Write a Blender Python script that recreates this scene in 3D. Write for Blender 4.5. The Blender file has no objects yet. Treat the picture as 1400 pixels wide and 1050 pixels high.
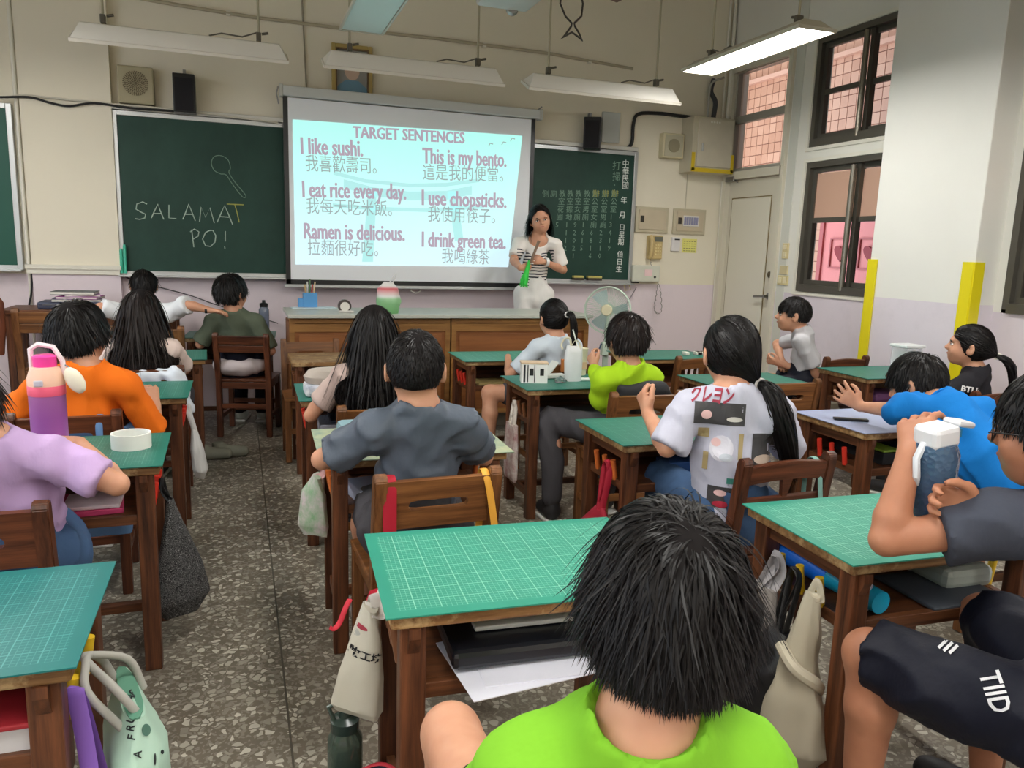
import bpy, bmesh, math, random
import numpy as np
from mathutils import Vector, Matrix
from mathutils.bvhtree import BVHTree

SC = bpy.context.scene
COL = SC.collection
rnd = random.Random(7)
PI = math.pi

# ------------------------------------------------------------------ camera
CAM_H = 1.35
F_PX = 1050.0
def cam_axes(yaw, pitch, roll):
    r0 = np.array([math.cos(yaw), -math.sin(yaw), 0.0])
    fw = np.array([math.sin(yaw)*math.cos(pitch), math.cos(yaw)*math.cos(pitch), -math.sin(pitch)])
    up = np.cross(r0, fw)
    cx = math.cos(roll)*r0 + math.sin(roll)*up
    cy = math.cos(roll)*up - math.sin(roll)*r0
    return np.array([cx, cy, -fw])
CM = cam_axes(*[math.radians(a) for a in (19.7, 9.95, 1.82)])
cam_data = bpy.data.cameras.new('camera')
cam_data.sensor_width = 36.0
cam_data.lens = F_PX/1400*36.0
cam_data.clip_start = 0.05
cam = bpy.data.objects.new('camera', cam_data)
COL.objects.link(cam)
cam.matrix_world = Matrix([[CM[0][i], CM[1][i], CM[2][i], (0, 0, CAM_H)[i]] for i in range(3)] + [[0, 0, 0, 1]])
SC.camera = cam

# ------------------------------------------------------------------ light and exposure
SC.view_settings.view_transform = 'Standard'
SC.view_settings.look = 'None'
SC.view_settings.gamma = 1.0
SC.view_settings.use_curve_mapping = False
SC.view_settings.exposure = 0.95
world = bpy.data.worlds.new('overcast_sky')
SC.world = world
world.use_nodes = True
world.node_tree.nodes['Background'].inputs[0].default_value = (0.80, 0.90, 1.0, 1)
world.node_tree.nodes['Background'].inputs[1].default_value = 1.7
LAMP_POWER = 17.0
SC.cycles.max_bounces = 7
SC.cycles.diffuse_bounces = 4
SC.cycles.glossy_bounces = 3
SC.cycles.transmission_bounces = 6
SC.cycles.transparent_max_bounces = 8
SC.cycles.caustics_reflective = False
SC.cycles.caustics_refractive = False
SC.cycles.sample_clamp_indirect = 6.0

# ------------------------------------------------------------------ measuring helpers (points on real planes)
def ray(px, py):
    return CM.T @ np.array([(px-700)/F_PX, -(py-525)/F_PX, -1.0])
def PZ(px, py, z):
    d = ray(px, py); t = (z-CAM_H)/d[2]
    return Vector((d[0]*t, d[1]*t, z))
def PY(px, py, y):
    d = ray(px, py); t = y/d[1]
    return Vector((d[0]*t, y, CAM_H+d[2]*t))
def PX(px, py, x):
    d = ray(px, py); t = x/d[0]
    return Vector((x, d[1]*t, CAM_H+d[2]*t))

# ------------------------------------------------------------------ materials
def lin(c):
    c = c/255.0
    return c/12.92 if c <= 0.04045 else ((c+0.055)/1.055)**2.4
def rgb(r, g, b): return (lin(r), lin(g), lin(b), 1.0)
MATS = {}
class NT:
    def __init__(s, mat):
        mat.use_nodes = True
        s.t = mat.node_tree; s.n = s.t.nodes; s.l = s.t.links
        s.b = s.n['Principled BSDF']
    def node(s, typ, **kw):
        n = s.n.new(typ)
        for k, v in kw.items():
            if k.startswith('i_'):
                key = k[2:]
                n.inputs[int(key) if key.isdigit() else key.replace('_', ' ')].default_value = v
            else: setattr(n, k, v)
        return n
    def link(s, a, b): s.l.new(a, b)
    def coord(s, kind='Object', scale=(1, 1, 1)):
        tc = s.node('ShaderNodeTexCoord'); mp = s.node('ShaderNodeMapping')
        mp.inputs['Scale'].default_value = scale
        s.link(tc.outputs[kind], mp.inputs['Vector']); return mp.outputs[0]
    def noise(s, vec, scale, detail=3, rough=.5):
        n = s.node('ShaderNodeTexNoise'); n.inputs['Scale'].default_value = scale
        n.inputs['Detail'].default_value = detail; n.inputs['Roughness'].default_value = rough
        if vec is not None: s.link(vec, n.inputs['Vector'])
        return n.outputs['Fac']
    def ramp(s, fac, stops):
        r = s.node('ShaderNodeValToRGB'); e = r.color_ramp.elements
        while len(e) < len(stops): e.new(0.5)
        for el, (p, c) in zip(e, stops): el.position = p; el.color = c
        s.link(fac, r.inputs[0]); return r.outputs[0]
    def mix(s, fac, a, b, mode='MIX'):
        m = s.node('ShaderNodeMix', data_type='RGBA', blend_type=mode)
        for sock, v in ((m.inputs[0], fac), (m.inputs[6], a), (m.inputs[7], b)):
            if hasattr(v, 'is_output'): s.link(v, sock)
            else: sock.default_value = v
        return m.outputs[2]
    def math(s, op, a, b=None, c=None):
        m = s.node('ShaderNodeMath', operation=op)
        for i, v in enumerate((a, b, c)):
            if v is None: continue
            if hasattr(v, 'is_output'): s.link(v, m.inputs[i])
            else: m.inputs[i].default_value = v
        return m.outputs[0]
    def bump(s, h, strength=.3, dist=.01):
        b = s.node('ShaderNodeBump'); b.inputs['Strength'].default_value = strength
        b.inputs['Distance'].default_value = dist
        s.link(h, b.inputs['Height']); s.link(b.outputs[0], s.b.inputs['Normal'])
def newmat(name, col=(.5, .5, .5, 1), rough=.5, metal=0, spec=.5, emit=None, estr=0, trans=0, alpha=1, coat=0):
    m = bpy.data.materials.new(name); t = NT(m); b = t.b
    b.inputs['Base Color'].default_value = col; b.inputs['Roughness'].default_value = rough
    b.inputs['Metallic'].default_value = metal; b.inputs['Specular IOR Level'].default_value = spec
    if emit: b.inputs['Emission Color'].default_value = emit; b.inputs['Emission Strength'].default_value = estr
    b.inputs['Transmission Weight'].default_value = trans; b.inputs['Alpha'].default_value = alpha
    b.inputs['Coat Weight'].default_value = coat
    MATS[name] = m
    return m
def plain(r, g, b, rough=.6, **kw):
    key = 'plain_%d_%d_%d_%d' % (r, g, b, int(rough*100)) + ''.join(sorted(str(k)+str(v) for k, v in kw.items()))
    if key in MATS: return MATS[key]
    m = newmat(key, rgb(r, g, b), rough, **kw)
    t = NT(m); v = t.coord('Object')
    n = t.noise(v, 9, 3)
    c = t.mix(n, tuple(x*.90 for x in rgb(r, g, b)[:3])+(1,), tuple(min(1, x*1.08) for x in rgb(r, g, b)[:3])+(1,))
    t.link(c, t.b.inputs['Base Color'])
    return m
def wood(name, dark, light, rough=.42, scale=1.0, axis='z', worn=None):
    m = newmat(name, light, rough, spec=.4); t = NT(m)
    sc = {'x': (1.2, 22, 22), 'y': (22, 1.2, 22), 'z': (22, 22, 1.2)}[axis]
    v = t.coord('Object', tuple(x*scale for x in sc))
    info = t.node('ShaderNodeObjectInfo')
    vadd = t.node('ShaderNodeVectorMath', operation='ADD'); t.link(v, vadd.inputs[0]); t.link(info.outputs['Random'], vadd.inputs[1])
    n = t.noise(vadd.outputs[0], 2.2, 6, .65)
    n2 = t.noise(t.coord('Object'), 7, 3)
    c = t.ramp(n, [(.32, dark), (.5, tuple((a+b)/2 for a, b in zip(dark, light))), (.68, light)])
    c = t.mix(t.math('MULTIPLY', n2, .35), c, dark)
    if worn:
        w = t.ramp(t.noise(t.coord('Object', (3, 3, 3)), 4, 6, .7), [(.5, (0, 0, 0, 1)), (.62, (1, 1, 1, 1))])
        c = t.mix(t.math('MULTIPLY', w, .6), c, worn)
    hs = t.node('ShaderNodeHueSaturation'); t.link(c, hs.inputs['Color'])
    t.link(t.math('MULTIPLY_ADD', info.outputs['Random'], .35, .82), hs.inputs['Value'])
    t.link(hs.outputs[0], t.b.inputs['Base Color'])
    t.link(t.math('MULTIPLY_ADD', n, .25, rough-.1), t.b.inputs['Roughness'])
    t.bump(n, .15, .003)
    return m
W_LEG = wood('wood_leg', rgb(48, 25, 16), rgb(126, 76, 46), axis='z')
W_RAIL = wood('wood_rail', rgb(54, 29, 18), rgb(130, 80, 48), axis='x')
W_SIDE = wood('wood_side', rgb(54, 29, 18), rgb(128, 80, 50), axis='y')
W_TOP = wood('wood_worn_top', rgb(92, 58, 30), rgb(168, 130, 82), .55, axis='x', worn=rgb(196, 168, 122))
W_CHAIR = wood('wood_chair', rgb(80, 46, 24), rgb(150, 100, 56), .38, axis='x')
W_CHAIRP = wood('wood_chair_post', rgb(74, 42, 22), rgb(142, 94, 54), .38, axis='z')
W_CHAIRD = wood('wood_chair_dark', rgb(54, 28, 18), rgb(122, 70, 44), .35, axis='x')
W_CHAIRDP = wood('wood_chair_post_dark', rgb(50, 26, 18), rgb(114, 66, 42), .35, axis='z')
W_PANEL = wood('wood_plywood_front', rgb(128, 76, 38), rgb(164, 104, 56), .5, .4, axis='x')
W_TRIM = wood('wood_cabinet_frame', rgb(118, 76, 34), rgb(170, 122, 64), .5, .5, axis='x')

def fabric(name, col, rough=.85, sheen=.0, weave=500, wrinkle=0.0):
    m = newmat(name, col, rough, spec=.25); t = NT(m)
    t.b.inputs['Sheen Weight'].default_value = sheen
    v = t.coord('Object')
    n = t.noise(v, 6, 4)
    c = t.mix(n, tuple(x*.88 for x in col[:3])+(1,), tuple(min(1, x*1.1) for x in col[:3])+(1,))
    t.link(c, t.b.inputs['Base Color'])
    n1 = t.noise(t.coord('Object', (1, 1, .5)), 14, 4)
    t.bump(n1, .4+wrinkle, .02)
    return m
SKIN = newmat('skin', rgb(206, 152, 122), .5, spec=.35); _t = NT(SKIN)
_t.b.inputs['Subsurface Weight'].default_value = .12
_t.b.inputs['Subsurface Radius'].default_value = (.02, .008, .004)
_c = _t.mix(_t.noise(_t.coord('Object'), 22, 3), rgb(192, 134, 106), rgb(214, 164, 134)); _t.link(_c, _t.b.inputs['Base Color'])
SKIN_T = newmat('skin_tanned', rgb(176, 120, 92), .5, spec=.35); _t = NT(SKIN_T)
_t.b.inputs['Subsurface Weight'].default_value = .1
_t.b.inputs['Subsurface Radius'].default_value = (.02, .008, .004)
_c = _t.mix(_t.noise(_t.coord('Object'), 22, 3), rgb(162, 106, 80), rgb(188, 132, 102)); _t.link(_c, _t.b.inputs['Base Color'])
HAIR = newmat('black_hair', rgb(17, 14, 14), .42, spec=.22)
HAIRB = newmat('dark_brown_hair', rgb(30, 22, 20), .42, spec=.22)
WHITE_METAL = newmat('white_painted_metal', rgb(226, 224, 214), .4)
ALU = newmat('aluminium', rgb(196, 198, 198), .35, metal=.7)
STEEL = newmat('steel', rgb(150, 150, 150), .3, metal=1)
BLACKP = newmat('black_plastic', rgb(16, 16, 18), .35)

# ------------------------------------------------------------------ object helpers
def link(o, parent=None):
    COL.objects.link(o)
    if parent is not None: o.parent = parent
    return o
def root_of(o):
    while o.parent is not None: o = o.parent
    return o
def tag(o, label, cat, group=None, kind=None):
    o['label'] = label; o['category'] = cat
    if group: o['group'] = group
    if kind: o['kind'] = kind
    return o
def thing(name, label, cat, loc=(0, 0, 0), rz=0, group=None):
    o = bpy.data.objects.new(name, None); COL.objects.link(o)
    o.empty_display_size = .1
    o.location = loc; o.rotation_euler = (0, 0, rz)
    return tag(o, label, cat, group)
def root_matrix(o):
    r = root_of(o)
    return Matrix.Translation(r.location) @ r.rotation_euler.to_matrix().to_4x4()
def copy_tree(o, parent=None):
    c = o.copy(); COL.objects.link(c); c.parent = parent
    for ch in list(o.children): copy_tree(ch, c)
    return c
class MB:
    """collects shapes, then links them as one mesh object"""
    def __init__(s): s.bm = bmesh.new()
    def _new(s, vs, mi):
        vs = set(vs)
        for v in vs:
            for f in v.link_faces: f.material_index = mi
    def box(s, c, size, rot=None, mi=0, bevel=0):
        b = bmesh.new()
        bmesh.ops.create_cube(b, size=1.0)
        for v in b.verts: v.co = Vector((v.co.x*size[0], v.co.y*size[1], v.co.z*size[2]))
        if bevel: bmesh.ops.bevel(b, geom=b.edges[:], offset=bevel, segments=2, affect='EDGES', profile=.5)
        M = Matrix.Translation(Vector(c)) @ (rot.to_4x4() if rot is not None else Matrix())
        s._merge(b, M, mi); return s
    def _merge(s, b, M, mi):
        me = bpy.data.meshes.new('tmp'); b.to_mesh(me); b.free(); me.transform(M)
        n0 = len(s.bm.faces)
        s.bm.from_mesh(me); s.bm.faces.ensure_lookup_table()
        for f in s.bm.faces[n0:]: f.material_index = mi
        bpy.data.meshes.remove(me)
    def cyl(s, p0, p1, r0, r1=None, n=16, mi=0, caps=True):
        p0 = Vector(p0); p1 = Vector(p1); r1 = r0 if r1 is None else r1
        d = p1-p0; b = bmesh.new()
        bmesh.ops.create_cone(b, cap_ends=caps, segments=n, radius1=r0, radius2=r1, depth=d.length)
        M = Matrix.Translation((p0+p1)/2) @ d.to_track_quat('Z', 'Y').to_matrix().to_4x4()
        s._merge(b, M, mi); return s
    def sphere(s, c, r, mi=0, rot=None, n=16):
        b = bmesh.new(); bmesh.ops.create_uvsphere(b, u_segments=n, v_segments=max(6, n//2), radius=1)
        r = (r, r, r) if isinstance(r, (int, float)) else r
        M = Matrix.Translation(Vector(c)) @ (rot.to_4x4() if rot is not None else Matrix()) @ Matrix.Diagonal((*r, 1))
        s._merge(b, M, mi); return s
    def lathe(s, prof, c=(0, 0, 0), n=24, mi=0, rot=None):
        b = bmesh.new(); rings = []
        for r, z in prof:
            if r < 1e-6: rings.append([b.verts.new((0, 0, z))])
            else: rings.append([b.verts.new((r*math.cos(2*PI*i/n), r*math.sin(2*PI*i/n), z)) for i in range(n)])
        for a, c2 in zip(rings, rings[1:]):
            for i in range(n):
                j = (i+1) % n
                if len(a) == 1 and len(c2) == 1: continue
                if len(a) == 1: b.faces.new((a[0], c2[j], c2[i])) if False else b.faces.new((a[0], c2[i], c2[j]))
                elif len(c2) == 1: b.faces.new((a[i], c2[0], a[j]))
                else: b.faces.new((a[i], c2[i], c2[j], a[j]))
        bmesh.ops.recalc_face_normals(b, faces=b.faces[:])
        M = Matrix.Translation(Vector(c)) @ (rot.to_4x4() if rot is not None else Matrix())
        s._merge(b, M, mi); return s
    def tube(s, pts, r, n=8, mi=0, flat=None, closed=False):
        """sweep a circle (or a flat strap: flat=(half width, half thickness)) along points"""
        pts = [Vector(p) for p in pts]; b = bmesh.new(); rings = []; N = len(pts)
        up = None
        for i, p in enumerate(pts):
            if closed: t = pts[(i+1) % N]-pts[i-1]
            else: t = pts[min(i+1, N-1)]-pts[max(i-1, 0)]
            if t.length < 1e-9: t = Vector((0, 0, 1))
            t.normalize()
            if up is None:
                up = Vector((0, 0, 1)) if abs(t.z) < .9 else Vector((0, 1, 0))
                if flat and len(flat) > 2: up = Vector(flat[2])
            u = (up - t*up.dot(t))
            if u.length < 1e-6: u = t.orthogonal()
            u.normalize(); w = t.cross(u); up = u
            rr = r[i] if isinstance(r, (list, tuple)) else r
            if flat: ring = [(w*flat[0]*math.cos(2*PI*k/n) + u*flat[1]*math.sin(2*PI*k/n)) for k in range(n)]
            else: ring = [(w*math.cos(2*PI*k/n)+u*math.sin(2*PI*k/n))*rr for k in range(n)]
            rings.append([b.verts.new(p+q) for q in ring])
        for i in range(N if closed else N-1):
            a, c2 = rings[i], rings[(i+1) % N]
            for k in range(n):
                j = (k+1) % n; b.faces.new((a[k], a[j], c2[j], c2[k]))
        if not closed:
            b.faces.new(rings[0][::-1]); b.faces.new(rings[-1])
        s._merge(b, Matrix(), mi); return s
    def poly(s, pts, mi=0):
        vs = [s.bm.verts.new(Vector(p)) for p in pts]
        f = s.bm.faces.new(vs); f.material_index = mi; return s
    def prism(s, pts2, z0, z1, M=None, mi=0, bevel=0):
        b = bmesh.new()
        lo = [b.verts.new((x, y, z0)) for x, y in pts2]; hi = [b.verts.new((x, y, z1)) for x, y in pts2]
        n = len(pts2); b.faces.new(lo[::-1]); b.faces.new(hi)
        for i in range(n):
            j = (i+1) % n; b.faces.new((lo[i], lo[j], hi[j], hi[i]))
        bmesh.ops.recalc_face_normals(b, faces=b.faces[:])
        if bevel: bmesh.ops.bevel(b, geom=b.edges[:], offset=bevel, segments=2, affect='EDGES')
        s._merge(b, M or Matrix(), mi); return s
    def frame(s, c, w, h, t, d, axis='y', mi=0, bevel=0):
        """rectangular ring of bars: outer w x h, bar width t, depth d; in the plane whose normal is axis"""
        for dx, dz, sx, sz in ((-(w-t)/2, 0, t, h), ((w-t)/2, 0, t, h), (0, (h-t)/2, w-2*t, t), (0, -(h-t)/2, w-2*t, t)):
            if axis == 'y': s.box((c[0]+dx, c[1], c[2]+dz), (sx, d, sz), mi=mi, bevel=bevel)
            elif axis == 'x': s.box((c[0], c[1]+dx, c[2]+dz), (d, sx, sz), mi=mi, bevel=bevel)
            else: s.box((c[0]+dx, c[1]+dz, c[2]), (sx, sz, d), mi=mi, bevel=bevel)
        return s
    def obj(s, name, mats, parent=None, smooth=False, local=False, sharp=40):
        me = bpy.data.meshes.new(name); s.bm.to_mesh(me); s.bm.free()
        return mesh_obj(name, me, mats, parent, smooth, local, sharp)
def mesh_obj(name, me, mats, parent=None, smooth=False, local=False, sharp=40):
    if not isinstance(mats, (list, tuple)): mats = [mats]
    for m in mats: me.materials.append(m)
    if parent is not None and not local:
        me.transform(root_matrix(parent).inverted())
    if smooth:
        me.polygons.foreach_set('use_smooth', [True]*len(me.polygons))
        if sharp and sharp < 180:
            try: me.set_sharp_from_angle(angle=math.radians(sharp))
            except Exception: pass
    o = bpy.data.objects.new(name, me)
    return link(o, parent)
def struct(o): o['kind'] = 'structure'; return o

# flat lettering: text -> mesh, laid out in a frame (origin, right, up)
def text_mesh(body, size, M, squeeze=1.0, bold=0.0, shear=0.0, align='LEFT', depth=0.0006, space=1.0, res=2):
    cu = bpy.data.curves.new('t', 'FONT'); cu.body = body; cu.size = size; cu.resolution_u = res
    cu.offset = bold; cu.shear = shear; cu.align_x = align; cu.extrude = depth; cu.space_character = space
    o = bpy.data.objects.new('t', cu); COL.objects.link(o)
    dg = bpy.context.evaluated_depsgraph_get(); dg.update()
    me = bpy.data.meshes.new_from_object(o.evaluated_get(dg), depsgraph=dg)
    bpy.data.objects.remove(o); bpy.data.curves.remove(cu)
    me.materials.clear()
    me.transform(M @ Matrix.Diagonal((squeeze, 1, 1, 1)))
    return me
def basis(origin, right, up):
    r = Vector(right).normalized(); u = Vector(up); u = (u - r*u.dot(r)).normalized(); n = r.cross(u)
    return Matrix([[r[i], u[i], n[i], Vector(origin)[i]] for i in range(3)] + [[0, 0, 0, 1]])
def join_meshes(meshes, name):
    bm = bmesh.new()
    for m in meshes: bm.from_mesh(m); bpy.data.meshes.remove(m)
    me = bpy.data.meshes.new(name); bm.to_mesh(me); bm.free(); return me
def bez(p0, p1, p2, p3, n=12):
    p0, p1, p2, p3 = map(Vector, (p0, p1, p2, p3)); out = []
    for i in range(n+1):
        t = i/n; out.append(p0*(1-t)**3+p1*3*t*(1-t)**2+p2*3*t*t*(1-t)+p3*t**3)
    return out
def smooth_path(pts, n=6):
    """Catmull-Rom through the points"""
    P = [Vector(p) for p in pts]; P = [P[0]*2-P[1]]+P+[P[-1]*2-P[-2]]; out = []
    for i in range(1, len(P)-2):
        a, b, c, d = P[i-1:i+3]
        for k in range(n):
            t = k/n; out.append(.5*((2*b)+(c-a)*t+(2*a-5*b+4*c-d)*t*t+(3*b-a-3*c+d)*t**3))
    out.append(P[-2]); return out
# ================================================================== THE ROOM
Y_F = 6.5; X_R = 4.416; X_L = -3.3; Y_B = -3.0; Z_C = 3.75; X_P = 4.216
def wall_mat(name, upper, lower, z_split, ghost=True):
    m = newmat(name, upper, .75, spec=.3); t = NT(m)
    tc = t.node('ShaderNodeNewGeometry'); sp = t.node('ShaderNodeSeparateXYZ'); t.link(tc.outputs['Position'], sp.inputs[0])
    v = t.coord('Object')
    n = t.noise(v, 1.3, 5, .6)
    up = t.mix(n, tuple(x*.90 for x in upper[:3])+(1,), upper)
    grime = t.ramp(t.noise(v, 2.1, 7, .7), [(.52, (0, 0, 0, 1)), (.75, (1, 1, 1, 1))])
    lo = t.mix(t.math('MULTIPLY', grime, .35), lower, tuple(x*.72 for x in lower[:3])+(1,))
    f = t.math('GREATER_THAN', sp.outputs[2], z_split)
    t.link(t.mix(f, lo, up), t.b.inputs['Base Color'])
    t.bump(t.noise(v, 60, 3), .08, .004)
    return m
WALL_F = wall_mat('plaster_front', rgb(238, 230, 210), rgb(228, 214, 220), 1.065)
WALL_R = wall_mat('plaster_right', rgb(232, 230, 220), rgb(216, 206, 214), 1.06)
WALL_P = wall_mat('plaster_pillar', rgb(232, 231, 224), rgb(216, 208, 216), 1.10)
CEIL = newmat('ceiling_paint', rgb(200, 190, 165), .9)
TRIM = newmat('cream_trim', rgb(226, 222, 208), .5)

# terrazzo
FLOOR = newmat('terrazzo', (.3, .3, .28, 1), .3, spec=.5); t = NT(FLOOR)
v = t.coord('Object')
warp = t.node('ShaderNodeTexNoise', i_Scale=26.0, i_Detail=2.0); t.link(v, warp.inputs['Vector'])
va = t.node('ShaderNodeVectorMath', operation='MULTIPLY_ADD'); t.link(warp.outputs['Color'], va.inputs[0]); va.inputs[1].default_value = (.03, .03, .0); t.link(v, va.inputs[2])
vo = t.node('ShaderNodeTexVoronoi', feature='F1', i_Scale=46.0); t.link(va.outputs[0], vo.inputs['Vector'])
sp = t.node('ShaderNodeSeparateColor'); t.link(vo.outputs['Color'], sp.inputs[0])
edge = t.node('ShaderNodeTexVoronoi', feature='DISTANCE_TO_EDGE', i_Scale=46.0); t.link(va.outputs[0], edge.inputs['Vector'])
chip = t.math('MULTIPLY', t.math('GREATER_THAN', sp.outputs[0], .50), t.math('GREATER_THAN', edge.outputs['Distance'], .10))
vo2 = t.node('ShaderNodeTexVoronoi', feature='F1', i_Scale=120.0); t.link(va.outputs[0], vo2.inputs['Vector'])
sp2 = t.node('ShaderNodeSeparateColor'); t.link(vo2.outputs['Color'], sp2.inputs[0])
small = t.math('GREATER_THAN', sp2.outputs[0], .66)
basec = t.mix(t.noise(v, 1.7, 4), rgb(108, 99, 86), rgb(132, 122, 107))
basec = t.mix(t.math('MULTIPLY', small, .45), basec, rgb(164, 158, 144))
chipc = t.mix(sp.outputs[1], rgb(150, 143, 128), rgb(208, 202, 186))
c = t.mix(chip, basec, chipc)
stain = t.ramp(t.noise(v, .9, 6, .7), [(.35, (.62, .62, .62, 1)), (.7, (1, 1, 1, 1))])
c = t.mix(1.0, c, stain, 'MULTIPLY')
t.link(c, t.b.inputs['Base Color'])
t.link(t.math('MULTIPLY_ADD', t.noise(v, 5, 3), .2, .25), t.b.inputs['Roughness'])

struct(MB().box(((X_L+X_R)/2+.1, (Y_F+Y_B)/2, -.05), (X_R-X_L+.5, Y_F-Y_B+.3, .1)).obj('floor', FLOOR))
SEAM = newmat('brass_grey_seam', rgb(84, 78, 68), .4)
for i, x in enumerate((.1, 1.2, 2.25, -1.0)):
    s_ = struct(MB().box((x, 1.8, .0006), (.006, 9.0, .0012)).obj('trim_%d' % (20+i), SEAM))
struct(MB().box(((X_L+X_R)/2+.1, (Y_F+Y_B)/2, Z_C+.05), (X_R-X_L+.5, Y_F-Y_B+.3, .1)).obj('ceiling', CEIL))
struct(MB().box(((X_L+X_R)/2, Y_F+.1, Z_C/2), (X_R-X_L+.4, .2, Z_C)).obj('wall_front', WALL_F))
struct(MB().box(((X_L+X_R)/2, Y_B-.1, Z_C/2), (X_R-X_L+.4, .2, Z_C)).obj('wall_back', WALL_F))
# left wall with three big windows (outside the frame, they let the daylight in)
mb = MB()
lw = [(-2.2, -.4), (.4, 2.2), (3.0, 4.8)]
mb.box((X_L-.1, (Y_F+Y_B)/2, .45), (.2, Y_F-Y_B+.4, .9)).box((X_L-.1, (Y_F+Y_B)/2, Z_C-.45), (.2, Y_F-Y_B+.4, .9))
ys = [Y_B-.2] + [q for w in lw for q in w] + [Y_F+.2]
for a, b in zip(ys[::2], ys[1::2]): mb.box((X_L-.1, (a+b)/2, Z_C/2), (.2, b-a, Z_C-1.8))
struct(mb.obj('wall_left', WALL_F))
FRAME = newmat('bronze_aluminium', rgb(92, 88, 80), .4, metal=.35)
for i, (a, b) in enumerate(lw):
    o = struct(MB().frame((X_L-.1, (a+b)/2, Z_C/2), b-a, Z_C-1.8, .05, .08, 'x').box((X_L-.1, (a+b)/2, Z_C/2), (.05, .05, Z_C-1.8)).obj('window_%d' % (10+i), FRAME))

# front column between the boards, and the lower panel of boarding on it
struct(MB().box((-1.115, Y_F-.035, Z_C/2), (.575, .07, Z_C)).obj('wall_column', WALL_F))
struct(MB().box((-1.13, Y_F-.085, 1.12), (.62, .03, .03)).box((-1.13, Y_F-.08, 1.088), (.60, .02, .035)).obj('trim_1', TRIM))
struct(MB().cyl((-1.43, Y_F-.03, 1.12), (-1.43, Y_F-.03, Z_C), .014).cyl((-1.43, Y_F-.03, 0), (-1.43, Y_F-.03, 1.1), .010).obj('trim_2', TRIM, smooth=True))

# right wall: pieces around door, windows
def openings_wall(x0, th, spans, y0, y1, z1, name, mat):
    """spans: list of (ya, yb, [(za, zb)...]) holes, ordered by y"""
    m = MB(); y = y0
    for ya, yb, holes in spans:
        if ya > y: m.box((x0+th/2, (y+ya)/2, z1/2), (th, ya-y, z1))
        z = 0
        for za, zb in holes:
            if za > z: m.box((x0+th/2, (ya+yb)/2, (z+za)/2), (th, yb-ya, za-z))
            z = zb
        if z1 > z: m.box((x0+th/2, (ya+yb)/2, (z+z1)/2), (th, yb-ya, z1-z))
        y = yb
    if y1 > y: m.box((x0+th/2, (y+y1)/2, z1/2), (th, y1-y, z1))
    return struct(m.obj(name, mat))
WIN_Z1, WIN_Z2 = (1.08, 2.12), (2.24, 3.08)
openings_wall(X_R, .16, [(-1.6, .6, [WIN_Z1, WIN_Z2]), (1.75, 3.46, [WIN_Z1, WIN_Z2]), (4.38, 5.34, [WIN_Z1, WIN_Z2]), (5.60, 6.46, [(0, 3.06)])], Y_B-.1, Y_F+.1, Z_C, 'wall_right', WALL_R)
# pillar standing proud of the right wall, and the ones nearer
struct(MB().box(((X_P+X_R)/2+.05, 3.93, Z_C/2), (X_R-X_P+.1, .83, Z_C), bevel=.006).obj('wall_pillar', WALL_P))
struct(MB().box(((X_P+X_R)/2+.05, 1.2, Z_C/2), (X_R-X_P+.1, .83, Z_C), bevel=.006).obj('wall_pillar_near', WALL_P))
YEL = newmat('yellow_corner_guard', rgb(224, 208, 20), .4)
for y, nm in ((4.345, 'far'), (3.515, 'near')):
    g = MB(); s1 = 1 if y > 4 else -1
    g.box((X_P-.008, y-s1*.035, .74), (.012, .075, 1.24)); g.box((X_P+.03, y+s1*.006, .74), (.08, .012, 1.24))
    o = g.obj('corner_guard', YEL)
    tag(o, 'yellow foam guard on the pillar corner, %s strip' % ('the farther, narrower' if s1 > 0 else 'the nearer, wider'), 'corner guard', 'yellow guards on the pillar')

# windows in the right wall
GLASS = newmat('window_glass', (1, 1, 1, 1), .02, spec=.5, trans=1.0); GLASS.node_tree.nodes['Principled BSDF'].inputs['IOR'].default_value = 1.05
FROST = newmat('salmon_film_pane', rgb(206, 166, 144), .45)
def window(idx, y0, y1, z0, z1, ymid, zmid, film=False, rod=True):
    W = y1-y0; H = z1-z0; yc = (y0+y1)/2; zc = (z0+z1)/2
    base = struct(MB().frame((X_R+.05, yc, zc), W, H, .045, .10, 'x').box((X_R+.03, yc, z0+.03), (.10, W-.09, .06)).obj('window_%d' % idx, FRAME))
    fl = MB()
    fl.frame((X_R+.085, yc, zc+.02), W-.09, H-.10, .02, .02, 'x').obj('track', FRAME, base)
    # two sliding sashes
    for k, (a, b, xo) in enumerate(((ymid-.02, y1-.045, .05), (y0+.045, ymid+.02, .075))):
        s_ = MB().frame((X_R+xo, (a+b)/2, (z0+.06+z1-.045)/2), b-a, z1-.045-z0-.06, .038, .028, 'x')
        s_.box((X_R+xo, (a+b)/2, zmid), (.024, b-a-.07, .04))
        sash = s_.obj('sash', FRAME, base)
        MB().box((X_R+xo+.002, (a+b)/2, (z0+.09+zmid)/2), (.004, b-a-.07, zmid-z0-.11)).obj('pane', GLASS, sash)
        MB().box((X_R+xo+.002, (a+b)/2, (z1-.07+zmid)/2), (.004, b-a-.07, z1-.09-zmid-.02)).obj('pane', FROST if film else GLASS, sash)
    if rod:
        MB().cyl((X_R-.005, ymid+.012, z0+.03), (X_R-.005, ymid+.012, z1-.06), .022).obj('lock_rod', newmat('bronze_rod', rgb(128, 122, 110), .3, metal=.6), base, smooth=True)
    return base
window(1, 4.38, 5.34, 2.24, 3.08, 4.80, 2.66)
window(2, 4.38, 5.34, 1.08, 2.12, 4.80, 1.66, film=True)
window(3, 1.75, 3.46, 1.06, 2.12, 2.6, 1.66, film=True)
window(4, 1.75, 3.46, 2.24, 3.08, 2.6, 2.66)
window(5, -1.6, .6, 1.06, 2.12, -.5, 1.66, film=True, rod=False)
window(6, -1.6, .6, 2.24, 3.08, -.5, 2.66, rod=False)
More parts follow.
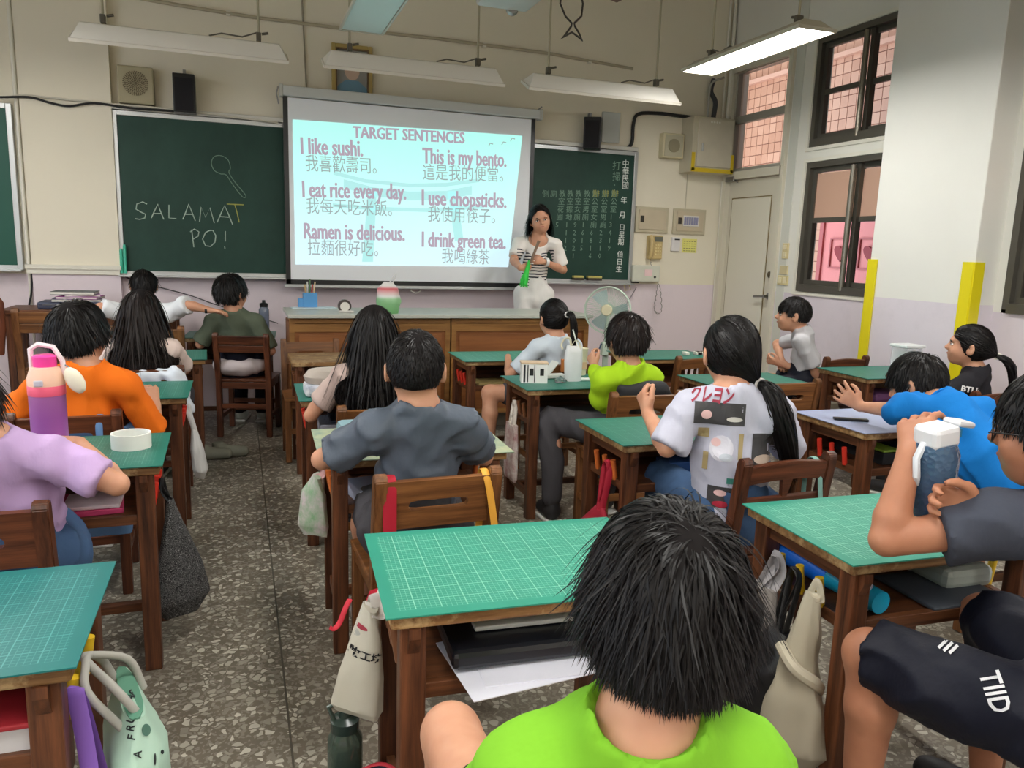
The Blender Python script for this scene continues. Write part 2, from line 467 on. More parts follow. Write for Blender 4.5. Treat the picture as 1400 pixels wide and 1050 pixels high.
# raised plaster lip round the windows
struct(MB().frame((X_R-.006, 4.86, 2.66), 1.02, .90, .028, .012, 'x').frame((X_R-.006, 4.86, 1.60), 1.02, 1.10, .028, .012, 'x').obj('trim_3', TRIM))

# door with transom
DOORC = newmat('cream_door_paint', rgb(214, 208, 190), .45)
GOLD = newmat('brown_groove', rgb(128, 108, 62), .5)
d = struct(MB().box((X_R+.03, 5.62, 1.55), (.12, .05, 3.05)).box((X_R+.03, 6.44, 1.55), (.12, .05, 3.05))
           .box((X_R+.03, 6.03, 3.04), (.12, .80, .05)).box((X_R+.03, 6.03, 2.09), (.12, .80, .07)).obj('door_1', DOORC))
leaf = MB().box((X_R+.045, 6.03, 1.03), (.045, .78, 2.04), bevel=.003).obj('door_leaf', DOORC, d)
MB().frame((X_R+.021, 6.07, 1.02), .585, 1.74, .008, .006, 'x').obj('groove', GOLD, leaf)
MB().box((X_R+.018, 6.07, 1.02), (.012, .56, 1.71), bevel=.003).obj('door_panel', newmat('cream_door_panel', rgb(222, 217, 200), .45), leaf)
MB().cyl((X_R+.02, 5.70, 1.01), (X_R-.045, 5.70, 1.01), .014).cyl((X_R-.04, 5.70, 1.01), (X_R-.045, 5.83, 1.0), .010).cyl((X_R+.02, 5.70, 1.01), (X_R+.008, 5.70, 1.01), .03).obj('door_handle', STEEL, d, smooth=True)
MB().cyl((X_R+.025, 5.70, 1.20), (X_R, 5.70, 1.20), .028).cyl((X_R, 5.70, 1.20), (X_R-.012, 5.70, 1.20), .014).obj('deadbolt', newmat('dark_brass', rgb(110, 100, 80), .3, metal=.8), d, smooth=True)
MB().box((X_R-.02, 6.35, 2.06), (.04, .13, .045), bevel=.004).cyl((X_R-.02, 6.29, 2.045), (X_R-.02, 6.24, 2.03), .008).obj('door_closer', STEEL, d)
TRF = newmat('grey_transom_frame', rgb(168, 164, 152), .4)
w7 = struct(MB().frame((X_R+.03, 6.03, 2.82), .78, .44, .028, .05, 'x').frame((X_R+.03, 6.03, 2.36), .78, .46, .028, .05, 'x').box((X_R+.01, 6.03, 2.585), (.03, .78, .03)).obj('window_7', TRF))
MB().box((X_R+.03, 6.03, 2.82), (.004, .72, .38)).obj('pane', GLASS, w7); MB().box((X_R+.03, 6.03, 2.36), (.004, .72, .40)).obj('pane', GLASS, w7)
struct(MB().box((X_R+.04, 5.53, 1.8), (.09, .10, 3.6)).obj('trim_4', newmat('grey_white_jamb', rgb(206, 206, 196), .5)))
# corner conduits
struct(MB().cyl((X_R-.03, Y_F-.03, 2.1), (X_R-.03, Y_F-.03, Z_C), .016).cyl((X_R-.08, Y_F-.025, 2.6), (X_R-.08, Y_F-.025, Z_C), .012).cyl((X_R-.02, Y_F-.02, 0), (X_R-.02, Y_F-.02, 2.05), .013).obj('trim_5', TRIM, smooth=True))
# surface conduit along the front wall, climbing to the left
pts = [PY(x, y, Y_F-.02) for x, y in ((170, -6), (250, 8), (350, 24), (470, 39), (600, 53), (750, 73), (865, 94))]
struct(MB().tube(pts, .013, 8).obj('trim_6', newmat('conduit_grey', rgb(178, 168, 144), .5), smooth=True))
mb = MB()
for x, y in ((312, 18), (470, 39), (662, 62), (806, 84)): mb.box(PY(x, y, Y_F-.015), (.03, .03, .035))
struct(mb.obj('trim_7', TRIM))
struct(MB().cyl(PY(413, 0, Y_F-.012), PY(419, 122, Y_F-.012), .006).obj('trim_8', newmat('grey_cable', rgb(150, 140, 120), .5)))
struct(MB().box(PY(940, 240, Y_F-.004), (.006, .006, .9)).obj('trim_9', newmat('joint_line', rgb(200, 192, 170), .7)))

# platform at the front
struct(MB().box((2.0, 6.0, .075), (3.4, 1.0, .15), bevel=.004).obj('trim_10', newmat('platform_terrazzo', rgb(128, 120, 106), .4)))

struct(MB().box((5.5, 10.0, 2.1), (2.2, .15, 4.2)).obj('wall_light_blocker', newmat('end_blocker_paint', rgb(200, 170, 150), .8)))  # unseen end wall, added to keep sky light off the tiles
# corridor outside the right wall: floor, tiled wall with a red door, and parapet
XC = 6.35
struct(MB().box((5.6, 2.0, -.05), (2.0, 12.0, .1)).obj('floor_corridor', newmat('corridor_concrete', rgb(150, 140, 128), .7)))
GROUT = newmat('pink_grout', rgb(130, 76, 60), .8)
wc = struct(MB().box((XC+.1, 4.0, 2.1), (.2, 12.0, 4.2)).obj('wall_corridor', GROUT))
TILE = [newmat('pink_tile_%d' % i, c, .35) for i, c in enumerate((rgb(196, 150, 126), rgb(188, 141, 117), rgb(202, 157, 133)))]
tile_me = []
for tm in TILE:
    b = bmesh.new(); bmesh.ops.create_cube(b, size=1)
    for v_ in b.verts: v_.co = Vector((v_.co.x*.012, v_.co.y*.112, v_.co.z*.112))
    me = bpy.data.meshes.new('tile'); b.to_mesh(me); b.free(); me.materials.append(tm); tile_me.append(me)
# tiles seen through the transom and the upper window (one object each), the rest of the wall is one tiled mesh
cnt = 0; rest = MB(); T = .12
for iy in range(0, 90):
    y = -1.0 + iy*T
    for iz in range(0, 34):
        z = .06 + iz*T
        seen = (8.05 < y < 9.5 or 6.3 < y < 7.75) and 2.4 < z < 3.85
        if 5.75 < y < 7.3 and .0 < z < 2.2: continue
        if seen and cnt < 295:
            o = bpy.data.objects.new('tile', tile_me[rnd.choice((0, 0, 1, 2))]); link(o, wc); o.location = (XC-.004, y, z); cnt += 1
        elif y < 9.9 and z > .5:
            rest.box((XC-.004, y, z), (.012, .112, .112), mi=rnd.choice((0, 0, 1, 2)))
r_ = rest.obj('tile_field', TILE, wc); r_['kind'] = 'stuff'
REDD = newmat('pink_red_door', rgb(176, 92, 94), .5); DKR = newmat('dark_red_heart', rgb(140, 26, 40), .5)
dr = struct(MB().frame((XC-.02, 6.52, 1.08), 1.56, 2.16, .06, .06, 'x').obj('door_2', REDD))
MB().box((XC-.01, 6.52, 1.05), (.03, 1.46, 2.04)).obj('door_leaf', newmat('pink_door_leaf', rgb(222, 136, 134), .5), dr)
for y in (6.07, 6.50, 6.93):
    MB().frame((XC-.035, y, 1.42), .38, .34, .018, .02, 'x').frame((XC-.035, y, .86), .38, .42, .018, .02, 'x').obj('moulding', REDD, dr)
    hp = [(.10*math.sin(a)**3*1.0, (.085*math.cos(a)-.033*math.cos(2*a)-.012*math.cos(3*a))) for a in [2*PI*i/24 for i in range(24)]]
    MB().prism(hp, 0, .02, basis((XC-.04, y, 1.43), (0, -1, 0), (0, 0, 1))).obj('heart', DKR, dr)
struct(MB().box((XC-.03, 4.0, 3.56), (.08, 12.0, .05)).obj('trim_11', newmat('pink_beam', rgb(214, 170, 150), .6)))

struct(MB().box((5.50, 4.0, 4.05), (1.85, 12.0, .14)).obj('ceiling_light_blocker', newmat('roof_blocker_paint', rgb(190, 184, 172), .8)))  # roof out of view, added to shade the bright corridor
# ================================================================== THINGS ON THE FRONT WALL
BOARD = newmat('green_chalkboard', rgb(34, 66, 56), .55, spec=.3); t = NT(BOARD)
n = t.noise(t.coord('Object', (1, 1, .7)), 2.2, 6, .65)
t.link(t.ramp(n, [(.3, rgb(28, 56, 47)), (.62, rgb(38, 70, 60)), (.85, rgb(58, 88, 78))]), t.b.inputs['Base Color'])
CHALK = newmat('white_chalk', rgb(176, 194, 180), .9); CHALKY = newmat('yellow_chalk', rgb(176, 176, 96), .9); CHALKW = newmat('painted_white_characters', rgb(226, 232, 226), .8)
CHALKF = newmat('faint_chalk', rgb(120, 148, 130), .9)
def chalk_line(pts, r=.0035, closed=False): return dict(p=pts, r=r, c=closed)
def board(label, x0, x1, z0, z1, mat=BOARD):
    th = thing('chalkboard', label, 'chalkboard', ((x0+x1)/2, Y_F-.03, z0))
    MB().box(((x0+x1)/2, Y_F-.022, (z0+z1)/2), (x1-x0-.03, .036, z1-z0-.03)).obj('board_surface', mat, th)
    MB().frame(((x0+x1)/2, Y_F-.025, (z0+z1)/2), x1-x0+.04, z1-z0+.04, .035, .05, 'y', bevel=.003).obj('board_frame', ALU, th)
    MB().box(((x0+x1)/2, Y_F-.075, z0-.02), (x1-x0+.04, .09, .014), bevel=.002).obj('chalk_tray', ALU, th)
    return th
b_left = board('dark green chalkboard with SALAMAT PO! and a spoon in chalk', -.815, .74, 1.085, 2.235)
b_right = board('green chalkboard with columns of chalked Chinese duty lists', 2.30, 3.44, 1.085, 2.235)
b_far = board('green board cut by the left edge, on the wall by the column', -3.0, -1.48, 1.11, 2.22, newmat('vivid_green_board', rgb(10, 82, 66), .5))
MB().box((-.03, Y_F-.03, 2.275), (1.66, .07, .035), bevel=.004).obj('top_rail', newmat('pale_rail', rgb(206, 204, 196), .4, metal=.2), b_left)
MB().box((2.87, Y_F-.03, 2.275), (1.16, .07, .035), bevel=.004).obj('top_rail', newmat('pale_rail_b', rgb(206, 204, 196), .4, metal=.2), b_right)
YB = Y_F-.0425
def on_board(px, py): return PY(px, py, YB)
# chalk lettering drawn as strokes, like the hand-written letters
def strokes(lst, r=.0042):
    m = MB()
    for pts in lst:
        m.tube([on_board(*p) for p in pts], r, 5, flat=(r, .0006, (0, 1, 0)) if False else None)
    return m
S = [[(201, 279), (195, 276), (187, 279), (186, 286), (193, 290), (199, 293), (198, 298), (191, 300), (185, 299)],
     [(207, 298), (211, 289), (216, 279), (219, 288), (224, 300)], [(210, 292), (221, 292)],
     [(231, 280), (231, 298), (241, 299)],
     [(250, 300), (254, 290), (258, 279), (262, 289), (267, 302)], [(253, 293), (264, 293)],
     [(273, 303), (275, 283), (281, 297), (287, 284), (293, 305)],
     [(297, 304), (303, 290), (307, 281), (312, 292), (318, 307)], [(300, 296), (313, 297)],
     [(262, 314), (265, 338)], [(260, 317), (266, 313), (272, 317), (271, 323), (264, 327)],
     [(287, 315), (281, 318), (277, 327), (281, 336), (288, 337), (294, 331), (295, 322), (291, 315), (287, 315)],
     [(308, 316), (308, 330)], [(307, 337), (307.5, 340)]]
strokes(S).obj('chalk_lettering', CHALK, b_left)
strokes([[(310, 279), (333, 280)], [(321, 280), (324, 290), (327, 304)]]).obj('chalk_letter_t', CHALKY, b_left)
strokes([smooth_path([(302, 238, 0), (293, 233, 0), (289, 223, 0), (293, 214, 0), (303, 213, 0), (312, 219, 0), (315, 230, 0), (313, 236, 0), (322, 250, 0), (336, 267, 0), (333, 270, 0), (327, 264, 0), (316, 249, 0), (309, 239, 0), (302, 238, 0)], 3)] and [[(p[0], p[1]) for p in smooth_path([(302, 238, 0), (293, 233, 0), (289, 223, 0), (293, 214, 0), (303, 213, 0), (312, 219, 0), (315, 230, 0), (313, 236, 0), (322, 250, 0), (336, 267, 0), (333, 270, 0), (327, 264, 0), (316, 249, 0), (309, 239, 0), (302, 238, 0)], 3)]], .003).obj('chalk_spoon_drawing', CHALKF, b_left)
MB().cyl((-.79, Y_F-.10, 1.10), (-.785, Y_F-.06, 1.30), .011).cyl((-.75, Y_F-.10, 1.10), (-.752, Y_F-.06, 1.31), .013)
CH = newmat('aqua_plastic_tube', rgb(70, 190, 160), .4)
for k, (px, h) in enumerate(((166, .17), (171, .20))):
    p = PY(px, 361, Y_F-.08); p.z = 1.0835
    o = MB().cyl((p.x, p.y, p.z), (p.x, p.y+.012, p.z+h), .011).cyl((p.x, p.y+.012, p.z+h), (p.x, p.y+.013, p.z+h+.01), .008).obj('chalk_holder', CH, smooth=True)
    tag(o, ('shorter left' if k == 0 else 'longer right') + ' aqua chalk holder standing in the tray of the left board', 'chalk holder')
# the right board: painted column headings and chalk columns
def cjk_col(chars, px, py0, py1, size, mat, parent, name='painted_column', tilt=0.0, dx=0):
    ms = []
    n = len(chars)
    for i, ch in enumerate(chars):
        if ch == ' ': continue
        f = i/max(1, n-1)
        p = on_board(px+dx*f, py0+(py1-py0)*f)
        M = basis(p, (1, 0, tilt), (0, 0, 1)) @ Matrix.Translation((-size*.5, -size*.35, 0))
        ms.append(text_mesh(ch, size, M, res=1))
    o = mesh_obj(name, join_meshes(ms, name), mat, parent); o['kind'] = 'stuff'; return o
cjk_col('中華民國', 855.5, 224, 254, .072, CHALKW, b_right, dx=-.5)
for ch, x, y in (('年', 853, 274), ('月', 851, 294), ('日', 850.5, 311), ('星', 850, 321), ('期', 849, 331), ('值', 848, 348), ('日', 847, 358), ('生', 846, 368)):
    cjk_col(ch, x, y, y, .066, CHALKW, b_right)
cjk_col('打掃：', 843, 227, 256, .085, CHALKF, b_right, 'chalk_column')
cols = [('側', 746), ('廁', 757), ('教室花圃5', 769), ('教室擦地1112', 780), ('教室女廁92021', 791), ('教室男廁1615', 802.5), ('辦公室女廁6816', 814), ('辦公室男廁2310', 827), ('辦公室13419', 840)]
for k, (s, x) in enumerate(cols):
    y0 = 265; y1 = y0+min(98, 10.6*(len(s)-1)) if len(s) > 1 else y0
    cjk_col(s, x, y0, y1, .066, CHALKF if k < 6 else CHALKY if False else CHALKF, b_right, 'chalk_column', dx=-5 if len(s) > 4 else 0)
for x in (815, 828, 841): cjk_col('辦', x, 265, 265, .07, CHALKY, b_right, 'chalk_column')
for k, (px, w) in enumerate(((790, .10), (812, .14))):
    p = PY(px, 383, Y_F-.085)
    o = MB().box((p.x, p.y, 1.104), (w, .05, .022), bevel=.003).box((p.x, p.y, 1.124), (w, .048, .018), mi=1, bevel=.003).obj('board_eraser', [plain(60, 52, 40), plain(206, 196, 110)])
    tag(o, ('left' if k == 0 else 'wider right') + ' yellow felt board eraser in the tray of the right board', 'board eraser')

# projection screen
SCRW = newmat('matte_screen_fabric', rgb(240, 242, 246), .8)
sc_ = thing('projection_screen', 'pulled-down white projection screen with black borders showing target sentences', 'projection screen', (1.42, Y_F-.16, 1.0))
ys_ = Y_F-.155
p0, p1 = PY(384, 124, ys_), PY(738, 157, ys_)
MB().box(((p0.x+p1.x)/2, ys_, 2.475), (p1.x-p0.x, .075, .075), bevel=.008).obj('casing', newmat('screen_casing', rgb(206, 208, 206), .4), sc_)
for x in (p0.x, p1.x): MB().box((x, ys_, 2.475), (.03, .082, .09), bevel=.006).obj('end_cap', plain(196, 196, 190), sc_)
xl, xr = PY(389, 250, ys_).x, PY(728.5, 250, ys_).x; zb_ = PY(396, 388, ys_).z
fab = MB().box(((xl+xr)/2, ys_-.004, (2.45+zb_)/2), (xr-xl-.06, .003, 2.45-zb_-.04)).obj('screen_fabric', SCRW, sc_)
MB().box((xl+.016, ys_-.005, (2.44+zb_)/2), (.036, .004, 2.44-zb_)).box((xr-.016, ys_-.005, (2.44+zb_)/2), (.036, .004, 2.44-zb_)).box(((xl+xr)/2, ys_-.005, zb_+.015), (xr-xl, .004, .04)).obj('black_border', BLACKP, sc_)
MB().box(((xl+xr)/2, ys_-.005, zb_-.015), (xr-xl+.03, .022, .026), bevel=.004).obj('bottom_bar', ALU, sc_)
MB().tube([PY(562, 391, ys_), PY(562, 398, ys_), PY(569, 401, ys_), PY(575, 398, ys_), PY(575, 391, ys_)], .004, 6).obj('pull_loop', plain(230, 226, 214), sc_)
MB().tube([PY(724, 157, ys_), PY(733, 152, ys_), PY(741, 146, ys_)], .006, 6).tube([PY(380, 118, ys_), PY(378, 128, ys_), PY(381, 142, ys_)], .005, 6).obj('mounting_hook', STEEL, sc_)
# the slide thrown on the screen by the projector (a lit image)
sl = newmat('projected_slide', rgb(150, 190, 190), .9, emit=rgb(206, 252, 250), estr=.46); t = NT(sl)
tcg = t.node('ShaderNodeNewGeometry'); sp = t.node('ShaderNodeSeparateXYZ'); t.link(tcg.outputs['Position'], sp.inputs[0])
mr = t.node('ShaderNodeMapRange', i_From_Min=1.18, i_From_Max=2.3); t.link(sp.outputs[2], mr.inputs['Value'])
t.link(t.ramp(mr.outputs[0], [(0, rgb(216, 236, 252)), (.45, rgb(196, 246, 244)), (1, rgb(170, 250, 236))]), t.b.inputs['Emission Color'])
yf = ys_-.009
q = [PY(400, 163.4, yf), PY(714, 185.7, yf), PY(695, 365, yf), PY(404, 361.5, yf)]
slide = MB().poly(q).obj('projected_slide', sl, sc_)
def at_slide(px, py, off=.0012): return PY(px, py, yf-off)
# pale boat-shaped ornament and posts behind the words
mb = MB()
curve = lambda pts, w: mb.poly([at_slide(x, y, .0006) for x, y in pts] + [at_slide(x, y+w, .0006) for x, y in pts[::-1]])
curve([(456, 234), (500, 245), (560, 251), (610, 250), (655, 244)], 5); curve([(470, 245), (510, 256), (560, 262), (610, 261), (645, 254)], 12)
curve([(455, 278), (520, 283), (590, 285), (660, 280)], 5)
mb.poly([at_slide(x, y, .0006) for x, y in ((503, 262), (515, 262), (510, 358), (495, 358))]); mb.poly([at_slide(x, y, .0006) for x, y in ((612, 262), (624, 262), (634, 330), (622, 330))])
mb.obj('slide_ornament', newmat('slide_ornament_tint', rgb(130, 170, 170), .9, emit=rgb(170, 226, 226), estr=.46), sc_)  # the ornament's own tint within the slide picture
TXT = newmat('projected_letters', rgb(120, 114, 122), .9, emit=rgb(166, 150, 166), estr=.5)
TXT2 = newmat('projected_characters', rgb(130, 140, 142), .9, emit=rgb(140, 158, 160), estr=.42)
def slide_text(body, pxa, pxb, pyb, h_px, mat, bold=0.0, pyb2=None, name='slide_text', space=1.0, thick=0):
    """set between two pixel columns on a baseline"""
    a = at_slide(pxa, pyb); b = at_slide(pxb, pyb if pyb2 is None else pyb2)
    size = h_px/160.0
    me = text_mesh(body, size, Matrix(), bold=bold, depth=.0003, space=space)
    xs = [v.co.x for v in me.vertices]; w = max(xs)-min(xs)
    if thick:
        parts_ = []
        for i_, dx_ in enumerate((-thick, 0, thick)):
            m2 = me.copy(); m2.transform(Matrix.Translation((dx_, 0, .0002*i_))); parts_.append(m2)
        me = join_meshes(parts_, 'slide_text')
    me.transform(basis(a, b-a, (0, 0, 1)) @ Matrix.Diagonal(((b-a).length/w, 1, 1, 1)) @ Matrix.Translation((-min(xs), 0, 0)))
    return mesh_obj(name, me, mat, sc_)
slide_text('TARGET SENTENCES', 483, 635, 188, 20, TXT, .0015, 196, thick=.004)
for en, zh, x0, x1, yb, yb2, zx0, zx1, zy, zy2 in (
    ('I like sushi.', '我喜歡壽司。', 412, 496, 210, 213.5, 418, 515, 232, 236),
    ('I eat rice every day.', '我每天吃米飯。', 414, 555, 269, 272.5, 419, 536, 290, 294),
    ('Ramen is delicious.', '拉麵很好吃。', 416, 553, 326, 329, 421, 517, 347, 349),
    ('This is my bento.', '這是我的便當。', 578, 692, 223, 228, 578, 688, 244, 247),
    ('I use chopsticks.', '我使用筷子。', 577, 692, 280, 284, 585, 677, 301, 304),
    ('I drink green tea.', '我喝綠茶', 577, 691, 337, 340, 604, 669, 358, 360)):
    slide_text(en, x0, x1, yb, 28, TXT, .002, yb2, thick=.0055)
    slide_text(zh, zx0, zx1, zy, 22, TXT2, .0, zy2, 'slide_characters')
mb = MB()
for x, y in ((671, 198), (689, 196), (701, 191)): mb.tube([at_slide(x-3, y+2), at_slide(x-1, y-2), at_slide(x+3, y-1)], .004, 5)
mb.obj('slide_mark', TXT2, sc_)

# framed portrait
pf = thing('framed_portrait', 'gilt-framed portrait of a person in blue above the projection screen', 'picture', (.9, Y_F-.02, 2.4))
pc = PY(479, 96, Y_F-.03)
MB().frame((.893, Y_F-.03, 2.66), .32, .46, .035, .03, 'y', bevel=.006).obj('frame', newmat('gilt_frame', rgb(186, 164, 104), .35, metal=.4), pf)
MB().frame((.893, Y_F-.038, 2.66), .26, .40, .012, .02, 'y').obj('inner_frame', newmat('dark_gilt', rgb(110, 84, 52), .4), pf)
MB().box((.893, Y_F-.02, 2.66), (.26, .01, .40)).obj('picture_ground', newmat('picture_grey', rgb(150, 148, 142), .3), pf)
mb = MB()
mb.prism([(.06*math.cos(a), .075*math.sin(a)) for a in [2*PI*i/20 for i in range(20)]], 0, .001, basis((.893, Y_F-.0262, 2.70), (1, 0, 0), (0, 0, 1)))
mb.prism([(-.12, -.2), (.12, -.2), (.12, -.13), (.05, -.075), (-.05, -.075), (-.12, -.13)], 0, .001, basis((.893, Y_F-.026, 2.70), (1, 0, 0), (0, 0, 1)), mi=1)
mb.prism([(.062*math.cos(a), .05*math.sin(a)+.045) for a in [PI*i/12 for i in range(13)]], .0004, .0012, basis((.893, Y_F-.0264, 2.70), (1, 0, 0), (0, 0, 1)), mi=2)
mb.obj('portrait_figure', [newmat('portrait_skin', rgb(206, 178, 158), .4), newmat('portrait_coat', rgb(106, 146, 170), .4), newmat('portrait_hair', rgb(70, 66, 66), .4)], pf)

# round-patterned stone-coloured wall speaker, black speakers, etc.
p = PY(186, 117, Y_F-.06)
ws = thing('round_grille_speaker', 'beige square wall speaker with a round pierced rosette, above the left board', 'speaker', (p.x, Y_F, p.z-.12))
bx = newmat('aged_beige_plastic', rgb(170, 160, 130), .6)
MB().box((p.x, Y_F-.045, p.z), (.24, .09, .26), bevel=.012).obj('speaker_box', bx, ws)
mb = MB(); 
for k in range(7):
    rr = .085*(k+.6)/7; nn = max(5, int(6+k*5))
    for i in range(nn):
        a = 2*PI*i/nn+k*.3; mb.box((p.x+rr*math.cos(a), Y_F-.0915, p.z+.01+rr*math.sin(a)), (.010, .006, .006), Matrix.Rotation(-a, 3, 'Y'))
mb.obj('pierced_rosette', plain(104, 92, 66), ws)
def black_speaker(px0, px1, py0, py1, label, tilt):
    c = PY((px0+px1)/2, (py0+py1)/2, Y_F-.09)
    th = thing('loudspeaker', label, 'speaker', (c.x, Y_F, c.z-.14), 0)
    R_ = Matrix.Rotation(tilt, 3, 'Z')
    MB().box((c.x, Y_F-.10, c.z), (.15, .14, .27), R_, bevel=.006).obj('cabinet', BLACKP, th)
    MB().box(Vector((c.x, Y_F-.10, c.z-.01))+R_@Vector((0, -.072, 0)), (.125, .006, .23), R_, bevel=.002).obj('grille', newmat('speaker_cloth', rgb(26, 24, 28), .9), th)
    MB().box((c.x, Y_F-.02, c.z+.15), (.02, .04, .07)).cyl((c.x, Y_F-.02, c.z), (c.x, Y_F-.05, c.z), .012).obj('bracket', STEEL, th)
    return th
black_speaker(239, 266, 106, 153, 'black box loudspeaker above the SALAMAT PO! board', 0)
black_speaker(794, 825, 164, 203, 'black box loudspeaker above the right chalkboard', -.5)
MB_ = MB().box((PY(835, 176, Y_F-.02).x, Y_F-.015, 2.45), (.175, .03, .26), bevel=.006)
o = MB_.obj('wall_panel_antenna', newmat('grey_white_plate', rgb(198, 202, 200), .5)); tag(o, 'flat grey plate on the wall behind the right black loudspeaker', 'wall plate')
c = PY(918, 200, Y_F-.04); th = thing('square_wall_speaker', 'cream square wall speaker with round grille beside the grey cabinet', 'speaker', (c.x, Y_F, c.z-.11))
MB().box((c.x, Y_F-.04, c.z), (.22, .08, .22), bevel=.008).obj('speaker_box', plain(214, 204, 170), th)
MB().box((c.x, Y_F-.083, c.z), (.185, .006, .19)).obj('grille_cloth', plain(190, 184, 160), th)
MB().lathe([(.06, 0), (.06, .006), (.03, .008), (.0, .004)], (c.x, Y_F-.086, c.z), 20, rot=Matrix.Rotation(PI/2, 3, 'X')).obj('cone', plain(150, 142, 118), th, smooth=True)
# tall metal cabinet with a yellow lower rim
th = thing('wall_cabinet', 'cream metal wall cabinet with yellow lower rim in the corner', 'cabinet', (4.14, Y_F, 2.1))
CB = plain(198, 190, 168, .45)
MB().box((4.14, Y_F-.10, 2.345), (.44, .20, .49), bevel=.004).obj('body', CB, th)
dd = MB().box((4.155, Y_F-.207, 2.36), (.37, .015, .42), bevel=.003).obj('door', plain(206, 198, 178, .4), th)
MB().box((4.02, Y_F-.22, 2.32), (.018, .012, .07), bevel=.004).obj('handle', ALU, dd)
mb = MB()
for k in range(4): mb.sphere((4.10+k*.028, Y_F-.217, 2.545), (.010, .004, .008), n=8)
mb.obj('vent', plain(240, 238, 230), dd)
MB().box((4.14, Y_F-.213, 2.118), (.445, .012, .035)).box((3.932, Y_F-.213, 2.19), (.03, .012, .16)).box((4.348, Y_F-.213, 2.19), (.03, .012, .16)).obj('yellow_rim', newmat('yellow_edging', rgb(214, 184, 40), .45), th)
# two distribution boxes
for k, (x0, x1) in enumerate(((3.485, 3.83), (3.885, 4.235))):
    th = thing('distribution_box', ('plain beige electrical box with black latch, left of the pair' if k == 0 else 'beige electrical box with a breaker window, right of the pair'), 'electrical box', ((x0+x1)/2, Y_F, 1.55))
    MB().box(((x0+x1)/2, Y_F-.012, 1.66), (x1-x0, .024, .235), bevel=.004).obj('back_plate', plain(196, 186, 160, .5), th)
    dd = MB().box(((x0+x1)/2, Y_F-.028, 1.66), (x1-x0-.06, .012, .18), bevel=.003).obj('door', plain(200, 186, 160, .5), th)
    MB().box((x0+.06, Y_F-.038, 1.665), (.035, .01, .06), bevel=.002).cyl((x0+.06, Y_F-.04, 1.665), (x0+.06, Y_F-.048, 1.665), .008).obj('latch', plain(60, 54, 46, .4), dd)
    if k:
        MB().box((x0+.18, Y_F-.038, 1.665), (.17, .008, .10), bevel=.004).obj('window_rim', plain(226, 222, 214), dd)
        for i in range(6): MB().box((x0+.112+i*.026, Y_F-.044, 1.665), (.018, .008, .07)).obj('breaker', plain(150, 150, 180), dd)
# wall telephone and its cord
c = PY(893, 338, Y_F-.04); th = thing('wall_telephone', 'beige wall telephone under the left electrical box', 'telephone', (c.x, Y_F, c.z-.1))
PH = plain(206, 182, 128, .4)
MB().box((c.x+.02, Y_F-.03, c.z), (.15, .05, .22), bevel=.012).obj('body', PH, th)
MB().box((c.x+.045, Y_F-.058, c.z+.075), (.08, .006, .045)).obj('display', plain(110, 112, 100, .3), th)
h = MB().tube([(c.x-.045, Y_F-.06, c.z-.10), (c.x-.045, Y_F-.09, c.z-.07), (c.x-.045, Y_F-.092, c.z+.06), (c.x-.045, Y_F-.06, c.z+.10)], .020, 10).obj('handset', PH, th, smooth=True)
mb = MB()
for i in range(3):
    for j in range(4): mb.box((c.x+.02+i*.024, Y_F-.058, c.z+.02-j*.028), (.015, .008, .014), bevel=.002)
mb.obj('keypad', plain(232, 214, 160), th)
cord = [PY(x, y, Y_F-.05) for x, y in ((889, 355), (892, 365), (897, 371), (900, 380), (898, 400), (895, 420), (898, 428), (904, 424), (903, 400), (899, 385))]
cp = smooth_path(cord, 14); hel = [p_+Vector((.007*math.cos(i*1.3), 0, .007*math.sin(i*1.3))) for i, p_ in enumerate(cp)]
MB().tube(hel, .003, 5).obj('coiled_cord', plain(120, 116, 108), th, smooth=True)
c = PY(881, 374, Y_F-.05); th = thing('junction_box', 'pale grey wall box with a pink note under the telephone', 'wall box', (c.x, Y_F, c.z-.07))
MB().box((c.x, Y_F-.045, c.z), (.29, .09, .155), bevel=.014).obj('body', plain(212, 212, 196, .4), th)
MB().box((c.x+.02, Y_F-.0915, c.z+.01), (.08, .002, .06)).obj('note', plain(238, 206, 206), th)
MB().cyl((c.x+.09, Y_F-.088, c.z-.03), (c.x+.09, Y_F-.096, c.z-.03), .011).obj('black_knob', BLACKP, th)
MB().box((c.x-.1, Y_F-.06, c.z-.083), (.06, .05, .012)).obj('foot', BLACKP, th)
# thermostat pad and yellow sheet
c = PY(924, 334, Y_F-.02); o = thing('wall_control_pad', 'small white wall control with a dark slot beside the yellow sheet', 'wall control', (c.x, Y_F, c.z-.06))
MB().box((c.x, Y_F-.012, c.z), (.09, .024, .13), bevel=.004).obj('body', plain(226, 222, 222, .4), o); MB().box((c.x+.01, Y_F-.026, c.z+.045), (.055, .005, .012)).obj('slot', BLACKP, o)
c = PY(943, 336, Y_F-.01); o = thing('yellow_notice', 'yellow printed sheet stuck under the right electrical box', 'notice', (c.x, Y_F, c.z-.06))
MB().box((c.x, Y_F-.003, c.z), (.16, .002, .13)).obj('sheet', plain(232, 226, 130), o)
mb = MB()
for r in range(5):
    for q_ in range(5): mb.box((c.x-.055+q_*.028, Y_F-.0045, c.z+.04-r*.022), (.018, .001, .007))
mb.obj('printed_lines', plain(150, 146, 90), o)
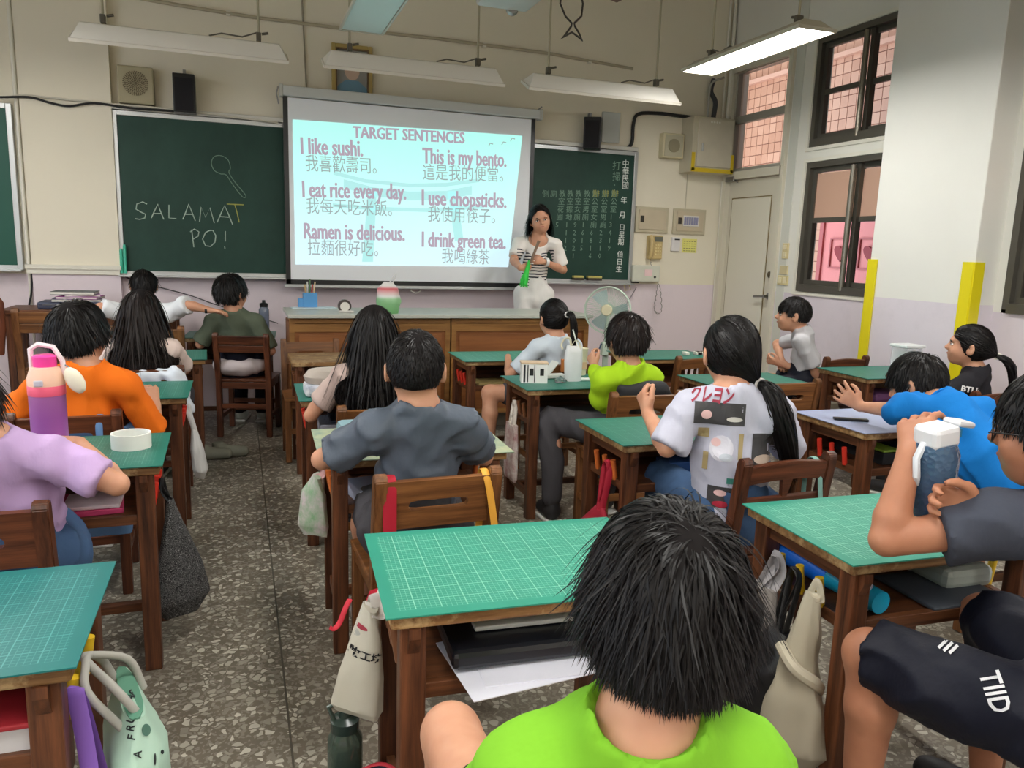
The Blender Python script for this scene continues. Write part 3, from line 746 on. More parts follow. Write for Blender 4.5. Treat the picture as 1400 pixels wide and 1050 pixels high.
# switches beside the door on the right wall
for nm, lab, py, w, h, col in (('light_switch', 'upright beige two-rocker switch, top one beside the door', 343, .075, .13, (212, 196, 150)), ('switch_cover', 'small beige blank cover plate, middle one beside the door', 369, .10, .075, (204, 190, 150)), ('wall_socket', 'wide beige socket plate, lowest beside the door', 383, .13, .08, (214, 200, 150))):
    c = PX(1071 if py < 380 else 1068, py, X_R)
    th = thing(nm, lab, 'switch', (X_R, c.y, c.z-h/2))
    MB().box((X_R-.007, 5.50, c.z), (.014, w, h), bevel=.003).obj('plate', plain(*col, .4), th)
    for s_ in (-1, 1):
        if nm == 'light_switch': MB().box((X_R-.017, 5.50, c.z+s_*.03), (.008, .035, .04), bevel=.002).obj('rocker', plain(226, 214, 180, .4), th)
        if nm == 'wall_socket': MB().box((X_R-.016, 5.50+s_*.03, c.z), (.006, .035, .05), bevel=.002).obj('socket_face', plain(228, 218, 184, .4), th)
# cables
BLK = plain(22, 22, 24, .5)
def cable(pxs, Y, r, label, mat=BLK, name='cable'):
    o = MB().tube(smooth_path([PY(x, y, Y) for x, y in pxs], 6), r, 8).obj(name, mat, smooth=True); tag(o, label, 'cable'); return o
cable([(0, 133), (40, 133), (70, 141), (95, 145), (130, 141), (180, 148), (240, 152)], Y_F-.09, .008, 'sagging black cable across the cream column above the left board')
cable([(0, 136), (30, 130), (60, 133), (140, 141), (240, 150), (380, 168)], Y_F-.085, .007, 'pale cable lying along the top of the left board', plain(206, 200, 184))
cable([(856, 204), (864, 195), (866, 170), (873, 156), (900, 155), (925, 158), (950, 161)], Y_F-.03, .016, 'thick black cable looping from the right board to the cabinet')
cable([(975, 163), (978, 140), (972, 125), (976, 108)], Y_F-.05, .022, 'thick grey and black cable bundle rising above the corner cabinet', plain(60, 62, 66))
cable([(968, 163), (970, 125), (975, 112), (990, 106)], Y_F-.07, .010, 'thin grey cable rising beside the thick bundle', plain(170, 168, 160))
cable([(870, 393), (860, 410), (845, 430), (838, 440)], Y_F-.03, .005, 'thin grey cable sloping down the lilac wall by the fan', plain(140, 132, 136))
cable([(215, 392), (260, 404), (300, 418), (380, 442)], Y_F-.03, .004, 'thin dark cable sloping down the wall behind the boy in green', plain(70, 64, 66))
cable([(154, 365), (175, 380), (215, 392)], Y_F-.03, .005, 'dark cable end at the lower corner of the left board', plain(70, 60, 62))
cable([(44, 362), (43, 400), (40, 420), (46, 450)], Y_F-.06, .007, 'black cable hanging down by the column foot', plain(30, 28, 30))
hk = MB().tube([PY(853, 388, Y_F-.1), PY(855, 397, Y_F-.1), PY(862, 396, Y_F-.1), PY(860, 388, Y_F-.1)], .006, 6).obj('coat_hook', plain(176, 160, 110, .3)); tag(hk, 'small brass hook under the right end of the tray', 'hook')

# ================================================================== HANGING LAMPS
LAMPM = newmat('lamp_body_enamel', rgb(196, 190, 172), .4)
DIFF_OFF = newmat('unlit_diffuser', rgb(206, 226, 222), .35)
DIFF_ON = newmat('lit_diffuser', rgb(240, 244, 240), .4, emit=(1.0, .985, .94, 1), estr=LAMP_POWER)
BODY_B = newmat('board_lamp_enamel', rgb(160, 152, 132), .5); DIFF_B = newmat('off_white_diffuser', rgb(222, 216, 204), .4); LIP_B = newmat('white_lip', rgb(232, 228, 220), .4)
ROD = newmat('lamp_rod', rgb(176, 168, 142), .4)
def lamp(label, c, along='x', on=False, L=1.24, W=.26, group=None, tilt=0):
    th = thing('hanging_lamp', label, 'lamp', (c[0], c[1], c[2]), 0 if along == 'x' else PI/2, group)
    # trapezoid housing, local frame: length along x
    a, b_, hgt = W/2, W/2-(.07 if not tilt else .085), (.055 if not tilt else .080)
    b = bmesh.new()
    lo = [(-L/2, -a, 0), (L/2, -a, 0), (L/2, a, 0), (-L/2, a, 0)]; hi = [(-L/2+.05, -b_, hgt), (L/2-.05, -b_, hgt), (L/2-.05, b_, hgt), (-L/2+.05, b_, hgt)]
    V = [b.verts.new(p) for p in lo+hi]
    b.faces.new(V[4:8])
    for i in range(4):
        j = (i+1) % 4; b.faces.new((V[i], V[j], V[4+j], V[4+i]))
    b.faces.new(V[3::-1])
    me = bpy.data.meshes.new('housing'); b.to_mesh(me); b.free()
    mesh_obj('housing', me, LAMPM, th, local=True)
    MB().frame((0, 0, -.004), L+.01, W+.01, .012, .02, 'z').obj('rim', LAMPM, th, local=True)
    MB().box((0, 0, -.004), (L-.02, W-.02, .010)).obj('diffuser', DIFF_ON if on else DIFF_OFF, th, local=True)
    if tilt:
        for ch in th.children: ch.data.transform(Matrix.Rotation(tilt, 4, 'X')); 
        th.children[0].data.materials[0] = BODY_B; th.children[2].data.materials[0] = DIFF_B; th.children[1].data.materials[0] = LIP_B
    for s_ in (-1, 1):
        r_ = MB().cyl((s_*L*.36, 0, hgt), (s_*L*.36, 0, Z_C-c[2]), .008).obj('hanging_rod', ROD, th, local=True)
        MB().box((s_*L*.36, 0, hgt+.03), (.03, .05, .05), bevel=.005).cyl((s_*L*.36+.02, 0, hgt+.05), (s_*L*.36+.06, 0, hgt+.06), .008).obj('clamp', plain(90, 84, 72, .4), r_, local=True)
    MB().tube([(L*.12, 0, hgt+.005), (L*.18, .01, hgt+.03), (L*.28, 0, hgt+.02), (L*.36, 0, hgt+.06)], .005, 6).obj('flex', plain(110, 104, 92), th, local=True)
    return th
lamp('unlit blackboard lamp hanging over the SALAMAT PO! board', (-.28, 5.5, 2.53), W=.19, tilt=.42)
lamp('unlit blackboard lamp hanging in front of the framed portrait', (1.19, 5.5, 2.53), W=.19, tilt=.42)
lamp('unlit blackboard lamp hanging above the right chalkboard', (2.62, 5.5, 2.53), W=.19, tilt=.42)
lamp('lit ceiling lamp glaring white in front of the transom and window', (3.16, 4.46, 2.65), 'y', True)
lamp('pale unlit ceiling lamp cut by the top edge above the portrait', (.76, 4.46, 2.65), 'y', False)
for x in (-1.6, .76, 3.16):
    for y in (2.2, .0, -2.0):
        lamp('lit ceiling lamp behind the viewer', (x, y, 2.65), 'y', True, group='lit ceiling lamps outside the view')
lamp('lit ceiling lamp over the left rows', (-1.6, 4.46, 2.65), 'y', True)

# projector, wire hook and fan near the ceiling
pj = thing('ceiling_projector', 'pale projector cut by the top edge over the screen', 'projector', (1.40, 4.15, 2.62))
MB().box((1.40, 4.15, 2.69), (.30, .26, .10), bevel=.02).obj('body', plain(196, 194, 188, .4), pj)
MB().cyl((1.46, 4.26, 2.66), (1.47, 4.30, 2.655), .035).obj('lens', plain(150, 146, 140, .2), pj, smooth=True)
MB().cyl((1.40, 4.15, 2.74), (1.40, 4.15, Z_C), .02).obj('mount_pole', ROD, pj)
p = [PY(x, y, 4.3) for x, y in ((768, -14), (766, 5), (773, 22), (782, 32), (781, 36), (774, 46), (767, 53.5), (775, 48), (782, 44), (790, 50), (796, 56), (792, 46), (786, 36), (785, 32), (795, 22), (797, 5), (793, -14))]
o = MB().tube(p, .006, 6).obj('wire_hanger', plain(60, 54, 46, .4), smooth=True); tag(o, 'dark bent wire loop hanging near the projector', 'wire loop')
MB().cyl(p[0], (p[0].x, p[0].y, Z_C), .004).cyl(p[-1], (p[-1].x, p[-1].y, Z_C), .004).obj('suspension_wire', plain(60, 54, 46, .4), o)
cf = thing('ceiling_fan', 'brown ceiling fan with one blade dipping into the top edge', 'fan', (1.99, 3.45, 2.72))
MB().lathe([(0, 2.66), (.07, 2.67), (.10, 2.71), (.10, 2.76), (.06, 2.80), (0, 2.80)], (1.99, 3.45, 0), 20).obj('hub', plain(120, 96, 72, .4), cf, smooth=True)
MB().cyl((1.99, 3.45, 2.8), (1.99, 3.45, Z_C), .012).obj('rod', ROD, cf)
for k in range(4):
    a = PI/2+.12+k*PI/2
    R_ = Matrix.Rotation(a-PI/2, 3, 'Z') @ Matrix.Rotation(.15, 3, 'Y')
    MB().box(Vector((1.99, 3.45, 2.70))+Matrix.Rotation(a-PI/2, 3, 'Z')@Vector((0, .34, 0)), (.13, .50, .008), R_, bevel=.003).obj('blade', plain(124, 96, 76, .5), cf)

# ================================================================== DESKS, MATS, CHAIRS
PEGM = {'yellow': newmat('yellow_peg', rgb(226, 186, 40), .4), 'red': newmat('red_peg', rgb(210, 52, 36), .4), 'orange': newmat('orange_peg', rgb(210, 110, 50), .4), 'brown': newmat('brown_peg', rgb(120, 74, 46), .4)}
DW, DD, DH = .60, .415, .672
def make_desk():
    th = thing('school_desk', 'proto', 'desk')
    MB().box((0, 0, DH-.014), (DW, DD, .028), bevel=.006).obj('top', W_TOP, th, local=True)
    for sx in (-1, 1):
        for sy in (-1, 1):
            MB().box((sx*(DW/2-.045), sy*(DD/2-.04), (DH-.028)/2), (.050, .050, DH-.028), bevel=.004).obj('leg', W_LEG, th, local=True)
        MB().box((sx*(DW/2-.045), 0, DH-.05), (.022, DD-.12, .044), bevel=.002).obj('upper_side_rail', W_SIDE, th, local=True)
        MB().box((sx*(DW/2-.045), 0, DH-.175), (.022, DD-.12, .032), bevel=.002).obj('lower_side_rail', W_SIDE, th, local=True)
        MB().box((sx*(DW/2-.045), 0, .12), (.020, DD-.12, .034), bevel=.002).obj('foot_rail', W_SIDE, th, local=True)
        for k in (-1, 0, 1):
            MB().cyl((sx*(DW/2-.036), k*.075, DH-.165), (sx*(DW/2-.024), k*.075, DH-.090), .0105, n=12).obj('peg', PEGM['red'], th, smooth=True, local=True)
        # moulded corner brackets under the top, front and back
        for sy in (-1, 1):
            MB().prism([(0, 0), (.05, 0), (.05, -.02), (.012, -.055), (0, -.055)], -.011, .011, basis((sx*(DW/2-.022), sy*(DD/2-.038), DH-.028), (-sx*.001, sy*.0-1 if False else 0, 0) if False else (0, -sy, 0), (0, 0, 1)) if False else Matrix.Translation((sx*(DW/2-.045), sy*(DD/2-.018), DH-.028)) @ Matrix.Rotation(PI/2 if sy > 0 else -PI/2, 4, 'Z') @ Matrix.Rotation(PI/2, 4, 'X') @ Matrix.Scale(.42, 4, (1, 0, 0))).obj('bracket', W_LEG, th, local=True)
    MB().box((0, 0, DH-.165), (DW-.10, DD-.05, .010)).obj('shelf_board', W_RAIL, th, local=True)
    MB().box((0, -DD/2+.034, DH-.172), (DW-.134, .020, .032), bevel=.002).obj('shelf_lip', W_RAIL, th, local=True)
    MB().box((0, DD/2-.03, DH-.10), (DW-.134, .016, .14), bevel=.002).obj('back_board', W_RAIL, th, local=True)
    MB().box((0, .04, .12), (DW-.10, .034, .030), bevel=.003).obj('stretcher', W_RAIL, th, local=True)
    return th
GRP_D = 'wooden pupil desks'
MAT_G = {}
def mat_material(name, base, line, scale_cm=1.0, strength=.8):
    m = newmat(name, base, .42, spec=.4); t = NT(m)
    tc = t.node('ShaderNodeTexCoord'); sp = t.node('ShaderNodeSeparateXYZ'); t.link(tc.outputs['Object'], sp.inputs[0])
    def grid(step, w):
        outs = []
        for ax in (0, 1):
            f = t.math('PINGPONG', t.math('ADD', sp.outputs[ax], 5.0), step/2)
            outs.append(t.math('LESS_THAN', f, w))
        return t.math('MAXIMUM', outs[0], outs[1])
    g = t.math('MAXIMUM', t.math('MULTIPLY', grid(.01*scale_cm, .0006), .55), grid(.05*scale_cm, .0010))
    inx = t.math('LESS_THAN', t.math('ABSOLUTE', sp.outputs[0]), .285); iny = t.math('LESS_THAN', t.math('ABSOLUTE', sp.outputs[1]), .19)
    g = t.math('MULTIPLY', t.math('MULTIPLY', g, inx), iny)
    n = t.noise(t.coord('Object'), 5, 4)
    bc = t.mix(n, tuple(x*.82 for x in base[:3])+(1,), tuple(min(1, x*1.12) for x in base[:3])+(1,))
    t.link(t.mix(t.math('MULTIPLY', g, strength), bc, line), t.b.inputs['Base Color'])
    return m
GREEN_MAT = mat_material('green_cutting_mat', rgb(46, 140, 118), rgb(146, 206, 180))
DKGREEN_MAT = mat_material('dark_green_cutting_mat', rgb(30, 110, 96), rgb(120, 176, 156), strength=.5)
TEAL_MAT = mat_material('teal_cutting_mat', rgb(22, 108, 106), rgb(110, 180, 176), strength=.45)
BLUE_MAT = mat_material('lavender_blue_mat', rgb(158, 168, 200), rgb(190, 198, 220), strength=.3)
def paper_print(name, a, b):
    m = newmat(name, a, .6); t = NT(m); v = t.coord('Object')
    c = t.ramp(t.noise(v, 14, 5, .7), [(.35, a), (.5, tuple((x+y)/2 for x, y in zip(a, b))), (.65, b)])
    t.link(c, t.b.inputs['Base Color']); return m
NEWS = paper_print('printed_cover_paper', rgb(172, 176, 140), rgb(120, 142, 130))
def make_mat(label, x, y, rz, material, w=.62, d=.435, wav=0.0):
    o = MB().box((0, 0, .0015), (w, d, .003)).obj('cutting_mat', material)
    if wav:
        bm = bmesh.new(); bm.from_mesh(o.data); bmesh.ops.subdivide_edges(bm, edges=bm.edges[:], cuts=6, use_grid_fill=True)
        for v in bm.verts: v.co.z += wav*max(0, (abs(v.co.x)/(w/2))-.7)**1*2
        bm.to_mesh(o.data); bm.free()
    o.location = (x, y, DH+.0005); o.rotation_euler = (0, 0, rz)
    return tag(o, label, 'cutting mat', 'cutting mats on the desks')
proto_desk = make_desk()
def place_desk(x, y, rz, label, peg='red', first=[True]):
    th = proto_desk if first[0] else copy_tree(proto_desk)
    first[0] = False
    th.location = (x, y, 0); th.rotation_euler = (0, 0, rz); th['label'] = label; th['group'] = GRP_D
    if True:
        for ch in th.children:
            if ch.name.startswith('peg'):
                ch.data = ch.data.copy(); ch.data.materials[0] = PEGM[peg]
    return th
R_ = math.radians
desks = [ # key, x, y, rz, label, peg, mat label, mat material
 ('D1', -.57, 1.50, 0, 'desk at the lower left corner with a teal mat', 'yellow', 'teal cutting mat on the lower left corner desk', TEAL_MAT),
 ('M1', .560, 1.505, R_(-3.5), 'front desk with bright green mat and papers in its shelf', 'brown', 'large bright green cutting mat nearest the middle of the photo', GREEN_MAT),
 ('R1', 1.600, 1.475, R_(-2.5), 'reddish desk with bags on yellow pegs under the water bottle', 'yellow', 'pale green cutting mat under the elbow of the boy with the bottle', GREEN_MAT),
 ('D2', -.545, 2.665, R_(1), 'desk holding the white tape roll, beside the girl in lilac', 'red', 'green cutting mat under the white tape roll', DKGREEN_MAT),
 ('M2', .550, 2.60, R_(-1.5), 'desk covered with printed paper in front of the boy in the shiny grey shirt', 'orange', None, NEWS),
 ('N1', 1.585, 2.57, R_(-1), 'desk with red bag straps on orange pegs beside the girl in the printed shirt', 'orange', 'green cutting mat beside the printed grey shirt', DKGREEN_MAT),
 ('R2', 2.635, 2.53, R_(-1), 'desk with lavender mat under the arm of the boy in blue', 'red', 'lavender mat under the arm of the boy in blue', BLUE_MAT),
 ('R4', 3.69, 2.42, 0, 'desk cut by the right edge behind the boy in blue', 'brown', 'green mat cut by the right edge', DKGREEN_MAT),
 ('D3', -.53, 3.75, R_(0), 'desk with a dark green mat in front of the boy in orange', 'red', 'dark green mat in front of the boy in orange', DKGREEN_MAT),
 ('M3', .545, 3.58, R_(-1), 'desk with a cloth pencil bag in front of the long-haired girl in taupe', 'red', 'green mat under the cloth pencil bag', DKGREEN_MAT),
 ('N2', 1.625, 3.655, R_(-1), 'desk with paper craft and cup in front of the boy in lime with glasses', 'brown', 'dark green mat under the paper box and cup', DKGREEN_MAT),
 ('Q', 2.645, 3.53, R_(0), 'desk with green mat half hidden by the pony-tailed girl in printed grey shirt', 'brown', 'green mat just beyond the head of the girl in the printed shirt', DKGREEN_MAT),
 ('R3', 3.73, 3.655, R_(-1), 'desk with a tub of drinking straws beside the pillar', 'brown', 'green mat under the tub of drinking straws', DKGREEN_MAT),
 ('D4', -.50, 4.88, R_(2), 'desk in front of the long-haired girl in white', 'brown', 'green mat in front of the long-haired girl in white', DKGREEN_MAT),
 ('M4', .575, 4.72, R_(0), 'bare wooden desk by the left end of the teacher counter', 'brown', None, None),
 ('N3', 1.585, 4.62, R_(-1), 'desk with green mat right in front of the teacher counter', 'red', 'light green mat right in front of the teacher counter', GREEN_MAT),
 ('P', 2.70, 4.55, R_(-2), 'desk with green mat below the pedestal fan', 'brown', 'green mat below the pedestal fan', DKGREEN_MAT),
 ('F', -.06, 5.93, R_(-4), 'desk at the wall in front of the boy in olive green', 'red', 'dark mat on the desk in front of the boy in olive green', DKGREEN_MAT),
]
DESK = {}
for key, x, y, rz, label, peg, ml, mm in desks:
    DESK[key] = (x, y, rz); place_desk(x, y, rz, label, peg)
    if ml: make_mat(ml, x, y, rz, mm)
    elif mm:
        o = make_mat('grey green printed paper cover spread on the desk of the boy in shiny grey', x, y, rz, mm, .64, .45); o.name = 'desk_cover'; o['category'] = 'desk cover'; del o['group']

def make_chair(kind, dark=False):
    th = thing('school_chair', 'proto', 'chair')
    mr, mp = (W_CHAIRD, W_CHAIRDP) if dark else (W_CHAIR, W_CHAIRP)
    W, Dp, SH, BH = .37, .34, .40, .735
    for sx in (-1, 1):
        # back post: leg and backrest post in one, leaning back above the seat, rounded top
        prof = [(-.02, 0), (.02, 0), (.022, SH), (-.03, BH-.02), (-.037, BH-.004), (-.05, BH), (-.064, BH-.006), (-.07, BH-.02), (-.02, SH)]
        M = Matrix.Translation((sx*(W/2-.018), -Dp/2+.015, 0)) @ basis((0, 0, 0), (0, 1, 0), (0, 0, 1))
        MB().prism(prof, -.018, .018, M, bevel=.003).obj('back_post', mp, th, local=True)
        MB().box((sx*(W/2-.02), Dp/2-.02, SH/2), (.036, .036, SH-.01), bevel=.003).obj('leg', mp, th, local=True)
        MB().box((sx*(W/2-.02), 0, SH-.035), (.02, Dp-.06, .045), bevel=.002).obj('seat_rail', mr, th, local=True)
        MB().box((sx*(W/2-.02), 0, .14), (.018, Dp-.06, .03), bevel=.002).obj('side_stretcher', mr, th, local=True)
    MB().box((0, .005, SH), (W, Dp, .018), bevel=.005).obj('seat', mr, th, local=True)
    MB().box((0, Dp/2-.02, SH-.035), (W-.07, .02, .045), bevel=.002).obj('apron', mr, th, local=True); MB().box((0, -Dp/2+.015, SH-.035), (W-.07, .02, .045), bevel=.002).obj('apron', mr, th, local=True)
    MB().box((0, -Dp/2+.015, .22), (W-.07, .02, .032), bevel=.002).obj('back_stretcher', mr, th, local=True)
    MB().box((0, Dp/2-.02, .20), (W-.07, .02, .032), bevel=.002).obj('front_stretcher', mr, th, local=True)
    lean = Matrix.Rotation(R_(8.5), 3, 'X')
    yb = -Dp/2-.016
    if kind == 'slot':
        # one wide board with an oval hand slot
        w2, h2, N_ = (W-.07)/2, .072, 32; b = bmesh.new(); lay = []
        for yy in (-.009, .009):
            inn, out = [], []
            for k in range(N_):
                a = 2*PI*k/N_; ca, sa = math.cos(a), math.sin(a)
                sx_ = max(-.072, min(.072, .16*ca)); ix = sx_+.015*ca*(abs(.16*ca) > .072); iz = .015*(sa if abs(.16*ca) > .072 else (1 if sa > 0 else -1))-.003
                f_ = min(w2/max(abs(ca), 1e-6), h2/max(abs(sa), 1e-6)); ox, oz = ca*f_, sa*f_
                if abs(abs(oz)-h2) < 1e-6: ox = max(-w2, min(w2, .30*ca))
                inn.append(b.verts.new((ix, yy, iz))); out.append(b.verts.new((ox, yy, oz)))
            cs = []
            lay.append((inn, out))
        for k in range(N_):
            q_ = (k+1) % N_
            for (inn, out), flip in ((lay[0], 0), (lay[1], 1)):
                fv = [inn[k], inn[q_], out[q_], out[k]]; b.faces.new(fv[::-1] if flip else fv)
            b.faces.new([lay[0][0][k], lay[1][0][k], lay[1][0][q_], lay[0][0][q_]]); b.faces.new([lay[0][1][k], lay[0][1][q_], lay[1][1][q_], lay[1][1][k]])
        bmesh.ops.recalc_face_normals(b, faces=b.faces[:])
        m = MB(); m._merge(b, Matrix(), 0)
        o = m.obj('backrest', mr, th, local=True); o.data.transform(Matrix.Translation((0, yb-.012, .640)) @ lean.to_4x4())
    elif kind == 'rails':
        o = MB().box((0, 0, 0), (W-.07, .018, .06), bevel=.003).obj('top_rail', mr, th, local=True); o.data.transform(Matrix.Translation((0, yb-.022, .685)) @ lean.to_4x4())
        o = MB().box((0, 0, 0), (W-.07, .018, .05), bevel=.003).obj('carved_rail', mr, th, local=True); o.data.transform(Matrix.Translation((0, yb-.012, .625)) @ lean.to_4x4())
    else:
        n = 8; m = MB()
        up = [(-(W-.07)/2+(W-.07)*i/n, .030+.012*math.sin(PI*i/n)) for i in range(n+1)]; dn = [(-(W-.07)/2+(W-.07)*i/n, -.030+.010*math.sin(PI*i/n)) for i in range(n+1)]
        m.prism(dn+up[::-1], -.009, .009, basis((0, 0, 0), (1, 0, 0), (0, 0, 1)), bevel=.002)
        m.prism([(-.02, -.02), (.02, -.02), (.008, -.085), (-.008, -.085)], -.008, .008, basis((0, 0, 0), (1, 0, 0), (0, 0, 1)))
        m.box((0, 0, -.095), (W-.07, .018, .03), bevel=.002)
        o = m.obj('backrest', mr, th, local=True); o.data.transform(Matrix.Translation((0, yb-.020, .675)) @ lean.to_4x4())
    return th
chair_protos = {}
def chair(key, cx, by, label, kind='slot', dark=False, rz=0, scale=1.0):
    """by = y of the back plane; chair faces +y before rotation"""
    k = (kind, dark)
    if k not in chair_protos: chair_protos[k] = make_chair(kind, dark); th = chair_protos[k]
    else: th = copy_tree(chair_protos[k])
    off = Matrix.Rotation(rz, 3, 'Z') @ Vector((0, .17*scale, 0))
    th.location = (cx+off.x, by+off.y, 0); th.rotation_euler = (0, 0, rz); th.scale = (scale,)*3
    th['label'] = label; th['group'] = 'wooden school chairs'
    return th
chair('FG', .50, .44, 'chair of the boy in lime in the foreground', 'slot')
chair('M2', .515, 2.06, 'chair with red and orange bag straps behind the boy in shiny grey', 'slot', rz=R_(2))
chair('B15', 1.58, .45, 'chair of the boy in dark grey at the right edge', 'curve', True)
chair('G10', 1.635, 1.97, 'dark chair with curved top rail under the girl in the printed shirt', 'curve', True, rz=R_(2))
chair('D2', -.62, 2.03, 'dark chair behind the girl in lilac at the left edge', 'slot', True)
chair('D3', -.60, 3.08, 'dark chair with a blue strap behind the boy in orange', 'slot', True, rz=R_(2))
chair('D4', -.45, 4.12, 'chair draped with a white jacket behind the long-haired girl', 'slot', True)
chair('F', .012, 5.52, 'dark two-rail chair of the boy in olive green', 'rails', True, rz=R_(-14))
chair('W', -.53, 5.15, 'light brown chair of the pupil in white at the wall', 'rails', False, scale=1.12)
chair('L', -1.15, 5.72, 'brown chair with carved rail near the left wall column', 'rails', False, scale=1.2)
chair('M3', .53, 3.0, 'chair of the long-haired girl in taupe', 'slot')
chair('M4', .43, 5.12, 'light chair tucked backwards under the bare desk', 'slot', False, rz=PI)
chair('N2', 1.745, 3.07, 'light chair with hand slot behind the boy in lime with glasses', 'slot', rz=R_(-2))
chair('N3', 1.76, 4.02, 'chair of the small pony-tailed girl', 'slot')
chair('P', 2.72, 4.12, 'chair standing at the desk below the fan', 'curve', False)
chair('Q', 2.68, 3.24, 'light chair tucked under the desk left of the boy in pale grey', 'slot', False)
chair('R2', 2.66, 1.62, 'chair of the boy in blue', 'slot')
chair('R3b', 3.72, 3.98, 'dark chair with white bag strap beyond the straws', 'curve', True, rz=R_(3))
chair('R4', 3.58, 2.78, 'chair with white strap of the girl in black', 'curve', True)

# ================================================================== TEACHER COUNTER
GTOP = newmat('grey_counter_top', rgb(186, 188, 178), .35)
for k, (x0, x1, lab) in enumerate(((.31, 1.415, 'left unit of the wooden teacher counter'), (1.425, 2.50, 'right unit of the wooden teacher counter'))):
    th = thing('counter_cabinet', lab, 'counter', ((x0+x1)/2, 5.55, .15))
    xc, w = (x0+x1)/2, x1-x0
    MB().box((xc, 5.56, .48), (w-.01, .50, .66)).obj('body', W_PANEL, th)
    MB().frame((xc, 5.305, .50), w, .70, .035, .02, 'y').box((xc, 5.305, .79), (w-.07, .02, .06)).obj('face_frame', W_TRIM, th)
    MB().box((xc, 5.302, .46), (w-.12, .012, .56), bevel=.003).obj('front_panel', W_PANEL, th)
ct = MB().box((.860, 5.55, .868), (1.12, .60, .026), bevel=.004).obj('worktop', GTOP); tag(ct, 'pale grey worktop of the left counter unit', 'worktop', 'counter worktops')
ct = MB().box((1.965, 5.55, .868), (1.10, .60, .026), bevel=.004).obj('worktop', GTOP); tag(ct, 'pale grey worktop of the right counter unit', 'worktop', 'counter worktops')
th = thing('side_table', 'dark table against the wall holding books and a pink bottle', 'table', (-.95, 6.1, 0))
MB().box((-.95, 6.12, .835), (1.1, .42, .03), bevel=.004).obj('table_top', W_RAIL, th)
for sx in (-1, 1):
    for sy in (-1, 1): MB().box((-.95+sx*.5, 6.12+sy*.17, .41), (.045, .045, .82)).obj('leg', W_LEG, th)
MB().box((-.95, 5.95, .78), (1.0, .02, .08)).obj('apron', W_RAIL, th)
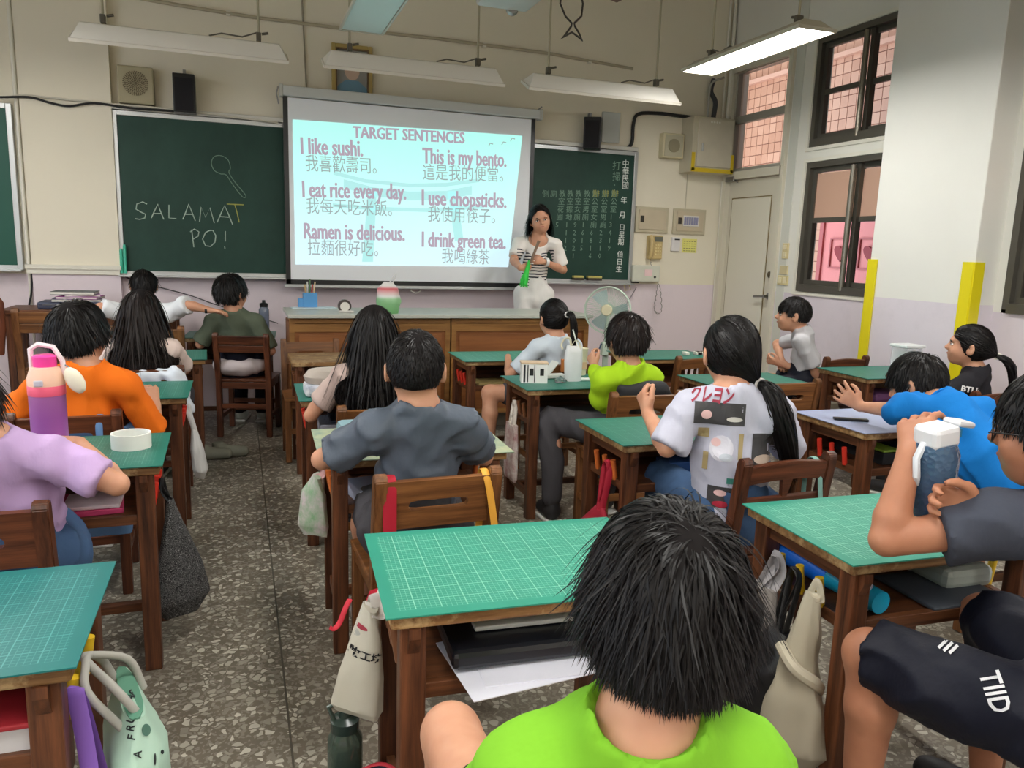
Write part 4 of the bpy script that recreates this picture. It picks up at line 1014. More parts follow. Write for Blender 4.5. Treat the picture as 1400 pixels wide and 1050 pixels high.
# ================================================================== BODIES: smooth distance fields meshed by surface nets
class SDF:
    def __init__(s, lo, hi, h):
        s.h = h; s.lo = np.array(lo, float)
        n = np.ceil((np.array(hi)-s.lo)/h).astype(int)+1; s.n = n
        s.ax = [(s.lo[i]+h*np.arange(n[i])).astype(np.float32) for i in range(3)]
        s.f = np.full(n, .2, np.float32)
    def _sub(s, lo, hi):
        a = np.clip(np.floor((np.array(lo)-s.lo)/s.h).astype(int), 0, s.n-1); b = np.clip(np.ceil((np.array(hi)-s.lo)/s.h).astype(int)+1, 1, s.n)
        if (b <= a).any(): return None
        sl = tuple(slice(a[i], b[i]) for i in range(3))
        return sl, s.ax[0][sl[0]][:, None, None], s.ax[1][sl[1]][None, :, None], s.ax[2][sl[2]][None, None, :]
    def _put(s, sl, d, k, op='add'):
        f = s.f[sl]
        if op == 'add':
            if k > 0:
                h = np.maximum(k-np.abs(f-d), 0)/k; s.f[sl] = np.minimum(f, d)-h*h*k*.25
            else: s.f[sl] = np.minimum(f, d)
        else:
            d = -d
            if k > 0:
                h = np.maximum(k-np.abs(f-d), 0)/k; s.f[sl] = np.maximum(f, d)+h*h*k*.25
            else: s.f[sl] = np.maximum(f, d)
    def cap(s, a, b, ra, rb, k=.02, op='add', flat=None):
        """tapered capsule; flat=(axis, factor) squashes the section along axis"""
        a = np.array(a, float); b = np.array(b, float); m = max(ra, rb)*1.02+k+3*s.h
        r = s._sub(np.minimum(a, b)-m, np.maximum(a, b)+m)
        if r is None: return s
        sl, X, Y, Z = r; ba = b-a; L = max((ba*ba).sum(), 1e-9)
        px, py, pz = X-a[0], Y-a[1], Z-a[2]
        t = np.clip((px*ba[0]+py*ba[1]+pz*ba[2])/L, 0, 1)
        qx, qy, qz = px-t*ba[0], py-t*ba[1], pz-t*ba[2]
        d2 = qx*qx+qy*qy+qz*qz
        if flat is not None:
            u = np.array(flat[0], float); u /= np.linalg.norm(u); c = qx*u[0]+qy*u[1]+qz*u[2]
            d2 = d2-c*c+(c/flat[1])**2
        s._put(sl, np.sqrt(d2)-(ra+(rb-ra)*t), k, op); return s
    def ell(s, c, r, R=None, k=.02, op='add'):
        c = np.array(c, float); r = np.array(r, float); m = r.max()+k+3*s.h
        q = s._sub(c-m, c+m)
        if q is None: return s
        sl, X, Y, Z = q; px, py, pz = X-c[0], Y-c[1], Z-c[2]
        if R is None: lx, ly, lz = px, py, pz
        else:
            lx = px*R[0][0]+py*R[1][0]+pz*R[2][0]; ly = px*R[0][1]+py*R[1][1]+pz*R[2][1]; lz = px*R[0][2]+py*R[1][2]+pz*R[2][2]
        k0 = np.sqrt((lx/r[0])**2+(ly/r[1])**2+(lz/r[2])**2); k1 = np.sqrt((lx/r[0]**2)**2+(ly/r[1]**2)**2+(lz/r[2]**2)**2)
        s._put(sl, k0*(k0-1)/np.maximum(k1, 1e-6), k, op); return s
    def cut(s, o, n, k=.004):
        """drop everything on the side n points to"""
        o = np.array(o, float); n = np.array(n, float); n /= np.linalg.norm(n)
        d = (s.ax[0]-o[0])[:, None, None]*n[0]+(s.ax[1]-o[1])[None, :, None]*n[1]+(s.ax[2]-o[2])[None, None, :]*n[2]
        s.f = np.maximum(s.f, d.astype(np.float32)); return s
    def folds(s, amp, seed=0, dirn=(0, 0, 1), freq=38):
        rs = np.random.RandomState(seed); X = s.ax[0][:, None, None]; Y = s.ax[1][None, :, None]; Z = s.ax[2][None, None, :]
        acc = 0
        wx, wy, wz = [rs.normal(size=3)*9 for _ in range(3)]
        Wp = np.sin(X*wx[0]+Y*wx[1]+Z*wx[2]+rs.rand()*6)+.6*np.sin(X*wy[0]*2+Y*wy[1]*2+Z*wy[2]*2+rs.rand()*6)
        for i in range(4):
            v = rs.normal(size=3)*np.array([1, 1, .8]); v *= freq*(.7+.55*i)/np.linalg.norm(v)
            ph = X*v[0]+Y*v[1]+Z*v[2]+(1.8+.5*i)*Wp+rs.rand()*6
            mask = .5+.5*np.sin(X*wz[0]+Y*wz[1]+Z*wz[2]+i*2.1)
            acc = acc+((1-2*np.abs(np.sin(ph*.5))**.75) if i else np.sin(ph))*mask/(1+i*.35)
        s.f = s.f-(amp*1.05*acc).astype(np.float32); return s
    def mesh(s, name):
        f = s.f; neg = f < 0
        c = neg[:-1, :-1, :-1].astype(np.int8)
        cnt = np.zeros_like(c)
        for dx in (0, 1):
            for dy in (0, 1):
                for dz in (0, 1): cnt += neg[dx:f.shape[0]-1+dx, dy:f.shape[1]-1+dy, dz:f.shape[2]-1+dz]
        act = (cnt > 0) & (cnt < 8)
        idx = np.argwhere(act); ids = -np.ones(act.shape, np.int64); ids[act] = np.arange(len(idx))
        acc = np.zeros((len(idx), 3)); num = np.zeros(len(idx))
        cor = [(x, y, z) for x in (0, 1) for y in (0, 1) for z in (0, 1)]
        vals = {q: f[idx[:, 0]+q[0], idx[:, 1]+q[1], idx[:, 2]+q[2]] for q in cor}
        for q in cor:
            for ax in range(3):
                if q[ax]: continue
                q2 = list(q); q2[ax] = 1; a = vals[q]; b = vals[tuple(q2)]
                m = (a < 0) != (b < 0); t = np.where(m, a/np.where(m, a-b, 1), 0)
                p = np.array(q, float)[None, :].repeat(len(idx), 0); p[:, ax] += t
                acc += p*m[:, None]; num += m
        V = (idx+acc/np.maximum(num, 1)[:, None])*s.h+s.lo
        quads = []
        for ax in range(3):
            o = [i for i in range(3) if i != ax]; sh = list(f.shape)
            sl0 = [slice(1, n-1) for n in sh]; sl1 = list(sl0); sl0[ax] = slice(0, sh[ax]-1); sl1[ax] = slice(1, sh[ax])
            a = neg[tuple(sl0)]; b = neg[tuple(sl1)]; m = a != b; P = np.argwhere(m)
            if not len(P): continue
            base = P.copy(); base[:, o[0]] += 1; base[:, o[1]] += 1
            def cell(d0, d1):
                g = base.copy(); g[:, o[0]] += d0; g[:, o[1]] += d1; return ids[g[:, 0], g[:, 1], g[:, 2]]
            q = np.stack([cell(-1, -1), cell(0, -1), cell(0, 0), cell(-1, 0)], 1)
            flip = a[m] if ax != 1 else ~a[m]
            q[~flip] = q[~flip][:, ::-1]; quads.append(q)
        Q = np.concatenate(quads); Q = Q[(Q >= 0).all(1)]
        me = bpy.data.meshes.new(name)
        me.vertices.add(len(V)); me.vertices.foreach_set('co', V.astype(np.float32).ravel())
        me.loops.add(Q.size); me.loops.foreach_set('vertex_index', Q.astype(np.int32).ravel())
        me.polygons.add(len(Q)); me.polygons.foreach_set('loop_start', np.arange(0, Q.size, 4, dtype=np.int32))
        me.update(calc_edges=True); me.validate()
        return me
def keep_largest(me, minfrac=.05):
    return me
def sdf_obj(s, name, mat, parent):
    me = s.mesh(name)
    return mesh_obj(name, me, mat, parent, smooth=True, sharp=0)

def nrm(v): v = np.array(v, float); return v/np.linalg.norm(v)
def rotz(a): c, s_ = math.cos(a), math.sin(a); return np.array([[c, -s_, 0], [s_, c, 0], [0, 0, 1]])
def rotx(a): c, s_ = math.cos(a), math.sin(a); return np.array([[1, 0, 0], [0, c, -s_], [0, s_, c]])
def roty(a): c, s_ = math.cos(a), math.sin(a); return np.array([[c, 0, s_], [0, 1, 0], [-s_, 0, c]])

SCALP = newmat('hair_cap_base', rgb(26, 23, 23), .9, spec=.1)  # dark hair tone for the cap beneath the strands
def add_hand(S, wrist, d, n, side, sc=1.0, curl=.5, spread=.12, thumb=.6, k=.005):
    """wrist, d = direction of the fingers, n = direction the palm faces, side=+1 when the thumb is on the left of d seen from the back"""
    d = nrm(d); n = np.array(n, float); n = nrm(n-d*(n@d)); u = np.cross(d, n)*side   # u points to the thumb side
    w = np.array(wrist, float)
    L = .072*sc
    S.cap(w, w+d*.02*sc, .019*sc, .020*sc, .015, flat=(n, .72))
    for t in (-1, -.33, .33, 1):
        S.cap(w+d*.012*sc+u*t*.009*sc, w+d*L+u*t*.027*sc, .013*sc, .0105*sc, .010)
    lens = [.058, .066, .061, .047]
    for i, t in enumerate((1, .33, -.33, -1)):
        a = nrm(d+u*t*spread); p = w+d*L*.97+u*t*.027*sc; ln = lens[i]*sc; rr = (.0088, .0090, .0086, .0075)[i]*sc
        c = curl*(1+.08*i)
        for seg, fr in enumerate((.45, .31, .24)):
            q = p+nrm(a*math.cos(c*(seg+.6))+n*math.sin(c*(seg+.6)))*ln*fr
            S.cap(p, q, rr*(1-.08*seg), rr*(.92-.1*seg), k*.5); p = q
    p = w+d*.018*sc+u*.016*sc+n*.004
    q = p+nrm(u*.75+d*.65+n*.35*thumb)*.034*sc; r2 = q+nrm(d*.9+u*.30+n*.5*thumb)*.027*sc; r3 = r2+nrm(d*1.0+u*.0+n*.7*thumb)*.020*sc
    S.cap(p, q, .0135*sc, .0110*sc, .010); S.cap(q, r2, .0105*sc, .0092*sc, .003); S.cap(r2, r3, .0090*sc, .0075*sc, .002)

def elbow(sh, wr, l1, l2, hint):
    sh = np.array(sh, float); wr = np.array(wr, float); v = wr-sh; D = np.linalg.norm(v); 
    if D > (l1+l2)*.995: wr = sh+v/D*(l1+l2)*.995; v = wr-sh; D = np.linalg.norm(v)
    a = (l1*l1-l2*l2+D*D)/(2*D); h = math.sqrt(max(l1*l1-a*a, 0)); e = nrm(v); hn = np.array(hint, float); hn = nrm(hn-e*(hn@e))
    return sh+e*a+hn*h, wr

# ---------------------------------------------------------------- hair as strands
def make_strands(P, W, name, mat, parent, rootw=.9):
    """P: (n, m, 3) points; W: (n,) widths -> thin ribbons with a raised middle"""
    n, m, _ = P.shape
    T = np.zeros_like(P); T[:, 1:-1] = P[:, 2:]-P[:, :-2]; T[:, 0] = P[:, 1]-P[:, 0]; T[:, -1] = P[:, -1]-P[:, -2]
    T /= np.maximum(np.linalg.norm(T, axis=2, keepdims=True), 1e-9)
    return T
def ribbon_mesh(P, N, W, name):
    n, m, _ = P.shape
    T = np.zeros_like(P); T[:, 1:-1] = P[:, 2:]-P[:, :-2]; T[:, 0] = P[:, 1]-P[:, 0]; T[:, -1] = P[:, -1]-P[:, -2]
    S_ = np.cross(T, N); S_ /= np.maximum(np.linalg.norm(S_, axis=2, keepdims=True), 1e-9)
    N2 = np.cross(S_, T); N2 /= np.maximum(np.linalg.norm(N2, axis=2, keepdims=True), 1e-9)
    t = np.linspace(0, 1, m); prof = (np.clip(t*6, .5, 1)*np.clip((1-t)*2.6, 0, 1)**.7)[None, :, None]*W[:, None, None]
    tw = np.where(np.arange(n) % 2, .28, -.28)[:, None, None]
    A = P-S_*prof+N2*prof*tw; C = P+S_*prof-N2*prof*tw
    V = np.stack([A, C], 2).reshape(-1, 3)
    base = (np.arange(n)[:, None]*m+np.arange(m-1)[None, :])*2
    Q = np.stack([base, base+1, base+3, base+2], -1).reshape(-1, 4)
    me = bpy.data.meshes.new(name); me.vertices.add(len(V)); me.vertices.foreach_set('co', V.astype(np.float32).ravel())
    me.loops.add(Q.size); me.loops.foreach_set('vertex_index', Q.astype(np.int32).ravel())
    me.polygons.add(len(Q)); me.polygons.foreach_set('loop_start', np.arange(0, Q.size, 4, dtype=np.int32)); me.update(calc_edges=True)
    return me
def grow_hair(parent, c, R, rad, mat, style, n=2500, seed=1, width=.0022, whorl=(0.12, -.45, .88), length=.075, steps=9, puff=.012, body=None, tie=None, tail=None, hairline=.30, nape=-.55, gap=.0, name='hair', lenjit=.25, wn=.2, keep=None):
    """c, R: head centre and axes (columns right, front, up); rad: skull radii"""
    rs = np.random.RandomState(seed); R = np.array(R, float); rad = np.array(rad, float)
    d = rs.normal(size=(n*4, 3)); d /= np.linalg.norm(d, axis=1, keepdims=True)
    front = (d[:, 1] > .25+.35*np.abs(d[:, 0])) & (d[:, 2] < hairline+.12*np.cos(d[:, 0]*6))
    temple = (d[:, 1] > .42-.1*(d[:, 2] > .2)) & (d[:, 2] < .12)
    ear = (np.abs(d[:, 0]) > .80) & (d[:, 2] < -.10) & (d[:, 1] > -.25)
    side = (d[:, 1] > .05) & (d[:, 2] < -.12)
    low = d[:, 2] < nape-.12*np.abs(d[:, 0])
    d = d[~(front | temple | low | ear | side)]
    if keep is not None: d = d[keep(d)]
    d = d[:n]; n = len(d)
    w = nrm(whorl)
    p = d*rad
    t = d-w*1.0; t -= d*(t*d).sum(1, keepdims=True); t /= np.maximum(np.linalg.norm(t, axis=1, keepdims=True), 1e-6)
    # small swirl round the whorl
    sw = np.cross(w[None, :], d); t = t+sw*.45*np.exp(-((d-w)**2).sum(1, keepdims=True)*3)
    t += rs.normal(size=(n, 3))*(.16+wn*np.exp(-((d-w)**2).sum(1, keepdims=True)*14))
    if style == 'tied':
        tl = R.T @ (np.array(tie)-c) if tie is not None else np.array([0, -rad[1], 0])
        t = tl[None, :]-p; t -= d*(t*d).sum(1, keepdims=True); t /= np.maximum(np.linalg.norm(t, axis=1, keepdims=True), 1e-6)
    L = length*(1+rs.uniform(-lenjit, lenjit, n))
    if style == 'short':   # sides and nape cut shorter than the top
        L *= np.clip(.72+.5*d[:, 2], .35, 1.15)
    layer = rs.uniform(.15, 1, n)**.8
    P = np.zeros((n, steps, 3)); N = np.zeros((n, steps, 3)); vel = t.copy(); cur = p.copy()
    g = R.T @ np.array([0, 0, -1.0]); ds = L/(steps-1)
    cl = rs.randint(0, max(8, n//14), n); cdir = rs.normal(size=(max(8, n//14), 3))*.14
    for i in range(steps):
        P[:, i] = cur; nn = cur/rad**2; nn /= np.linalg.norm(nn, axis=1, keepdims=True); N[:, i] = nn
        f = i/(steps-1)
        if style == 'tied':
            v = tl[None, :]-cur; dist = np.linalg.norm(v, axis=1, keepdims=True); v /= np.maximum(dist, 1e-6); vel = vel*.35+v*.65
            step = np.minimum(ds[:, None], dist*1.0)
        else:
            vel = vel+g[None, :]*(.34 if style == 'short' else .55)+cdir[cl]*.5
            step = ds[:, None]
        vel /= np.maximum(np.linalg.norm(vel, axis=1, keepdims=True), 1e-6)
        cur = cur+vel*step
        k = np.sqrt(((cur/rad)**2).sum(1)); lift = 1+(puff/rad.mean())*layer*min(1, .35+f*1.3)
        if style == 'tied': lift = 1+.05*layer*(1-f)+.03
        m = k < lift; cur[m] *= (lift[m]/k[m])[:, None]
    Pw = P @ R.T + c; Nw = N @ R.T
    if style == 'long' and body is not None:
        for (bc, br) in body:                     # push strands outside shoulders and back
            q = (Pw-bc)/br; k = np.sqrt((q**2).sum(2)); m = k < 1.0
            Pw[m] = bc+(q[m]/k[m][:, None])*br
    Wd = width*rs.uniform(.6, 1.25, n)
    me = ribbon_mesh(Pw, Nw, Wd, name)
    o = mesh_obj(name, me, mat, parent, smooth=True, sharp=0)
    # dark scalp under the strands
    S = SDF(c-rad.max()*1.25, c+rad.max()*1.25, .0105)
    S.ell(c, rad*1.02+puff*.25, R, 0)
    fz = R @ np.array([0, 1.0, 0]); up = R @ np.array([0, 0, 1.0])
    S.cut(c+up*rad[2]*.18+fz*rad[1]*.62, fz*.9-up*.45)
    S.cut(c+up*rad[2]*(nape-.0), -up*1.0+fz*.35)
    me2 = S.mesh('scalp'); mesh_obj('scalp', me2, SCALP, o, smooth=True, sharp=0)
    if tail is not None:
        # pony tail: strands from the tie along a path
        path, spread0, spread1, nt = tail
        path = np.array([list(q) for q in smooth_path(path, 5)]); m = len(path); k = rs.normal(size=(nt, 1, 3)); k /= np.maximum(np.linalg.norm(k, axis=2, keepdims=True), 1e-6)
        k *= rs.uniform(0, 1, (nt, 1, 1))**.5
        tt = np.linspace(0, 1, m); sp_ = (spread0+(spread1-spread0)*np.sin(np.clip(tt*1.15, 0, 1)*PI/2))*(1-.45*np.clip(tt-.6, 0, 1)/.4)
        cut_ = rs.uniform(.72, 1.0, nt)
        Pt = np.zeros((nt, m, 3))
        for i in range(nt):
            ti = tt*cut_[i]*(m-1); i0 = np.minimum(ti.astype(int), m-2); fr = (ti-i0)[:, None]
            Pt[i] = path[i0]*(1-fr)+path[i0+1]*fr
        wob = np.sin(tt[None, :]*rs.uniform(4, 9, (nt, 1))+rs.uniform(0, 6, (nt, 1)))[:, :, None]*.006
        Pt += k*sp_[None, :, None]+wob*k
        Nt = np.broadcast_to(k+np.array([0, -.4, .1]), Pt.shape).copy()
        mesh_obj('ponytail', ribbon_mesh(Pt, Nt, width*rs.uniform(.7, 1.5, nt), 'ponytail'), mat, parent, smooth=True, sharp=0)
    return o

def decal(me, target, direction, off=.0025):
    """lay a flat mesh on a cloth surface along a direction"""
    dg = None
    M = root_matrix(target); Mi = M.inverted()
    bvh = BVHTree.FromPolygons([v.co for v in target.data.vertices], [tuple(p.vertices) for p in target.data.polygons])
    d = (Mi.to_3x3() @ Vector(direction)).normalized(); kill = []
    for v in me.vertices:
        p = Mi @ v.co
        hit = bvh.ray_cast(p-d*.35, d, .9)
        if hit[0] is not None: v.co = M @ (hit[0]-d*off)
        else: kill.append(v.index)
    if kill:
        bm = bmesh.new(); bm.from_mesh(me); bm.verts.ensure_lookup_table()
        bmesh.ops.delete(bm, geom=[bm.verts[i] for i in kill], context='VERTS'); bm.to_mesh(me); bm.free()
    return me
def patch(origin, right, up, w, h, nx=10, ny=10, shape='rect'):
    bm = bmesh.new(); M = basis(origin, right, up)
    if shape == 'rect':
        g = [[bm.verts.new(M @ Vector((w*(i/nx-.5), h*(j/ny-.5), 0))) for i in range(nx+1)] for j in range(ny+1)]
        for j in range(ny):
            for i in range(nx): bm.faces.new((g[j][i], g[j][i+1], g[j+1][i+1], g[j+1][i]))
    else:
        c = bm.verts.new(M @ Vector((0, 0, 0))); rings = []
        for r in range(1, 5): rings.append([bm.verts.new(M @ Vector((w/2*r/4*math.cos(2*PI*i/16), h/2*r/4*math.sin(2*PI*i/16), 0))) for i in range(16)])
        for i in range(16):
            j = (i+1) % 16; bm.faces.new((c, rings[0][i], rings[0][j]))
            for r in range(3): bm.faces.new((rings[r][i], rings[r+1][i], rings[r+1][j], rings[r][j]))
    me = bpy.data.meshes.new('print'); bm.to_mesh(me); bm.free(); return me
def fine_text(body, size, M, **kw):
    me = text_mesh(body, size, M, depth=0, **kw); bm = bmesh.new(); bm.from_mesh(me)
    bmesh.ops.triangulate(bm, faces=bm.faces[:])
    for _ in range(2):
        e = [e for e in bm.edges if e.calc_length() > size*.35]
        if e: bmesh.ops.subdivide_edges(bm, edges=e, cuts=1); bmesh.ops.triangulate(bm, faces=bm.faces[:])
    bm.to_mesh(me); bm.free(); return me

# ---------------------------------------------------------------- a person
def person(label, hip, chest, neck, head, look, S_=1.0, head_pitch=0, head_roll=0, face=None, skin=SKIN, wrists=None, elb_hint=None, hands=None, h=.007,
           shirt=None, sleeve=.62, shorts=None, short_len=.6, knees=None, feet=None, shoes=None, adult=False, headscale=1.0, shoulder_w=None, shoulders=None, long_sleeve=False,
           hem=.06, folds=.004, seed=1, cloth_h=.009, collar=True, trouser=False, shoulder_up=0.0, eyes=True, headgear=None, girth=.90, elbows=None, nofeet=False, loose=1.0):
    """all joints in world coordinates; face = body heading angle (0 = +y, positive = turned left)"""
    V = lambda q: np.array(q, float)
    hip, chest, neck, head = map(V, (hip, chest, neck, head))
    face = 0 if face is None else face; B = rotz(face); right = B @ [1, 0, 0]; fwd = B @ [0, 1, 0]
    th = thing('person', label, 'person', (hip[0], hip[1], 0), face)
    P = {}
    sw = (shoulder_w or .122)*S_
    up = nrm(neck-chest)
    sr = neck-up*.058*S_+right*sw+V((0, 0, shoulder_up)); sl_ = neck-up*.058*S_-right*sw+V((0, 0, shoulder_up))
    if shoulders: sl_, sr = V(shoulders[0]), V(shoulders[1])
    hr = hip+right*.075*S_; hl = hip-right*.075*S_
    ua, fa = .235*S_, .205*S_
    joints = {}
    for sd, sh in (('L', sl_), ('R', sr)):
        s1 = -1 if sd == 'L' else 1
        wr = wrists.get(sd) if wrists else None
        if wr is None: wr = sh+V((0, 0, -.36*S_))+fwd*.16*S_
        hint = (elb_hint or {}).get(sd, right*s1*.8+V((0, 0, -1))-fwd*.4)
        if elbows and sd in elbows: el = V(elbows[sd]); wr = V(wr)
        else: el, wr = elbow(sh, wr, ua, fa, hint)
        joints[sd] = (sh, el, wr)
    if knees is None: knees = (hl+fwd*.34*S_+V((0, 0, .0)), hr+fwd*.34*S_+V((0, 0, .0)))
    if feet is None: feet = (V(knees[0])*[1, 1, 0]+fwd*.02+[0, 0, .07], V(knees[1])*[1, 1, 0]+fwd*.02+[0, 0, .07])
    knees = [V(k) for k in knees]; feet = [V(k) for k in feet]
    hs = headscale; rad = V((.074, .092, .090))*hs
    H = rotz(look) @ rotx(head_pitch) @ roty(head_roll)
    hr_, hf, hu = H[:, 0], H[:, 1], H[:, 2]
    skull = head
    allp = [hip, chest, neck, head, *knees, *feet]+[q for j in joints.values() for q in j]
    lo = np.min(allp, 0)-.16; hi = np.max(allp, 0)+.16; lo[2] = max(lo[2], -.005)
    # ---- body, one continuous skin
    Bd = SDF(lo, hi, h*1.12)
    k = .03
    Bd.cap(hip-up*.01, chest, .098*S_*girth, .096*S_*girth, k, flat=(fwd, .82))
    Bd.cap(chest, neck-up*.07*S_, .098*S_*girth, .078*S_*girth, k, flat=(fwd, .80))
    for q_ in (sl_, sr): Bd.cap(neck-up*.012, q_, .040*S_, .040*S_, .05)
    nb = neck-up*.02
    Bd.cap(nb, skull-hu*.03*hs-hf*.012*hs, .046*S_, .042*S_, .03)
    for sd in 'LR':
        a, b, c = joints[sd]; mid = b+(c-b)*.25
        Bd.cap(a, b, .037*S_, .029*S_, .03); Bd.cap(b, mid, .028*S_, .030*S_, .006); Bd.cap(mid, c, .030*S_, .0195*S_, .008)
    for hp, kn, ft in ((hl, knees[0], feet[0]), (hr, knees[1], feet[1])):
        Bd.cap(hp, kn, .076*S_*girth, .050*S_, .03); calf = kn+(ft-kn)*.3-fwd*.012
        Bd.cap(kn, calf, .046*S_, .046*S_, .02); Bd.cap(calf, ft, .046*S_, .028*S_, .02)
        Bd.cap(ft+[0, 0, -.03], ft+fwd*.11*S_+[0, 0, -.045], .030*S_, .024*S_, .02)
    # head
    Bd.ell(skull+hu*.012*hs-hf*.006*hs, rad, H, .01)
    Bd.ell(skull+hf*.022*hs-hu*.040*hs, V((.058, .062, .062))*hs, H, .03)
    Bd.ell(skull+hf*.052*hs-hu*.074*hs, V((.028, .024, .022))*hs, H, .03)                 # chin
    for s1 in (-1, 1):
        Bd.ell(skull+hf*.058*hs-hu*.036*hs+hr_*s1*.036*hs, V((.022, .020, .024))*hs, H, .02)   # cheek
        Bd.ell(skull+hf*.079*hs-hu*.004*hs+hr_*s1*.028*hs, V((.018, .010, .011))*hs, H, .008, op='sub')  # eye socket
        ec = skull+hr_*s1*(.077*hs)-hu*.012*hs-hf*.008*hs                                         # ear
        Bd.ell(ec, V((.009, .020, .031))*hs, H @ rotz(s1*.45), .006)
        Bd.ell(ec+hr_*s1*.010*hs+hf*.004*hs, V((.007, .011, .018))*hs, H @ rotz(s1*.45), .004, op='sub')
    Bd.ell(skull+hf*.078*hs+hu*.016*hs, V((.040, .012, .008))*hs, H, .015)                # brow
    Bd.cap(skull+hf*.083*hs+hu*.000*hs, skull+hf*.098*hs-hu*.026*hs, .006*hs, .0105*hs, .010)   # nose
    Bd.cap(skull+hf*.089*hs-hu*.031*hs-hr_*.010*hs, skull+hf*.089*hs-hu*.031*hs+hr_*.010*hs, .0065*hs, .0065*hs, .006)
    Bd.cap(skull+hf*.077*hs-hu*.052*hs-hr_*.016*hs, skull+hf*.077*hs-hu*.052*hs+hr_*.016*hs, .009*hs, .009*hs, .010)
    if hands:
        for sd, hd in hands.items():
            w = joints[sd][2]; fore = nrm(w-joints[sd][1])
            d = V(hd.get('d', fore)); n = V(hd.get('n', (0, 0, -1)))
            add_hand(Bd, w, d, n, (1 if sd == 'R' else -1), sc=hd.get('sc', .92*S_), curl=hd.get('curl', .4), spread=hd.get('spread', .14), thumb=hd.get('thumb', .6))
    Bd.cut((0, 0, .012), (0, 0, -1))
    body = sdf_obj(Bd, 'body', skin, th)
    P.update(th=th, body=body, joints=joints, H=H, head=skull, rad=rad, hs=hs, fwd=fwd, right=right, up=up, neck=neck, chest=chest, hip=hip)
    # ---- shirt
    if shirt is not None:
        C = SDF(lo, hi, cloth_h*1.1); q = .012*loose
        C.cap(hip-up*.02, chest, (.104*girth+q)*S_, (.102*girth+q)*S_, .03, flat=(fwd, .86))
        C.cap(chest, neck-up*.075*S_, (.102*girth+q)*S_, (.082*girth+q*.8)*S_, .03, flat=(fwd, .84))
        for q_ in (sl_, sr): C.cap(neck-up*.014, q_, (.046+q*.4)*S_, (.043+q*.6)*S_, .04)
        C.cap(neck-up*.05, neck+up*.012, .066*S_, .058*S_, .03)
        for sd in 'LR':
            a, b, c = joints[sd]
            if long_sleeve:
                C.cap(a, b, (.048+q*.8)*S_, (.040+q*.7)*S_, .04); C.cap(b, b+(c-b)*.9, (.040+q*.7)*S_, (.030+q*.6)*S_, .02)
            else:
                e = a+(b-a)*(sleeve+.10); C.cap(a, e, (.041+q*.6)*S_, (.038+q*1.1)*S_, .03)
        if folds: C.folds(folds, seed)
        # neckline, hem and sleeve ends
        C.ell(neck+up*.050+fwd*.012, V((.056, .058, .040))*S_, np.column_stack([right, np.cross(up, right), up]), .0, op='sub')
        if adult: C.ell(neck-up*.012+fwd*.060, V((.075, .060, .062))*S_, np.column_stack([right, np.cross(up, right), up]), .0, op='sub')
        C.cut(hip-up*hem, -up)
        if not long_sleeve:
            for sd in 'LR':
                a, b, c = joints[sd]; e = a+(b-a)*sleeve; dd = nrm(b-a)
                R2 = V((.10, .10, .10))
                C.cap(e+dd*.052, e+dd*.16, .075*S_, .075*S_, 0, op='sub') if False else None
                # flat-ended sleeve: remove a short thick disc beyond the hem
                rr = .095*S_; S2 = C._sub(e-rr*1.6, e+dd*.16+rr*1.6)
                if S2:
                    sl2, X, Y, Z = S2; t_ = (X-e[0])*dd[0]+(Y-e[1])*dd[1]+(Z-e[2])*dd[2]
                    qx, qy, qz = X-e[0]-t_*dd[0], Y-e[1]-t_*dd[1], Z-e[2]-t_*dd[2]; rad_ = np.sqrt(qx*qx+qy*qy+qz*qz)
                    dist = np.maximum(np.maximum(-t_, t_-.16), rad_-rr)
                    # hollow: the sleeve mouth stands off the arm
                    dist2 = np.maximum(np.maximum(-(t_+.012), t_-.16), rad_-.046*S_)
                    C._put(sl2, dist, 0, 'sub'); 
        P['shirt'] = sdf_obj(C, 'shirt', shirt, th)
        if collar and not adult:
            ring = [neck+up*(.020-.010*math.cos(a))+right*.052*S_*math.sin(a)+(np.cross(up, right)*.052*math.cos(a)*S_+fwd*.008) for a in [2*PI*i/28 for i in range(28)]]
            MB().tube(ring, .0055, 6, closed=True).obj('collar', shirt, th, smooth=True)
    if shorts is not None:
        C = SDF(lo, hi, cloth_h*1.35 if trouser else cloth_h*1.15)
        C.cap(hip-up*.03, hip+up*.10, .120*S_*girth, .114*S_*girth, .03)
        for hp, kn, ft in ((hl, knees[0], feet[0]), (hr, knees[1], feet[1])):
            e = hp+(kn-hp)*(1.0 if trouser else short_len); C.cap(hp, e, .100*S_*girth, (.064 if trouser else .074)*S_, .03)
            if trouser: C.cap(kn, ft+[0, 0, .03], .066*S_, .052*S_, .03)
            dd = nrm(kn-hp)
        if folds: C.folds(folds, seed+5)
        if not trouser:
            for hp, kn in ((hl, knees[0]), (hr, knees[1])):
                e = hp+(kn-hp)*short_len; dd = nrm(kn-hp); rr = .088*S_; S2 = C._sub(e-rr*1.6, e+dd*.2+rr*1.6)
                if S2:
                    sl2, X, Y, Z = S2; t_ = (X-e[0])*dd[0]+(Y-e[1])*dd[1]+(Z-e[2])*dd[2]
                    qx, qy, qz = X-e[0]-t_*dd[0], Y-e[1]-t_*dd[1], Z-e[2]-t_*dd[2]; rad_ = np.sqrt(qx*qx+qy*qy+qz*qz)
                    C._put(sl2, np.maximum(np.maximum(-t_, t_-.2), rad_-rr), 0, 'sub')
        C.cut((0, 0, .06), (0, 0, -1))
        P['shorts'] = sdf_obj(C, 'trousers' if trouser else 'shorts', shorts, th)
